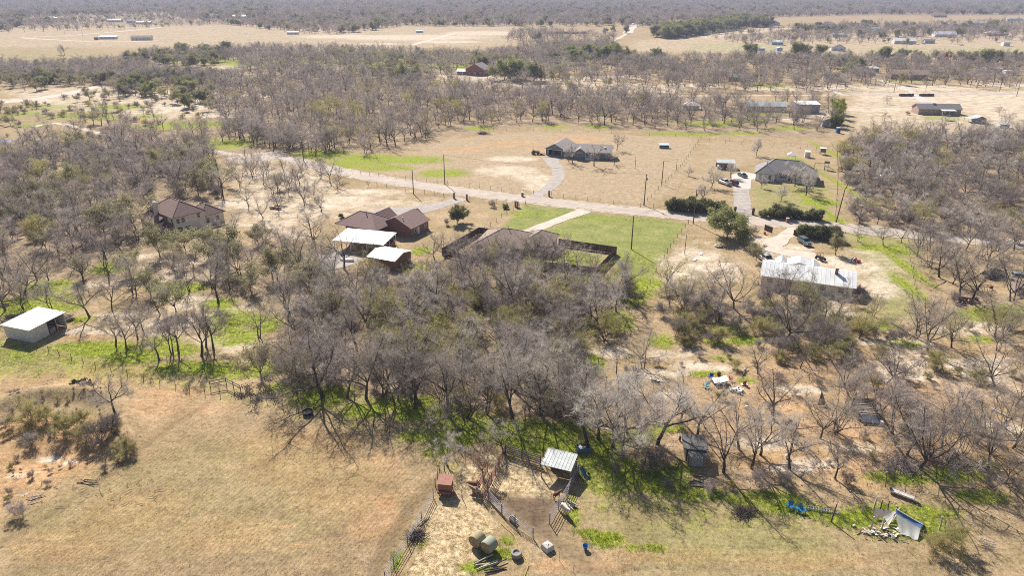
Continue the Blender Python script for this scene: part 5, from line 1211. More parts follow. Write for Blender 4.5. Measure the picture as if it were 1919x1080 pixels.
# --- brick house with porch at far right, shed, trailer
th=thing('brick_house','long red-brick house with grey roof and white back porch','house',(210.7,365.2,0),R(-5))
walls(th,0,21,0,8,3.0,M_TANBRICK,gable='x',gz=5.0); gable(th,0,21,0,8,3.0,5.0,M_GREYSHINGLE,'x',.5)
for x in (7.2,19): window(th,x,0,1.8,2.0,1.3,panes=3)
window(th,3.5,0,2.2,.8,.6); door(th,13.2,0); window(th,15.0,0,1.7,1.4,1.2)
a=MB(); a.plate([(10.3,-3.2,2.55),(17.3,-3.2,2.55),(17.3,0,2.95),(10.3,0,2.95)],.1); a.build('porch_roof',M_WHITEMETAL,th); posts(th,[(10.5,-3),(13.8,-3),(17.1,-3)],2.5,M_TRIM,.14)
a=MB(); a.box(10.3,17.3,-3.2,0,-.1,.6); pf=a.build('porch_floor',M_OLDWOOD,th)
for i in range(18): a=MB(); x=13.6+i*.2; a.box(x,x+.06,-3.15,-3.1,.6,1.5); a.build('baluster',M_OLDWOOD,pf)
a=MB(); a.box(7.6,9.2,3.6,4.6,4.6,5.5); a.build('roof_cooler',M_TRIM,th)
th=thing('blue_workshop','dark blue workshop with pale metal lean-to roof beside the brick house','shed',G(1827,231),R(-14))
walls(th,0,4.6,0,6,2.4,M_BLUEGREY,gable='y',gz=3.4); gable(th,0,4.6,0,6,2.4,3.4,M_OLDMETAL,'y',.2,.06); a=MB(); a.plate([(-3.2,-.2,1.9),(-3.2,6.2,1.9),(.1,6.2,2.5),(.1,-.2,2.5)],.06); a.build('lean_to_roof',M_OLDMETAL,th); posts(th,[(-3,0),(-3,6)],1.9,M_OLDWOOD,.1)
th=thing('tin_hut','low tin-roofed hut with leaning sheets right of the blue workshop','hut',G(1877,240),R(-8))
walls(th,0,3.2,0,3.2,1.8,M_GREYSIDING); a=MB(); a.plate([(-.8,-.4,1.75),(3.6,-.4,1.75),(3.6,3.6,2.3),(-.8,3.6,2.3)],.06); a.build('roof',M_OLDMETAL,th); a=MB(); a.plate([(-2.6,0,.1),(-2.4,2.6,.1),(-.3,2.8,1.6),(-.3,.1,1.6)],.05); a.build('leaning_sheet',M_PALEWOOD,th)
th=thing('trampoline','round dark trampoline on the green back yard of the brick house','trampoline',G(1779,226)); a=MB(); a.lathe([(1.7,.6),(1.95,.62),(1.95,.68),(1.6,.68)],20); a.build('rim',M_STEEL,th); a=MB(); a.lathe([(.01,.64),(1.7,.64),(1.7,.65),(.01,.65)],20); a.build('mat',M_RUBBER,th); posts(th,[(1.6,0),(-1.6,0),(0,1.6),(0,-1.6)],.6,M_STEEL,.05,'leg')
# --- far dwellings
def dwelling(name,label,px,py,w,d,h,zr,rz,wm,rm,roof='gx',wins=3,cat='house',extra=None):
    p=G(px,py); th=thing(name,label,cat,(p.x,p.y,0),R(rz))
    if roof=='gx': walls(th,-w/2,w/2,0,d,h,wm,gable='x',gz=zr); gable(th,-w/2,w/2,0,d,h,zr,rm,'x',.4)
    elif roof=='gy': walls(th,-w/2,w/2,0,d,h,wm,gable='y',gz=zr); gable(th,-w/2,w/2,0,d,h,zr,rm,'y',.4)
    elif roof=='hip': walls(th,-w/2,w/2,0,d,h,wm); hip(th,-w/2,w/2,0,d,h,zr,rm,.5)
    else:
        walls(th,-w/2,w/2,0,d,h,wm); a=MB(); a.plate([(-w/2-.3,-.3,h+.1),(w/2+.3,-.3,h+.1),(w/2+.3,d+.3,zr),(-w/2-.3,d+.3,zr)],.12); a.build('roof',rm,th)
    for i in range(wins): window(th,-w/2+w*(i+.6)/(wins+.4),0,1.6,1.3,1.1)
    if wins: door(th,-w/2+w*.5+.3,0)
    return th
M_REDWALL=mat('brick_red_gable',(0.33,0.12,0.085),(0.25,0.09,0.07),2)
M_SKYBLUE=mat('sky_blue_siding',(0.33,0.46,0.66),(0.28,0.40,0.58),1)
M_GREENMETAL=mat('green_white_metal',(0.60,0.70,0.66),(0.50,0.60,0.56),1,rough=.5)
dwelling('gabled_house','red gabled house with grey roof in the wood clearing beyond',890,141,15,14,4.2,8.2,-20,M_REDWALL,M_GREYSHINGLE,'gy',3)
dwelling('red_outbuilding','low pale-roofed wing left of the red gabled house',866,140,8,6,2.6,4.0,-10,M_BRICKWALL,M_WHITEMETAL,'gx',1)
dwelling('long_shed','long pale metal-roofed house hidden by bare trees left of the white-roofed workshop',1436,209,20,9,2.8,4.6,-8,M_GREYSIDING,M_OLDMETAL,'gx',4)
dwelling('white_roofed_workshop','grey workshop with bright white single-slope roof by the far road',1514,212,11.5,7,4.4,5.4,-2,M_GREYSIDING,M_WHITEMETAL,'mono',2,'shed')
dwelling('grey_outbuilding','grey gabled shed behind the yellow-green columnar trees',1553,238,6,6,2.8,3.9,-15,M_GREYSIDING,M_TANSHINGLE,'gy',1,'shed')
dwelling('hut_with_white_roof','small hut with shiny white hip roof among bare trees',1295,206,8,6,2.4,4.2,-10,M_GREYSIDING,M_WHITEMETAL,'hip',1,'shed')
dwelling('dark_porch_house','small dark-roofed house with white porch strip by the far road',1563,153,13,8,2.8,4.8,-12,M_WHITEWALL,M_GREYSHINGLE,'gx',2)
dwelling('pole_barn','open barn with pale blue metal roof beside far drive',1632,136,11,8,3.2,4.0,-8,M_OLDWOOD,M_OLDMETAL,'mono',0,'barn')
dwelling('brown_barn','large brown weathered barn behind bare trees by the drive',1703,149,24,12,3.5,6.0,-12,M_BRICKWALL,M_TANSHINGLE,'gx',4,'barn')
dwelling('blue_trailer_home','dark trailer home with white flat roof in the far right trees',1862,136,12,5,3.0,3.4,-3,M_BLUEGREY,M_WHITEMETAL,'mono',3,'trailer')
dwelling('white_trailer_home','white trailer home at the far right edge behind trees',1895,140,9,4.5,2.8,3.2,-3,M_TRIM,M_WHITEMETAL,'mono',2,'trailer')
dwelling('small_roof_left','low grey-roofed house among trees left of the far drive',1385,152,14,9,2.8,4.4,-8,M_TANBRICK,M_OLDMETAL,'gx',2)
dwelling('white_barn','long bright white metal barn on the far right pasture',1696,82,23.1,10.9,3.4,5.8,-10,M_SHED,M_WHITEMETAL,'gx',4,'barn')
dwelling('blue_barn','small sky-blue house right of the long white barn',1742,81,10.2,6.1,2.7,4.4,-10,M_SKYBLUE,M_GREYSHINGLE,'gx',2)
dwelling('white_farmhouse','wide white-roofed farmhouse behind the far blue house',1772,69,25.8,10.9,3.4,6.5,-8,M_WHITEWALL,M_WHITEMETAL,'gx',5)
dwelling('black_gabled_house','dark house with steep black gables on the far rise',1788,55,15.0,10.9,4.4,8.2,-10,M_GREYSIDING,mat('black_shingles',(.05,.045,.05)),'gy',3)
dwelling('tan_hip_house','far house with broad pale tan hip roof at right edge',1870,67,24.5,13.6,3.1,6.5,-8,M_TANBRICK,mat('pale_tan_shingles',(.55,.47,.39)),'hip',4)
dwelling('blue_grey_hip_house','far blue-walled house with brown hip roof beyond the evergreen row',1553,49,21.8,12.2,3.4,6.8,-8,M_SKYBLUE,M_ROSESHINGLE,'hip',4)
dwelling('blue_long_shed','long pale blue shed in the far scrub',1574,69,17.7,8.2,3.1,4.4,-15,M_SKYBLUE,M_GREENMETAL,'gx',3,'shed')
dwelling('blue_shed','pair-standing small blue shed with arched white roof by the live oak',1461,95,5.4,3.4,2.6,3.4,-5,M_SKYBLUE,M_WHITEMETAL,'gy',1,'shed')
dwelling('blue_garden_shed','bright blue garden shed at the right of the blue pair',1427,95,6.1,4.1,2.6,3.4,-5,M_SKYBLUE,M_WHITEMETAL,'gx',1,'shed')
dwelling('blue_metal_barn','pale blue metal barn with curved roof on the open pasture',1456,84,10.9,8.2,3.1,5.1,-25,M_SKYBLUE,M_WHITEMETAL,'gx',1,'barn')
dwelling('white_gabled_house','far house with steep brown gable and white front by the live oaks',1571,95,13.6,8.2,3.1,6.5,-10,M_WHITEWALL,M_ROSESHINGLE,'gy',2)
dwelling('white_gabled_farm','white gabled farm building at the end of the evergreen row',1449,47,20.4,10.9,4.1,8.2,-15,M_WHITEWALL,M_WHITEMETAL,'gy',2,'barn')
dwelling('white_mobile_home','white mobile home with small side hut on the far left pasture',202,73,20.4,5.4,3.1,3.8,6,M_TRIM,M_WHITEMETAL,'mono',4,'mobile home')
dwelling('tan_mobile_home','wide mobile home with tan roof and parked cars on the far left pasture',264,75,23.1,8.2,3.4,5.2,4,M_WHITEWALL,M_TANSHINGLE,'gx',5,'mobile home')
dwelling('dark_hut','small dark hut at the left end of the white mobile home',180,74,4.1,2.7,2.7,3.4,6,M_BLUEGREY,M_GREYSHINGLE,'mono',0,'hut')
dwelling('far_white_house','far white bungalow beside the track on the left plain',214,41,24.5,8.2,3.4,5.4,3,M_TRIM,M_GREENMETAL,'gx',3)
dwelling('far_white_shed','long low white shed on the left plain beyond the track',268,44,24.5,9.5,2.7,4.1,2,M_TRIM,M_WHITEMETAL,'gx',2,'shed')
dwelling('far_grey_house','far grey house left of the long low white shed',247,43,17.7,8.2,3.4,5.1,3,M_SKYBLUE,M_GREYSHINGLE,'gx',3)
dwelling('far_pale_house','pale farmhouse hidden by trees at the far left',92,37,23.1,9.5,4.1,6.1,3,M_TRIM,M_GREENMETAL,'hip',3)
dwelling('far_white_barn','far white barn at the rim of the dark woods',450,34,31.3,12.2,4.1,6.5,0,M_TRIM,M_WHITEMETAL,'gx',2,'barn')
dwelling('far_green_barn','far pale green-roofed barn left of the white barn',402,33,20.4,10.9,4.1,6.8,5,M_TRIM,M_GREENMETAL,'gx',1,'barn')
dwelling('far_trailer','lone white trailer by the edge of the far dark woods',548,64,15.0,4.8,2.9,3.4,0,M_TRIM,M_WHITEMETAL,'mono',3,'trailer')
dwelling('dark_long_barn','very long low dark barn on the far pasture rim',1060,63,58.5,6.8,2.6,3.4,-1,M_DARKWOOD,M_TANSHINGLE,'gx',0,'barn')
dwelling('white_pasture_hut','tiny pale green hut on the bare far pasture',786,61,9.5,4.1,2.6,3.4,0,M_GREENMETAL,M_WHITEMETAL,'mono',0,'hut')
dwelling('far_house_group','far low house with grey roof left of the evergreen row',1268,46,27.2,9.5,3.1,5.4,0,M_TRIM,M_GREYSHINGLE,'gx',3)
dwelling('cream_far_house','far cream house with tan roof on the right horizon',1832,47,20.4,9.5,3.4,6.1,0,M_TANBRICK,M_GREENMETAL,'gx',3)
dwelling('far_roof_right','far low green-roofed shed at the right horizon',1902,38,29.9,9.5,3.4,5.4,0,M_TRIM,M_GREENMETAL,'gx',2,'shed')
dwelling('far_small_house','far small house with rose roof among right-hand bare trees',1640,58,16.3,8.2,3.1,5.4,-5,M_TRIM,M_GREENMETAL,'gx',2)
dwelling('tiny_far_house','far house with dark roof half hidden left of the black gables',1762,32,27.2,9.5,3.4,5.8,0,M_TANBRICK,M_TANSHINGLE,'gx',2)
dwelling('wooden_cabin','tall grey wooden stand house on stilts at far right pasture',1886,86,6.8,5.4,4.1,5.4,-5,M_TRIM,M_WHITEMETAL,'gx',1,'cabin')
# stacked brick piles flanking the far drive
for x,l in ((1698,'dark stacked row left of the far drive mouth'),(1736,'dark stacked row right of the far drive mouth')):
    th=thing('stone_wall',l,'wall',G(x,180),0)
    for i in range(8):
        a=MB(); a.box(-4.4+i*1.1,-3.34+i*1.1,-.4,.4,-.1,1.35+.1*(i%3)); a.build('block',M_DARKWOOD,th)
# ------------------------------------------------------------------ fences
def pt(p, z=0.0):
    g = G(*p) if not isinstance(p, Vector) else p
    return Vector((g.x, g.y, hz(g.x, g.y)+z))
M_WIRE=mat('dull_wire',(.20,.18,.165),(.14,.125,.115),3,rough=1,spec=0.0)
def wire_fence(label, pts, h=1.25, gap=4.0, m=None, wires=3, w=.09, group=None, seed=1, name='wire_fence', jitter=.12, wr=.009):
    rng=random.Random(seed); th=thing(name,label,'fence',(0,0,0),0,group); m=m or M_DARKWOOD
    P=[pt(p) for p in pts]; line=[]
    for a,b in zip(P[:-1],P[1:]):
        n=max(1,round((b-a).length/gap))
        for i in range(n): line.append(a.lerp(b,i/n)+Vector((rng.uniform(-.1,.1),rng.uniform(-.1,.1),0)))
    line.append(P[-1])
    for p in line:
        a=MB(); lean=Vector((rng.gauss(0,jitter*.5),rng.gauss(0,jitter*.5),0)); a.tube([p+Vector((0,0,-.2)),p+lean*.5+Vector((0,0,h*.5)),p+lean+Vector((0,0,h*rng.uniform(.95,1.12)))],[w*.55,w*.5,w*.45],6); a.build('post',m,th)
    for k in range(wires):
        z=h*(k+1)/(wires+.15); a=MB(); a.tube([p+Vector((0,0,z)) for p in line],wr,3,False); a.build('wire',M_WIRE,th)
    return th
def rail_fence(label, pts, h=1.5, rails=5, gap=2.6, rm=None, pm=None, r=.03, pw=.1, name='pipe_fence', group=None, flat=False, seed=1, low=.2, over=.1):
    rng=random.Random(seed); th=thing(name,label,'fence',(0,0,0),0,group); rm=rm or M_STEEL; pm=pm or rm
    P=[pt(p) for p in pts]
    for s,(a,b) in enumerate(zip(P[:-1],P[1:])):
        n=max(1,round((b-a).length/gap))
        for i in range(n+(1 if s==len(P)-2 else 0)):
            q=a.lerp(b,i/n); m=MB(); m.tube([q+Vector((0,0,-.2)),q+Vector((0,0,h+over))],pw/2,6); m.build('post',pm,th)
        for i in range(n):
            c,d=a.lerp(b,i/n),a.lerp(b,(i+1)/n)
            for k in range(rails):
                z=low+(h-low)*k/(rails-1); z0=z+rng.uniform(-.03,.03); z1=z+rng.uniform(-.03,.03)
                m=MB()
                if flat: m.bar(c+Vector((0,0,z0)),d+Vector((0,0,z1)),.05,.17)
                else: m.tube([c+Vector((0,0,z0)),d+Vector((0,0,z1))],r,5)
                m.build('rail',rm,th)
    return th
rail_fence('straight faded pipe panel fence from the shed down to the gate opening',[(1084,888),(1062,930),(1030,982)],1.55,5,2.4,M_MAUVEPIPE,r=.04,pw=.14,seed=2)
rail_fence('lone pipe gate panel standing open at the foot of the corral',[(965,985),(999,1008)],1.4,5,2.6,M_MAUVEPIPE,r=.036,pw=.13,name='pipe_gate',seed=3)
rail_fence('pipe panels between the chute and the water trough',[(915,935),(940,962),(965,985)],1.4,5,2.4,M_MAUVEPIPE,r=.036,pw=.13,seed=4)
rail_fence('rusty cattle chute side running up towards the corral tree',[(905,940),(921,905),(942,862),(947,848)],1.5,6,2.0,M_RUSTY,r=.04,pw=.12,seed=5,name='chute_fence')
rail_fence('second rusty chute side parallel to the long one',[(893,930),(905,903),(914,885)],1.4,6,2.0,M_RUSTY,r=.04,pw=.12,seed=6,name='chute_fence')
rail_fence('weathered plank fence along the back of the corral',[(947,850),(978,861),(1013,872)],1.5,5,2.3,M_OLDWOOD,M_DARKWOOD,pw=.16,flat=True,name='plank_fence',seed=7)
rail_fence('long pale pipe fence beside the hay yard at the field edge',[(812,932),(790,975),(764,1020),(738,1062),(722,1090)],1.3,4,3.0,M_STEEL,M_DARKWOOD,r=.034,seed=8)
wire_fence('old post fence curving from red feeder to silvery tree',[(816,912),(826,890),(838,872),(852,858),(872,838)],1.4,1.3,M_OLDWOOD,3,.13,seed=9)
wire_fence('short post fence before the rust-red feeder and cattle',[(846,920),(866,934),(885,930),(905,940)],1.3,1.5,M_DARKWOOD,2,.1,seed=10)
wire_fence('thin wire fence running from the pipe gate to the bottom edge',[(999,1008),(1026,1035),(1048,1050),(1075,1072),(1110,1095)],1.2,2.0,M_STEEL,3,.05,seed=11)
wire_fence('long sagging wire fence along the left field and thicket',[(-40,632),(70,652),(180,690),(300,720),(385,738),(440,742),(500,752),(560,772),(640,790),(700,800),(755,812),(830,838),(872,838)],1.2,3.3,M_DARKWOOD,3,.1,seed=12)
rail_fence('pale wooden gate brace in the field fence at left',[(395,730),(425,724),(452,738)],1.5,2,2.0,M_OLDWOOD,M_DARKWOOD,pw=.14,flat=True,name='gate_brace',seed=13,low=1.0)
wire_fence('overgrown fence right of the central thicket up to the lawn',[(1105,705),(1150,640),(1205,560),(1230,510),(1262,455),(1290,420)],1.3,4,M_DARKWOOD,3,.1,seed=14)
wire_fence('fence line between blue house field and white house yard',[(1205,385),(1240,350),(1275,315),(1300,280),(1312,262)],1.3,5,M_DARKWOOD,3,.1,seed=15)
wire_fence('roadside fence before the blue house',[(660,325),(760,337),(860,347),(960,361),(1000,364)],1.3,4,M_DARKWOOD,3,.1,seed=16)
wire_fence('roadside fence between the gravel drive and the hedge',[(1033,367),(1100,377),(1200,388),(1250,393)],1.3,4,M_DARKWOOD,3,.1,seed=17)
wire_fence('roadside fence above the bare yard of the brown house',[(690,345),(760,358),(850,371)],1.3,4,M_DARKWOOD,3,.1,seed=18)
wire_fence('fence between the bare yard and green lawn',[(985,384),(950,400),(920,425),(895,440),(865,465)],1.3,4,M_DARKWOOD,3,.1,seed=19)
wire_fence('roadside fence above the green lawn',[(880,376),(930,380),(985,384)],1.3,3.5,M_DARKWOOD,3,.1,seed=20)
wire_fence('roadside fence along the mown lawn and white pole',[(1095,399),(1200,411),(1290,420)],1.2,9,M_STEEL,2,.06,seed=21)
wire_fence('fence between the white house and the right brush wood',[(1565,415),(1568,370),(1570,320),(1568,275)],1.4,4,M_DARKWOOD,3,.1,seed=22)
wire_fence('boundary fence right of the long white-roofed house',[(1700,445),(1708,500),(1716,545),(1722,570)],1.2,4,M_DARKWOOD,3,.09,seed=23)
wire_fence('rear fence behind the blue house field',[(900,245),(1100,247),(1290,258),(1420,268),(1545,278)],1.3,6,M_DARKWOOD,3,.1,seed=24)
wire_fence('fence along the far road at right',[(1580,174),(1700,173),(1800,172),(1919,171)],1.3,6,M_DARKWOOD,2,.1,seed=25)
wire_fence('fence from far road down past the columnar trees',[(1690,172),(1665,160),(1640,150)],1.3,6,M_DARKWOOD,2,.1,seed=26)
wire_fence('thin wire fence above the tarp shelter and chairs',[(1545,965),(1600,985),(1650,1010),(1700,1030),(1790,1075)],1.2,3,M_STEEL,2,.05,seed=27)
wire_fence('fence right of white house beside the playset',[(1330,264),(1420,276),(1500,280),(1560,282)],1.3,6,M_DARKWOOD,2,.1,seed=28)

# ------------------------------------------------------------------ poles and lines
M_POLE=mat('creosote_pole',(0.17,0.115,0.085),(0.10,0.068,0.052),2,stretch=(2,2,.3))
def pole(x,yb,yt,label,arm=False,tr=False,lean=0.0,w=.17):
    h=tall(x,yb,yt); th=thing('utility_pole',label,'pole',G(x,yb),R(20))
    a=MB(); a.tube([(0,0,-.4),(lean*.5,0,h*.5),(lean,0,h)],[w,w*.85,w*.65],8); a.build('shaft',M_POLE,th)
    if arm: a=MB(); a.cbox((lean,-.1,h-.5),(2.2,.1,.12)); c=a.build('crossarm',M_POLE,th); [ (lambda k: (lambda b:(b.lathe([(.05,0),(.07,.1),(.03,.16)],6,(lean+k,-.1,h-.44)), b.build('insulator',M_TRIM,c)))(MB()))(k) for k in (-.95,-.4,.4,.95)]
    else: a=MB(); a.lathe([(.05,0),(.08,.12),(.03,.2)],6,(lean,0,h)); a.build('insulator',M_TRIM,th)
    if tr: a=MB(); a.lathe([(.2,-.4),(.22,-.35),(.22,.3),(.15,.38)],10,(lean+.35,0,h-1.4)); a.build('transformer',M_STEEL,th)
    g=G(x,yb); return Vector((g.x,g.y,h))
T1=pole(1183,467,405,'tall dark utility pole standing on the mown green lawn')
T2=pole(1207,384,327,'utility pole at the fence corner right of the blue house',tr=True)
T3=pole(833.6,345,290,'utility pole across the road beside the bright green patch')
T4=pole(775,363.6,319,'utility pole on the near roadside of the bare yard')
T5=pole(1299,419,356,'utility pole in front of the left hedge by the road',tr=True)
T6=pole(1567,416,353,'leaning utility pole at the edge of the right brush wood',lean=.9)
T7=pole(1240,345,302,'pole in the fence line above the left hedge')
T8=pole(1190,317,292,'short pole on the ploughed field right of the blue house',w=.1)
T9=pole(1267,321,298,'short pole at the top of the fence line near the carport',w=.1)
T10=pole(416,354,298,'leaning utility pole in the wood behind the two-storey house',lean=-.5)
T11=pole(569,301,256,'utility pole beside the road bend at the wood')
T12=pole(1675,173,146,'utility pole on the far road left of the drive')
T13=pole(1873,171,138,'utility pole on the far road near the right edge')
T14=pole(1905,180,143,'utility pole on the near side of the far road at right edge')
T15=pole(1155,700,678,'short weathered post standing alone on the dirt right of the thicket',w=.12)
T16=pole(1557.5,978,947,'dark leaning post standing in grass beside the aluminium ladder',lean=.3,w=.11)
T17=pole(1283,475,440,'slim pole by the boundary fence below the big live oak',w=.1)
T18=pole(122,65,50,'leftmost of three thin poles on the far left plain'); T19=pole(155,66,51,'middle of three thin poles on the far left plain'); T20=pole(205,60,47,'rightmost of three thin poles on the far left plain')
T21=pole(1697,95,80,'thin pole beside the far long white barn')
T22=pole(1660,913,885,'dark stick leaning over the sandy patch above the tarp shelter',lean=-.5,w=.06)
def line(label,a,b,sag=1.0,n=10,r=.024):
    m=MB(); m.tube([a.lerp(b,i/n)-Vector((0,0,4*sag*(i/n)*(1-i/n))) for i in range(n+1)],r,4,False); o=m.build('power_line',M_RUBBER); tag(o,label,'power line')
line('power line along the road from the green-patch pole to the corner pole',T3,T2,.8); line('power line across the road from bare-yard pole to the green-patch pole',T4,T3,.4); line('power line from corner pole over to the hedge pole',T2,T5,.8); line('power line from the hedge pole to the leaning brush-wood pole',T5,T6,1.0); line('power line from the hedge pole down to the lawn pole',T5,T1,.6); line('power line up the fence line from the corner pole',T2,T7,.4); line('power line from fence-line pole to the carport pole',T7,T9,.3); line('power line from the road bend pole to the bare-yard pole',T11,T4,1.0); line('power line from far-road pole to pole near the right edge',T12,T13,1.0)
line('power line between leaning wood pole and road bend pole',T10,T11,.9)

# ------------------------------------------------------------------ vehicles
M_TYRE=M_RUBBER; M_CARGLASS=glass('car_glass',(.025,.03,.035)); M_LAMP=mat('lamp_glass',(.75,.74,.70),rough=.15); M_TAIL=mat('tail_lamp',(.45,.03,.02),rough=.25)
def slab(mb,prof,w,ins=.07,topin=0.0):
    """side profile swept across the width, sides rounded in"""
    n=len(prof); cx=sum(p[0] for p in prof)/n; cz=sum(p[1] for p in prof)/n; zmax=max(p[1] for p in prof); zmin=min(p[1] for p in prof)
    vs=[]
    for y,k in ((-w/2,1),(-w/2+ins,0),(w/2-ins,0),(w/2,1)):
        for x,z in prof:
            t=(z-zmin)/(zmax-zmin+1e-6)
            yy=y*(1-topin*t/(w/2)) if abs(y)>0 else y
            dx,dz=cx-x,cz-z; L=math.hypot(dx,dz)+1e-6
            vs.append((x+dx/L*ins*.7*k, yy, z+dz/L*ins*.7*k))
    fs=[tuple(range(n)),tuple(3*n+i for i in range(n-1,-1,-1))]
    for s in range(3):
        for i in range(n): fs.append((s*n+i,(s+1)*n+i,(s+1)*n+(i+1)%n,s*n+(i+1)%n))
    mb.add(vs,fs)
def vehicle(label,px,py,rz,kind,paint,cat):
    th=thing({'pickup':'pickup_truck','suv':'parked_car','sedan':'parked_car'}[kind],label,cat,G(px,py),R(rz))
    L,W={'pickup':(5.6,1.95),'suv':(4.7,1.85),'sedan':(4.6,1.8)}[kind]; f=L/2
    if kind=='pickup':
        low=[(-f,.45),(-f,1.12),(-f+.05,1.15),(.15,1.15),(.4,1.2),(f-.9,1.12),(f-.1,1.02),(f,.8),(f,.42)]
        cab=[(-.95,1.12),(-.85,1.85),(-.6,1.92),(.55,1.9),(.8,1.82),(1.4,1.15)]
    elif kind=='suv':
        low=[(-f,.45),(-f,1.0),(-f+.1,1.1),(1.0,1.1),(f-.5,.98),(f-.08,.85),(f,.65),(f,.4)]
        cab=[(-f+.12,1.06),(-f+.35,1.62),(-f+.7,1.72),(.2,1.7),(.5,1.62),(1.2,1.07)]
    else:
        low=[(-f,.4),(-f,.88),(-f+.2,.95),(1.0,.92),(f-.4,.82),(f-.05,.68),(f,.38)]
        cab=[(-f+.7,.92),(-f+1.25,1.38),(-.2,1.45),(.3,1.4),(1.1,.9)]
    a=MB(); slab(a,low,W,.09); body=a.build('body',paint,th)
    if kind=='pickup':
        a=MB(); a.box(-f+.12,-1.1,-W/2+.14,W/2-.14,1.08,1.17); a.build('truck_bed',M_DARK,th)
        for y in (-1,1): a=MB(); a.box(-f+.03,-1.0,y*(W/2-.12)-.06,y*(W/2-.12)+.06,1.1,1.27); a.build('bed_side',paint,th)
        a=MB(); a.box(-f-.0,-f+.1,-W/2+.1,W/2-.1,.7,1.27); a.build('tailgate',paint,th)
    a=MB(); slab(a,cab,W*.9,.1,.14); cb=a.build('cabin',paint,th)
    zs=[p[1] for p in cab]; z0,z1=min(zs)+.1,max(zs)-.13
    fr,ft=cab[-1],cab[-2]; rr,rt=cab[0],cab[1]
    def scr(p,q,s):
        m=MB(); p=Vector((p[0],0,p[1])); q=Vector((q[0],0,q[1])); o=Vector((s*.035,0,.03)); a_,b_=p.lerp(q,.12)+o,p.lerp(q,.92)+o; w0,w1=W*.39,W*.34
        m.plate([a_+Vector((0,-w0,0)),a_+Vector((0,w0,0)),b_+Vector((0,w1,0)),b_+Vector((0,-w1,0))],.015); return m
    scr(fr,ft,1).build('windscreen',M_CARGLASS,cb); scr(rr,rt,-1).build('rear_window',M_CARGLASS,cb)
    xm=(cab[0][0]+cab[-1][0])/2
    for y in (-1,1):
        for (xa,xb) in ((rt[0]+.15,xm-.06),(xm+.02,ft[0]+.05)):
            m=MB(); yy0=y*(W*.45-.02); yy1=y*(W*.45-.12)
            m.add([(xa,yy0+y*.025,z0),(xb+.12,yy0+y*.025,z0),(xb,yy1+y*.025,z1),(xa+.06,yy1+y*.025,z1)],[(0,1,2,3) if y<0 else (3,2,1,0)]); m.build('side_window',M_CARGLASS,cb)
        m=MB(); m.box(f-.08,f+.015,y*(W/2-.32)-.18,y*(W/2-.32)+.18,.68,.84); m.build('headlight',M_LAMP,th)
        m=MB(); m.box(-f-.015,-f+.05,y*(W/2-.18)-.09,y*(W/2-.18)+.09,.7,.98); m.build('tail_light',M_TAIL,th)
        m=MB(); m.box(ft[0]+.2,ft[0]+.38,y*(W/2+.02)-.02 if y>0 else -W/2-.2,W/2+.2 if y>0 else y*(W/2+.02)+.02,1.05,1.2); m.build('mirror',paint,th)
        for x in (-f+.95,f-.95):
            m=MB(); R_=.37 if kind!='sedan' else .32; m.lathe([(R_*.9,-.11),(R_,-.08),(R_,.08),(R_*.9,.11)],14,M=Matrix.Translation((x,y*(W/2-.1),R_))@Matrix.Rotation(R(90),4,'X')); w=m.build('wheel',M_TYRE,th)
            m=MB(); m.lathe([(R_*.58,-.118),(R_*.6,-.1),(R_*.6,.1),(R_*.58,.118)],10,M=Matrix.Translation((x,y*(W/2-.1),R_))@Matrix.Rotation(R(90),4,'X')); m.build('rim',M_STEEL,w)
    m=MB(); m.box(f-.02,f+.07,-W/2+.08,W/2-.08,.42,.6); m.build('bumper',M_STEEL,th); m=MB(); m.box(-f-.08,-f+.02,-W/2+.08,W/2-.08,.42,.6); m.build('bumper',M_STEEL,th)
    m=MB(); m.box(f-.04,f+.02,-.45,.45,.66,.86); m.build('grille',M_DARK,th)
    return th
def paintm(n,c): return mat(n,c,tuple(v*.92 for v in c),1.0,rough=.28,spec=.6)
vehicle('white pickup parked beside the drive of the white house',1357,345,112,'pickup',paintm('white_paint',(.72,.72,.71)),'truck')
vehicle('dark red-black car parked right beside the white pickup',1373,346,108,'suv',paintm('dark_red_paint',(.10,.03,.03)),'car')
vehicle('dark blue car on the concrete pad of the white house',1391,331,100,'sedan',paintm('dark_blue_paint',(.05,.07,.12)),'car')
vehicle('grey-green car parked on the grass facing down, by the hedge',1507,457,-82,'suv',paintm('grey_green_paint',(.10,.14,.145)),'car')
vehicle('white pickup parked beside the small round evergreen',1435,490,-80,'pickup',paintm('cream_paint',(.66,.65,.60)),'truck')
vehicle('silver-white car on far right pasture by the red car',1802,85,10,'sedan',paintm('silver_paint',(.6,.6,.6)),'car')
vehicle('dark car parked by the far drive beside the pole barn',1634,141,20,'sedan',paintm('blue_paint',(.08,.22,.45)),'car')
vehicle('white camper van beside the long white barn far off',1731,82,5,'suv',paintm('camper_paint',(.72,.72,.70)),'van')
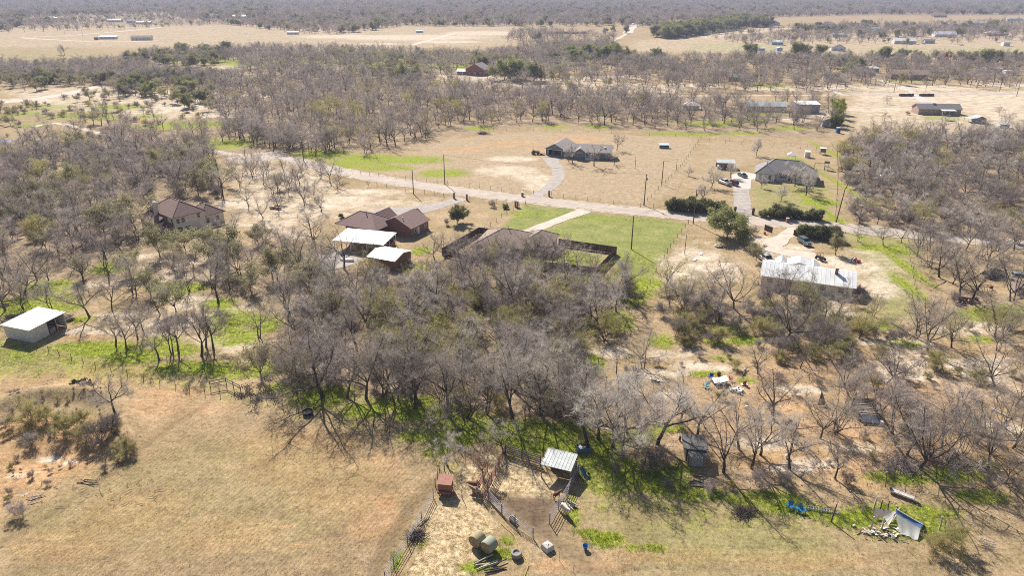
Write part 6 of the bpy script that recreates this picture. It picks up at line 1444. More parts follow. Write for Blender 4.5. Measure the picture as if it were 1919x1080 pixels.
# tractor by the blue garage
th=thing('tractor','rusty old tractor with implements left of the blue garage','tractor',G(1003,289),R(-15))
for (x,y,r,w) in ((-.7,-.75,.72,.36),(-.7,.75,.72,.36),(1.2,-.6,.42,.22),(1.2,.6,.42,.22)):
    m=MB(); m.lathe([(r*.88,-w/2),(r,-w/2+.06),(r,w/2-.06),(r*.88,w/2)],14,M=Matrix.Translation((x,y,r))@Matrix.Rotation(R(90),4,'X')); wl=m.build('wheel',M_TYRE,th); m=MB(); m.lathe([(r*.5,-w/2-.01),(r*.5,w/2+.01)],10,M=Matrix.Translation((x,y,r))@Matrix.Rotation(R(90),4,'X')); m.build('rim',M_RUSTY,wl)
m=MB(); slab(m,[(-1.0,.6),(-1.0,1.0),(-.3,1.1),(.1,1.45),(1.6,1.4),(1.7,1.2),(1.7,.6)],.7,.08); m.build('body',M_RUSTY,th); m=MB(); m.box(-.9,-.35,-.3,.3,1.1,1.2); m.box(-.95,-.85,-.3,.3,1.2,1.65); m.build('seat',M_RUBBER,th); m=MB(); m.tube([(1.1,.15,1.4),(1.1,.15,2.1)],.05,6); m.build('exhaust',M_RUSTY,th); m=MB(); m.bar((-.9,-.5,1.0),(-.9,-.5,2.3),.07); m.bar((-.9,.5,1.0),(-.9,.5,2.3),.07); m.bar((-.9,-.5,2.3),(-.9,.5,2.3),.07); m.build('roll_bar',M_DARKWOOD,th)
th=thing('flat_trailer','rusty flat trailer between tractor and blue garage','trailer',G(1014,289.5),R(-15)); m=MB(); m.box(-1.4,1.4,-.9,.9,.5,.62); m.build('deck',M_RUSTY,th); m=MB(); m.bar((-1.4,0,.5),(-2.3,0,.45),.1); m.build('drawbar',M_RUSTY,th)
for y in (-1,1): m=MB(); m.lathe([(.3,-.1),(.34,-.06),(.34,.06),(.3,.1)],12,M=Matrix.Translation((.2,y*.95,.34))@Matrix.Rotation(R(90),4,'X')); m.build('wheel',M_TYRE,th)
th=thing('quad_bike','black off-road buggy in the yard behind the long white roof','buggy',G(1537,487),R(-70)); m=MB(); slab(m,[(-1.2,.4),(-1.2,.8),(-.3,.85),(.3,.95),(1.2,.8),(1.3,.45)],.9,.08); m.build('body',M_DARK,th); m=MB()
for y in (-.5,.5): m.bar((-.8,y,.8),(-.6,y,1.75),.06); m.bar((.5,y,.9),(.2,y,1.75),.06); m.bar((-.6,y,1.75),(.2,y,1.75),.06)
m.build('roll_cage',M_DARKWOOD,th)
for x in (-.85,.9):
    for y in (-.6,.6): m=MB(); m.lathe([(.28,-.13),(.33,-.09),(.33,.09),(.28,.13)],12,M=Matrix.Translation((x,y,.33))@Matrix.Rotation(R(90),4,'X')); m.build('wheel',M_TYRE,th)
th=thing('toy_playset','red and blue plastic toys on the dirt right of the grey-green evergreen','toys',G(1600,490),R(10)); m=MB(); m.plate([(-1.2,-.3,.1),(-1.2,.3,.1),(0,.3,1.0),(0,-.3,1.0)],.06); m.build('slide',mat('blue_plastic',(.05,.25,.55),rough=.4),th); m=MB(); m.box(0,.5,-.35,.35,0,1.0); m.build('ladder_block',mat('orange_plastic',(.6,.15,.05),rough=.4),th); m=MB(); m.box(.6,1.3,-.8,-.3,0,.5); m.build('toy_box',mat('red_toy_plastic',(.55,.06,.05),rough=.4),th)
th=thing('stock_shelter','low blue-roofed animal shelter on the ploughed field behind the blue house','shelter',G(1244,277),R(-3)); m=MB(); m.box(-1.9,1.9,.9,1.05,0,1.5); m.box(-1.9,-1.78,-.9,.9,0,1.3); m.box(1.78,1.9,-.9,.9,0,1.3); m.box(-1.9,1.9,-.95,-.85,0,.9); m.build('wall',M_BLUEGREY,th); m=MB(); m.plate([(-2.1,-1.1,1.35),(2.1,-1.1,1.35),(2.1,1.2,1.7),(-2.1,1.2,1.7)],.06); m.build('roof',M_GREENMETAL,th)
# mailboxes / gate posts by the road
for (x,y,l) in [(979,368,'brick mailbox pillar on the far roadside by the gravel drive'),(1475,417,'dark mailbox post at the roadside right of the iron gate')]:
    th=thing('mailbox',l,'mailbox',G(x,y)); m=MB(); m.box(-.35,.35,-.35,.35,-.1,1.25); m.build('pillar',M_BRICKWALL,th); m=MB(); m.box(-.42,.42,-.42,.42,1.25,1.36); m.build('cap',M_CONC,th)
for (x,y,l) in [(851,372,'dark gate post left of the brown house drive'),(875,375,'dark gate post right of the brown house drive'),(966,388,'left of the paired brick posts on the lawn fence'),(970,388.5,'right of the paired brick posts on the lawn fence'),(1029,368,'dark gate post at the mouth of the gravel drive')]:
    th=thing('gate_post',l,'post',G(x,y)); m=MB(); m.box(-.28,.28,-.28,.28,-.1,1.7); m.build('pillar',M_BRICKWALL,th); m=MB(); m.box(-.34,.34,-.34,.34,1.7,1.82); m.build('cap',M_DARKWOOD,th)
# iron drive gate with low arch
gA,gB=G(1377,399),G(1411,402); th=thing('iron_gate','brown iron double gate with low arch across the white house drive','gate',gA,bearing(gA,gB)); L=(gB-gA).length
for x in (0,L): m=MB(); m.box(x-.35,x+.35,-.35,.35,-.1,1.9); m.build('pillar',M_DARKWOOD,th)
for s in (0,1):
    x0=.35 if s==0 else L/2+.03; x1=L/2-.03 if s==0 else L-.35; m=MB(); n=8
    top=[(x0+(x1-x0)*i/n, 1.7-.5*math.sin(math.pi*((x0+(x1-x0)*i/n)-.35)/(L-.7))) for i in range(n+1)]
    for p,q in zip(top[:-1],top[1:]): m.bar((p[0],0,p[1]),(q[0],0,q[1]),.06)
    m.bar((x0,0,.15),(x1,0,.15),.06); m.bar((x0,0,.15),(x0,0,top[0][1]),.06); m.bar((x1,0,.15),(x1,0,top[-1][1]),.06); leaf_=m.build('gate_leaf',M_RUSTY,th)
    for i in range(1,n): m=MB(); m.bar((top[i][0],0,.15),(top[i][0],0,top[i][1]),.03); m.build('picket',M_RUSTY,leaf_)
# wooden gate halves by the dirt drive
board_fence('wooden_gate_wing','brown board gate wing left of the dirt drive with red bucket',[G(1432,431)[:2],G(1447,437)[:2]],1.6,2.4,None,M_DARKWOOD,3)
board_fence('wooden_gate_wing','brown board gate wing right of the dirt drive at the hedge',[G(1487,441)[:2],G(1503,441)[:2]],1.5,2.4,None,M_DARKWOOD,4)
th=thing('bucket','bright red bucket beside the wooden gate wing','bucket',G(1433,439)); m=MB(); m.lathe([(.28,0),(.36,.55),(.33,.55),(.26,.05)],12); m.build('pail',mat('red_pail',(.6,.04,.03),rough=.35),th)
th=thing('tyre','pale tractor tyre lying on the dirt below the big live oak','tyre',G(1346,462)); m=MB(); n=16
m.lathe([(.62,.0),(.95,.05),(1.02,.2),(.95,.36),(.62,.4),(.55,.2)],16); m.build('tread',M_PALEWOOD,th,True)
for (x,y,rz,l) in [(1315,476,70,'white plank lying on dirt left of the live oak shadow'),(1303,487,60,'white broken plank lying below the other white plank')]:
    th=thing('plank',l,'plank',G(x,y),R(rz)); m=MB(); m.box(-.9,.9,-.18,.18,.0,.07); m.build('board',M_TRIM,th); m=MB(); m.box(-.7,.9,.25,.45,.02,.08); m.build('board',M_TRIM,th)

# ------------------------------------------------------------------ corral and hay yard
th=thing('loafing_shed','small open stock shed with pale green-grey metal roof on posts','shed',(3.9,76.5,0),R(-21))
ribbed(th,[(0,0,2.15),(4.3,0,2.15),(4.3,3.3,2.65),(0,3.3,2.65)],9,M_OLDMETAL,rib=.05,gap=.012)
posts(th,[(.1,.1),(4.2,.1)],2.12,M_OLDWOOD,.13); posts(th,[(.1,3.2),(4.2,3.2),(2.1,3.2)],2.6,M_OLDWOOD,.13)
m=MB(); m.bar((0,.1,2.08),(4.3,.1,2.08),.06,.16); m.bar((0,3.2,2.56),(4.3,3.2,2.56),.06,.16); m.build('beam',M_OLDWOOD,th)
for i in range(6): m=MB(); m.box(.1,4.2,3.24,3.28,.1+i*.38,.42+i*.38); m.build('wall_board',M_OLDWOOD,th)
for i in range(5): m=MB(); m.box(4.24,4.28,.2+0*i,3.1,.1+i*.38,.4+i*.38); m.build('wall_board',M_OLDWOOD,th)
m=MB(); m.box(.6,1.8,2.3,3.0,.0,.9); m.build('feed_rack',M_DARKWOOD,th)
th=thing('rust_red_feeder','rust-red steel box feeder with slanted lid beside the old posts','feeder',(-9.8,73.0,0),R(-8))
m=MB(); m.add([(0,0,.45),(1.75,0,.45),(1.75,1.5,.45),(0,1.5,.45),(0,0,1.75),(1.75,0,1.75),(1.75,1.5,2.0),(0,1.5,2.0)],[(0,3,2,1),(4,5,6,7),(0,1,5,4),(1,2,6,5),(2,3,7,6),(3,0,4,7)]); m.build('hopper',M_RUSTY,th)
m=MB(); m.plate([(-.12,-.15,1.80),(1.87,-.15,1.80),(1.87,1.62,2.08),(-.12,1.62,2.08)],.04); m.build('lid',mat('faded_red_steel',(0.42,0.20,0.14),(0.33,0.15,0.105),2),th)
m=MB(); m.box(.0,1.75,-.35,0,.35,.7); m.build('trough_lip',M_RUSTY,th); posts(th,[(.1,.1),(1.65,.1),(1.65,1.4),(.1,1.4)],.5,M_RUSTY,.1,'leg')
M_HAY=mat('hay',(0.40,0.33,0.185),(0.25,0.20,0.11),5,detail=8,bump=.5); M_HAYEND=mat('hay_end',(0.36,0.265,0.14),(0.20,0.145,0.08),4,detail=8,bump=.6); M_NET=mat('faded_net_wrap',(0.33,0.345,0.27),(0.24,0.26,0.20),6,detail=8,bump=.4)
def bale(label,px,py,rz,net):
    th=thing('hay_bale',label,'hay bale',G(px,py),R(rz)); r=.85; n=28; rng=random.Random(px)
    m=MB(); st=9
    for i in range(st):
        x=-.7+1.4*i/(st-1)
        for k in range(n):
            t=2*math.pi*k/n; rr=r*(1+rng.uniform(-.012,.012))-(.05 if i in(0,st-1) else 0)
            z=r+rr*math.sin(t); m.v.append((x,rr*math.cos(t),max(0.0,z)*.985))
    for i in range(st-1):
        for k in range(n): m.f.append((i*n+k,i*n+(k+1)%n,(i+1)*n+(k+1)%n,(i+1)*n+k)); m.m.append(0)
    m.build('wrapped_side',net,th,True)
    for s in (-1,1):
        m=MB(); vs=[(s*.66,0,r)]
        for ring in (.25,.5,.75,.94):
            for k in range(n): t=2*math.pi*k/n; vs.append((s*(.70+rng.uniform(-.025,.012)),r*ring*math.cos(t),max(.02,(r+r*ring*math.sin(t))*.985)))
        fs=[(0,1+k,1+(k+1)%n) for k in range(n)]+[(1+a*n+k,1+(a+1)*n+k,1+(a+1)*n+(k+1)%n,1+a*n+(k+1)%n) for a in range(3) for k in range(n)]
        m.add(vs,fs); m.build('spiral_end',M_HAYEND,th)
    return th
bale('round hay bale behind, left of the pair, greyer top',895,1021,52,M_HAY); bale('round hay bale in front, with greenish net wrap',917,1032,52,M_NET)
th=thing('tyre_trough','round grey stock trough made of stacked tyre beside the yellow hose','trough',G(968,1043)); m=MB(); m.lathe([(.58,0),(.64,.1),(.64,.26),(.59,.31),(.64,.36),(.64,.52),(.58,.6),(.42,.6),(.38,.4)],20); m.build('tyre_wall',mat('grey_rubber',(.32,.29,.265),(.22,.2,.18),3),th,True); m=MB(); m.lathe([(.02,.40),(.39,.42),(.39,.44),(.02,.43)],16); m.build('feed',M_OLDWOOD,th)
th=thing('concrete_block_lid','square pale concrete pyramid-topped block on the mud','block',G(1026,1029),R(38)); m=MB(); m.add([(-.62,-.62,0),(.62,-.62,0),(.62,.62,0),(-.62,.62,0),(-.5,-.5,.62),(.5,-.5,.62),(.5,.5,.62),(-.5,.5,.62),(0,0,.7)],[(0,1,5,4),(1,2,6,5),(2,3,7,6),(3,0,4,7),(4,5,8),(5,6,8),(6,7,8),(7,4,8)]); m.build('block_body',mat('grey_concrete_lid',(.55,.53,.49),(.42,.40,.37),3),th); m=MB(); m.box(-.12,.12,-.12,.12,.66,.74); m.build('lid_knob',M_STEEL,th)
th=thing('blue_tub','blue plastic feed tub in the pasture below the green strip','tub',G(1097,1029)); m=MB(); m.lathe([(.22,0),(.36,.48),(.39,.5),(.34,.47),(.2,.04)],16); m.build('tub_wall',mat('blue_tub_plastic',(.02,.19,.42),(.015,.15,.34),2,rough=.35),th,True)
m=MB(); m.lathe([(.01,.06),(.2,.07)],12); m.build('tub_bottom',mat('blue_tub_plastic',(.02,.19,.42)),th)
th=thing('water_trough','rectangular grey water trough at the pipe fence corner','trough',G(962,977),R(-52),None,.68); m=MB(); m.box(-.85,.85,-.42,-.36,0,.6); m.box(-.85,.85,.36,.42,0,.6); m.box(-.85,-.79,-.36,.36,0,.6); m.box(.79,.85,-.36,.36,0,.6); m.box(-.79,.79,-.36,.36,0,.05); m.build('trough_wall',M_STEEL,th); m=MB(); m.box(-.79,.79,-.36,.36,.42,.46); m.build('water',mat('dark_water',(.02,.03,.035),rough=.05,spec=.8),th)
m=MB(); m.tube([pt(p,.04) for p in [(985,1092),(982,1082),(990,1062),(986,1050),(975,1035),(970,1020),(964,1005),(955,995),(945,988),(938,980)]],.035,6); o=m.build('garden_hose',mat('yellow_hose',(.62,.48,.10),(.5,.38,.08),3,rough=.5)); tag(o,'yellow hose snaking from the corral past the tyre trough','hose')
m=MB(); m.tube([pt(p,.04) for p in [(905,968),(912,983),(918,990),(934,992),(930,984)]],.03,6); o=m.build('garden_hose',mat('yellow_hose',(.62,.48,.10))); tag(o,'short yellow hose piece lying under the pipe panels','hose')
th=thing('junk_crate','blue open crate filled with pale junk on the green grass','crate',G(1093,846),R(8)); M_CR=mat('blue_crate_plastic',(.07,.13,.20),(.05,.10,.15),2,rough=.45)
m=MB(); m.box(-.95,.95,-.62,-.55,0,.85); m.box(-.95,.95,.55,.62,0,.85); m.box(-.95,-.88,-.55,.55,0,.85); m.box(.88,.95,-.55,.55,0,.85); m.box(-.88,.88,-.55,.55,0,.06); m.build('crate_wall',M_CR,th)
rj=random.Random(8)
for i in range(9): m=MB(); m.cbox((rj.uniform(-.65,.65),rj.uniform(-.35,.35),.75+rj.uniform(0,.2)),(rj.uniform(.3,.7),rj.uniform(.15,.4),rj.uniform(.08,.25)),rj.uniform(0,3),rj.uniform(-.5,.5)); m.build('junk_piece',rj.choice([M_TRIM,M_TRIM,M_OLDWOOD,M_DARK]),th)
th=thing('blue_slide','curved blue plastic slide beside the stock shed','slide',G(1088,888),R(-55),None,.72); M_BS=mat('blue_slide_plastic',(.04,.16,.24),rough=.35)
m=MB(); n=8; pts_=[(1.9*i/n, 1.5*(1-(i/n))**1.6+.12) for i in range(n+1)]
vs=[];fs=[]
for x,z in pts_: vs+=[(x,-.32,z+.2),(x,-.26,z),(x,.26,z),(x,.32,z+.2)]
for i in range(n):
    for k in range(3): fs.append((i*4+k,i*4+k+1,i*4+5+k,i*4+4+k))
m.add(vs,fs); m.build('chute',M_BS,th); posts(th,[(.1,-.28),(.1,.28)],1.5,M_BS,.1,'leg')
th=thing('wheelbarrow','pale metal wheelbarrow beside the blue slide','wheelbarrow',G(1095,888),R(-30)); m=MB(); m.add([(-.4,-.3,.65),(.5,-.3,.65),(.5,.3,.65),(-.4,.3,.65),(-.2,-.18,.3),(.3,-.18,.3),(.3,.18,.3),(-.2,.18,.3)],[(4,5,6,7),(0,4,7,3),(1,2,6,5),(0,1,5,4),(3,7,6,2)]); m.build('tray',M_STEEL,th); m=MB()
for y in (-.25,.25): m.bar((.6,y*.3,.2),(-1.1,y,.6),.04); m.bar((-.35,y,.5),(-.4,y,0),.04)
m.build('frame',M_OLDWOOD,th); m=MB(); m.lathe([(.15,-.04),(.2,-.03),(.2,.03),(.15,.04)],12,M=Matrix.Translation((.65,0,.2))@Matrix.Rotation(R(90),4,'X')); m.build('wheel',M_TYRE,th)
def logs(label,px,py,n,L,r,rz,m_,seed,spread=.6,name='log_pile',cat='logs'):
    rng=random.Random(seed); th=thing(name,label,cat,G(px,py),R(rz))
    for i in range(n):
        l=L*rng.uniform(.6,1.15); a=R(rng.uniform(-14,14)); y=rng.uniform(-spread,spread); x=rng.uniform(-.4,.4); z=r+rng.choice([0,0,r*1.6])
        d=Vector((math.cos(a),math.sin(a),rng.uniform(-.03,.06)))*l/2; m=MB(); c=Vector((x,y,z)); m.tube([c-d,c+Vector((0,rng.uniform(-.06,.06),.02)),c+d],[r*1.1,r,r*.8],7); m.build('log',rng.choice(m_),th)
    return th
logs('pile of pale and dark poles below the hay bales',910,1056,7,2.6,.07,22,[M_PALEWOOD,M_PALEWOOD,M_DARKWOOD],4,.7); logs('single dark pole pieces lying right of the pale poles',930,1064,3,2.6,.08,24,[M_DARKWOOD],5,.5); logs('heap of split firewood outside the pipe fence by the white cow',1072,945,12,1.4,.09,-55,[M_PALEWOOD,M_OLDWOOD,M_DARKWOOD],6,.7); logs('rails leaning on the ground inside the pale pipe fence',793,975,4,2.2,.05,62,[M_PALEWOOD,M_STEEL],7,.3); logs('stack of dark logs beside the white field shed roof',128,598,16,1.6,.12,40,[M_DARKWOOD,M_OLDWOOD],8,1.6); logs('fallen grey trunk on green grass behind the field shed',30,592,3,5.0,.14,25,[M_OLDWOOD],9,.5); logs('broken dead branches on green grass at the left edge',6,572,6,3.0,.12,10,[M_DARKWOOD,M_OLDWOOD],10,1.2)
logs('heap of dead limbs below the plank shed',1315,905,12,3.0,.07,-20,[M_OLDWOOD,M_DARKWOOD],11,1.2); logs('bare driftwood sticks lying on the track at far left bottom',70,935,5,1.8,.05,30,[M_PALEWOOD],12,.8); logs('dead branch lying by the pit below the earth bank',165,902,3,2.6,.06,-12,[M_DARKWOOD],13,.4); logs('pale fallen log lying on the orange dirt at right',1873,775,2,2.6,.12,-55,[M_PALEWOOD],14,.2); logs('scattered sticks on the ground at the right edge below the grass',1852,1022,9,1.4,.035,-30,[M_PALEWOOD,M_OLDWOOD],15,.9); logs('felled timber and slabs lying in the clearing right of the two-storey house',520,390,8,4.2,.2,-15,[M_BRICKWALL,M_PALEWOOD],16,1.8); logs('dead forked branch lying on the sand above the fire pit',1398,697,2,2.6,.08,60,[M_PALEWOOD,M_DARKWOOD],17,.3)
# brush heaps
def brush(label,px,py,w,h,n,m_,seed):
    rng=random.Random(seed); th=thing('brush_heap',label,'brush heap',pt((px,py)))
    for g in range(6):
        m=MB()
        for i in range(n//6):
            c=Vector((rng.gauss(0,w*.4),rng.gauss(0,w*.3),abs(rng.gauss(0,h*.35)))); d=Vector((rng.gauss(0,1),rng.gauss(0,1),rng.gauss(0,.35))).normalized()*rng.uniform(.4,1.1)
            a,b=c-d,c+d; a.z=max(a.z,0); b.z=max(b.z,0); m.bar(a,b,.035)
        m.build('branches',m_,th)['kind']='stuff'
brush('dark brush heap at the rim of the wood behind the blue house',905,251,3.2,1.6,240,M_DARKWOOD,3); brush('large grey brush heap on the orange ground above the tarp shelter',1690,872,3.4,.8,260,M_TWIG,4); brush('dark brush tangle on green grass left of the blue chairs',1395,962,1.6,.6,120,M_DARKWOOD,5); brush('dark brush tangle inside the pale fence of the hay yard',780,1005,1.2,.7,120,M_DARKWOOD,6); brush('grey brush heap left of the big spreading tree',1790,868,3.0,.8,220,M_TWIG,7)
for i,(x,y,w) in enumerate([(130,208,2.8),(70,200,2.6),(165,195,2.4),(255,197,2.4),(215,212,2.8),(355,183,3),(350,212,2),(250,226,2.4),(330,178,2.6)]):
    brush('cleared brush heap on the pale scrub at left',x,y,w,1.0,120,M_DARKWOOD,20+i)
for o in [o for o in bpy.data.objects if o.name.startswith('brush_heap') and o.get('label','').startswith('cleared')]: o['group']='brush heaps on the left scrub'
# prickly pear
th=thing('prickly_pear','low dark prickly pear cactus clump on the bare slope','cactus',pt((150,724))); rng=random.Random(3); M_CACT=mat('cactus_pad',(.075,.085,.035),(.045,.052,.024),4)
for i in range(46):
    m=MB(); c=Vector((rng.gauss(0,.95),rng.gauss(0,.45),rng.uniform(.1,.6))); t=rng.uniform(0,6.28); l=rng.uniform(-.5,.5)
    m.lathe([(.02,-.03),(.19,-.02),(.19,.02),(.02,.03)],9,M=Matrix.Translation(c)@Matrix.Rotation(t,4,'Z')@Matrix.Rotation(R(90)+l,4,'X')@Matrix.Scale(1.35,4,(0,1,0))); m.build('pad',M_CACT,th)
# water tank / black trough under the first tree
th=thing('black_trough','dark round trough half hidden in shade under the edge trees','trough',G(577,776),0,None,.8); m=MB(); m.lathe([(.95,0),(1.05,.65),(.98,.65),(.9,.1)],18); m.build('trough_wall',M_RUBBER,th); m=MB(); m.lathe([(.02,.4),(.95,.42)],16); m.build('water',mat('dark_water',(.02,.03,.035)),th)

# ------------------------------------------------------------------ cattle

def _make_skin(me):
    if not me.skin_vertices:
        import bmesh
        bm=bmesh.new(); bm.from_mesh(me); bm.verts.layers.skin.verify(); bm.to_mesh(me); bm.free()
    return me.skin_vertices[0].data
def cow(label,px,py,rz,m_,s=.8,graze=False):
    V=[(0,0,1.02),(-.5,0,1.08),(.45,0,1.05),(.78,0,1.16 if not graze else .95),(1.02,0,1.28 if not graze else .72),(1.32,0,1.08 if not graze else .38),
       (-.68,0,1.14),(-.84,0,.95),(-.88,0,.5),(.42,.2,.78),(.45,.21,.42),(.43,.21,.03),(.42,-.2,.78),(.48,-.21,.42),(.5,-.21,.03),
       (-.5,.22,.85),(-.42,.22,.62),(-.66,.22,.42),(-.6,.22,.03),(-.5,-.22,.85),(-.45,-.22,.62),(-.7,-.22,.42),(-.66,-.22,.03),
       (1.0,.2,1.30 if not graze else .8),(1.0,-.2,1.30 if not graze else .8)]
    E_=[(0,1),(0,2),(2,3),(3,4),(4,5),(1,6),(6,7),(7,8),(2,9),(9,10),(10,11),(2,12),(12,13),(13,14),(1,15),(15,16),(16,17),(17,18),(1,19),(19,20),(20,21),(21,22),(4,23),(4,24)]
    Rd=[.37,.33,.33,.21,.155,.095,.12,.035,.03,.15,.075,.06,.15,.075,.06,.19,.13,.07,.06,.19,.13,.07,.06,.04,.04]
    me=bpy.data.meshes.new('cow'); me.from_pydata(V,E_,[]); me.materials.append(m_)
    o=link('cow',me); o.location=G(px,py); o.rotation_euler=(0,0,R(rz)); o.scale=(s,)*3
    sk=_make_skin(me); md=o.modifiers.new('skin','SKIN')
    for i,r in enumerate(Rd): sk[i].radius=(r*.82,r)
    sk[0].use_root=True
    sb=o.modifiers.new('sub','SUBSURF'); sb.levels=2; sb.render_levels=2
    tag(o,label,'cow'); 
    for sy in (-1,1):
        m=MB(); z=1.36 if not graze else .86; m.tube([(1.0,sy*.08,z-.02),(.99,sy*.2,z+.08),(1.04,sy*.24,z+.18)],[.03,.022,.008],5); m.build('horn',M_PALEWOOD,o)
    return o
M_COWB=mat('brown_hide',(.20,.075,.035),(.11,.04,.02),2.5); M_COWW=mat('cream_hide',(.66,.58,.47),(.52,.44,.35),2.5); M_COWP=mat('brown_white_hide',(.62,.55,.46),(.18,.07,.035),1.3)
cow('brown calf standing in the corral by the pipe panel fence',1043,934,35,M_COWB,.72)
cow('cream-white cow standing outside the pipe fence by the firewood',1058,962,-58,M_COWW,.95)
cow('dark brown cow behind the white-faced one at the chute',890,917,178,M_COWB,.85)
cow('brown and white cow beside the chute end',892,928,150,M_COWP,.85)
# ------------------------------------------------------------------ plank shed, camp and scrap on the right
M_GREYROOF=mat('grey_felt_roof',(.155,.15,.14),(.09,.088,.083),3,detail=9,bump=.4)
th=thing('plank_shed','small plank shed with dark grey felt roof and lean-to front','shed',(24.5,78.9,0),R(-6))
walls(th,0,2.5,1.2,3.6,2.15,M_DARKWOOD); m=MB(); m.plate([(-.5,1.0,2.2),(2.9,.75,2.2),(2.9,4.0,2.55),(-.5,4.0,2.55)],.09); m.build('roof',M_GREYROOF,th)
m=MB(); m.plate([(.1,-.25,1.78),(2.65,-.25,1.78),(2.65,1.0,2.05),(.1,1.0,2.05)],.06); m.build('lean_to_roof',M_GREYROOF,th)
for i in range(6): m=MB(); m.box(.25+i*.39,.25+i*.39+.36,0,.05,0,1.72); m.build('front_board',M_GREYSIDING if i in(1,2,3,4) else M_OLDWOOD,th)
for i in range(5): m=MB(); m.box(.15,.2,.05+i*.24,.05+i*.24+.22,0,1.75); m.build('side_board',M_DARKWOOD,th)
for i in range(5): m=MB(); m.box(2.5,2.55,.05+i*.24,.05+i*.24+.22,0,1.75); m.build('side_board',M_DARKWOOD,th)
for i in range(5): m=MB(); m.box(.35+i*.5,.47+i*.5,-.36,.0,1.66,1.76); m.build('rafter_end',mat('yellow_cut_wood',(.62,.50,.22)),th)
th=thing('wash_basin','white basin on a stump left of the plank shed','basin',G(1274,826)); m=MB(); m.lathe([(.15,0),(.16,.8),(.15,.8)],10); m.build('stump',M_DARKWOOD,th); m=MB(); m.lathe([(.12,.8),(.32,1.02),(.34,1.02),(.36,.98),(.14,.78)],14); m.build('bowl',M_TRIM,th)
# blue garden chairs, side table, ladder
M_BLUECH=mat('turquoise_blue_plastic',(.010,.19,.37),(.008,.15,.30),2,rough=.4)
def adirondack(label,px,py,rz,m_=M_BLUECH,s=1.0):
    th=thing('garden_chair',label,'chair',G(px,py),R(rz),None,s)
    for i in range(5):
        m=MB(); x=-.24+i*.12; top=1.0-.05*abs(i-2)**1.5
        m.plate([(x-.055,.22,.3),(x+.055,.22,.3),(x+.055+.01*(i-2),.62,top),(x-.055+.01*(i-2),.62,top)],.025); m.build('back_slat',m_,th)
    for i in range(5): m=MB(); y=-.3+i*.11; m.box(-.3,.3,y-.05,y+.05,.36-.014*i*1.0-.02,.36-.014*i); m.build('seat_slat',m_,th)
    for s_ in (-1,1):
        m=MB(); m.box(s_*.36-.07,s_*.36+.07,-.42,.36,.56,.59); m.build('arm_rest',m_,th)
        m=MB(); m.bar((s_*.34,-.36,0),(s_*.34,-.36,.57),.05,.09); m.build('leg',m_,th); m=MB(); m.bar((s_*.32,-.38,.34),(s_*.32,.55,.0),.04,.1); m.build('leg',m_,th)
    return th
adirondack('blue slatted garden chair on the left, tilted, beside the ladder grass',1480,953,-35,s=1.0); adirondack('blue slatted garden chair at the end of the aluminium ladder',1502,961,8,s=1.0)
th=thing('side_table','small blue side table between the two blue garden chairs','table',G(1493,958),R(10)); m=MB(); m.box(-.25,.25,-.22,.22,.42,.46); m.build('table_top',M_BLUECH,th); posts(th,[(-.2,-.18),(.2,-.18),(.2,.18),(-.2,.18)],.42,M_BLUECH,.05,'leg')
gA,gB=G(1507,951),G(1571,961); th=thing('ladder','white aluminium ladder lying on the grass beside blue chairs','ladder',gA,bearing(gA,gB)); L=(gB-gA).length; M_ALU=mat('aluminium',(.74,.70,.70),(.6,.57,.57),3,rough=.35,metal=.5)
for y in (-.24,.24): m=MB(); m.box(0,L,y-.035,y+.035,.02,.12); m.build('side_rail',M_ALU,th)
n=int(L/.3)
for i in range(n): m=MB(); m.box((i+.5)*L/n-.03,(i+.5)*L/n+.03,-.22,.22,.05,.1); m.build('rung',M_ALU,th)
# tarp shelter
M_TARPB=mat('blue_tarp',(.12,.21,.42),(.09,.165,.34),2,rough=.55,thin=.25); M_TARPW=mat('white_tarp',(.82,.81,.78),(.72,.71,.68),2,rough=.6,thin=.5)
c=G(1690,985); th=thing('tarp_shelter','collapsed shelter draped with blue and white tarpaulin','shelter',c,R(-12))
def drape(P00,P10,P11,P01,n=8,amp=.07,seed=1):
    rng=random.Random(seed); P00,P10,P11,P01=map(Vector,(P00,P10,P11,P01)); vs=[];fs=[]
    for i in range(n+1):
        for j in range(n+1):
            u,v=i/n,j/n; p=P00.lerp(P10,u).lerp(P01.lerp(P11,u),v); k=math.sin(math.pi*u)*math.sin(math.pi*v)
            fold=amp*math.sin(u*14+rng.random()*.8)*(.3+.7*v); p=p+Vector((0,fold*.6,-.16*k+fold)); vs.append(p)
    for i in range(n):
        for j in range(n): fs.append((i*(n+1)+j,(i+1)*(n+1)+j,(i+1)*(n+1)+j+1,i*(n+1)+j+1))
    m=MB(); m.add(vs,fs); return m
A_,B_=(-.7,1.0,1.55),(2.1,-.35,.8)
drape(A_,B_,(1.75,-.95,.62),(-.85,.45,1.28),8,.05,1).build('blue_tarp',M_TARPB,th,True)
drape((-.68,1.0,1.56),(2.12,-.33,.81),(2.7,.9,.08),(.3,2.0,.25),8,.05,3).build('blue_tarp',M_TARPB,th,True)
drape((-.85,.45,1.27),(1.75,-.95,.61),(1.1,-2.5,.04),(-.75,-1.7,.12),9,.10,2).build('white_tarp',M_TARPW,th,True)
drape((-.9,.9,1.3),(-.8,.2,1.2),(-1.7,-.6,.1),(-2.0,.5,.5),6,.08,5).build('white_tarp',M_TARPW,th,True)
for a,b in (((-.7,1.0,0),(-.7,1.0,1.7)),((-2.4,-.8,.2),(-.2,1.2,1.7)),((2.1,-.35,0),(2.1,-.35,.85)),((-.85,.4,0),(-.85,.4,1.25)),(A_,B_)): m=MB(); m.bar(a,b,.09); m.build('pole',M_PALEWOOD,th)
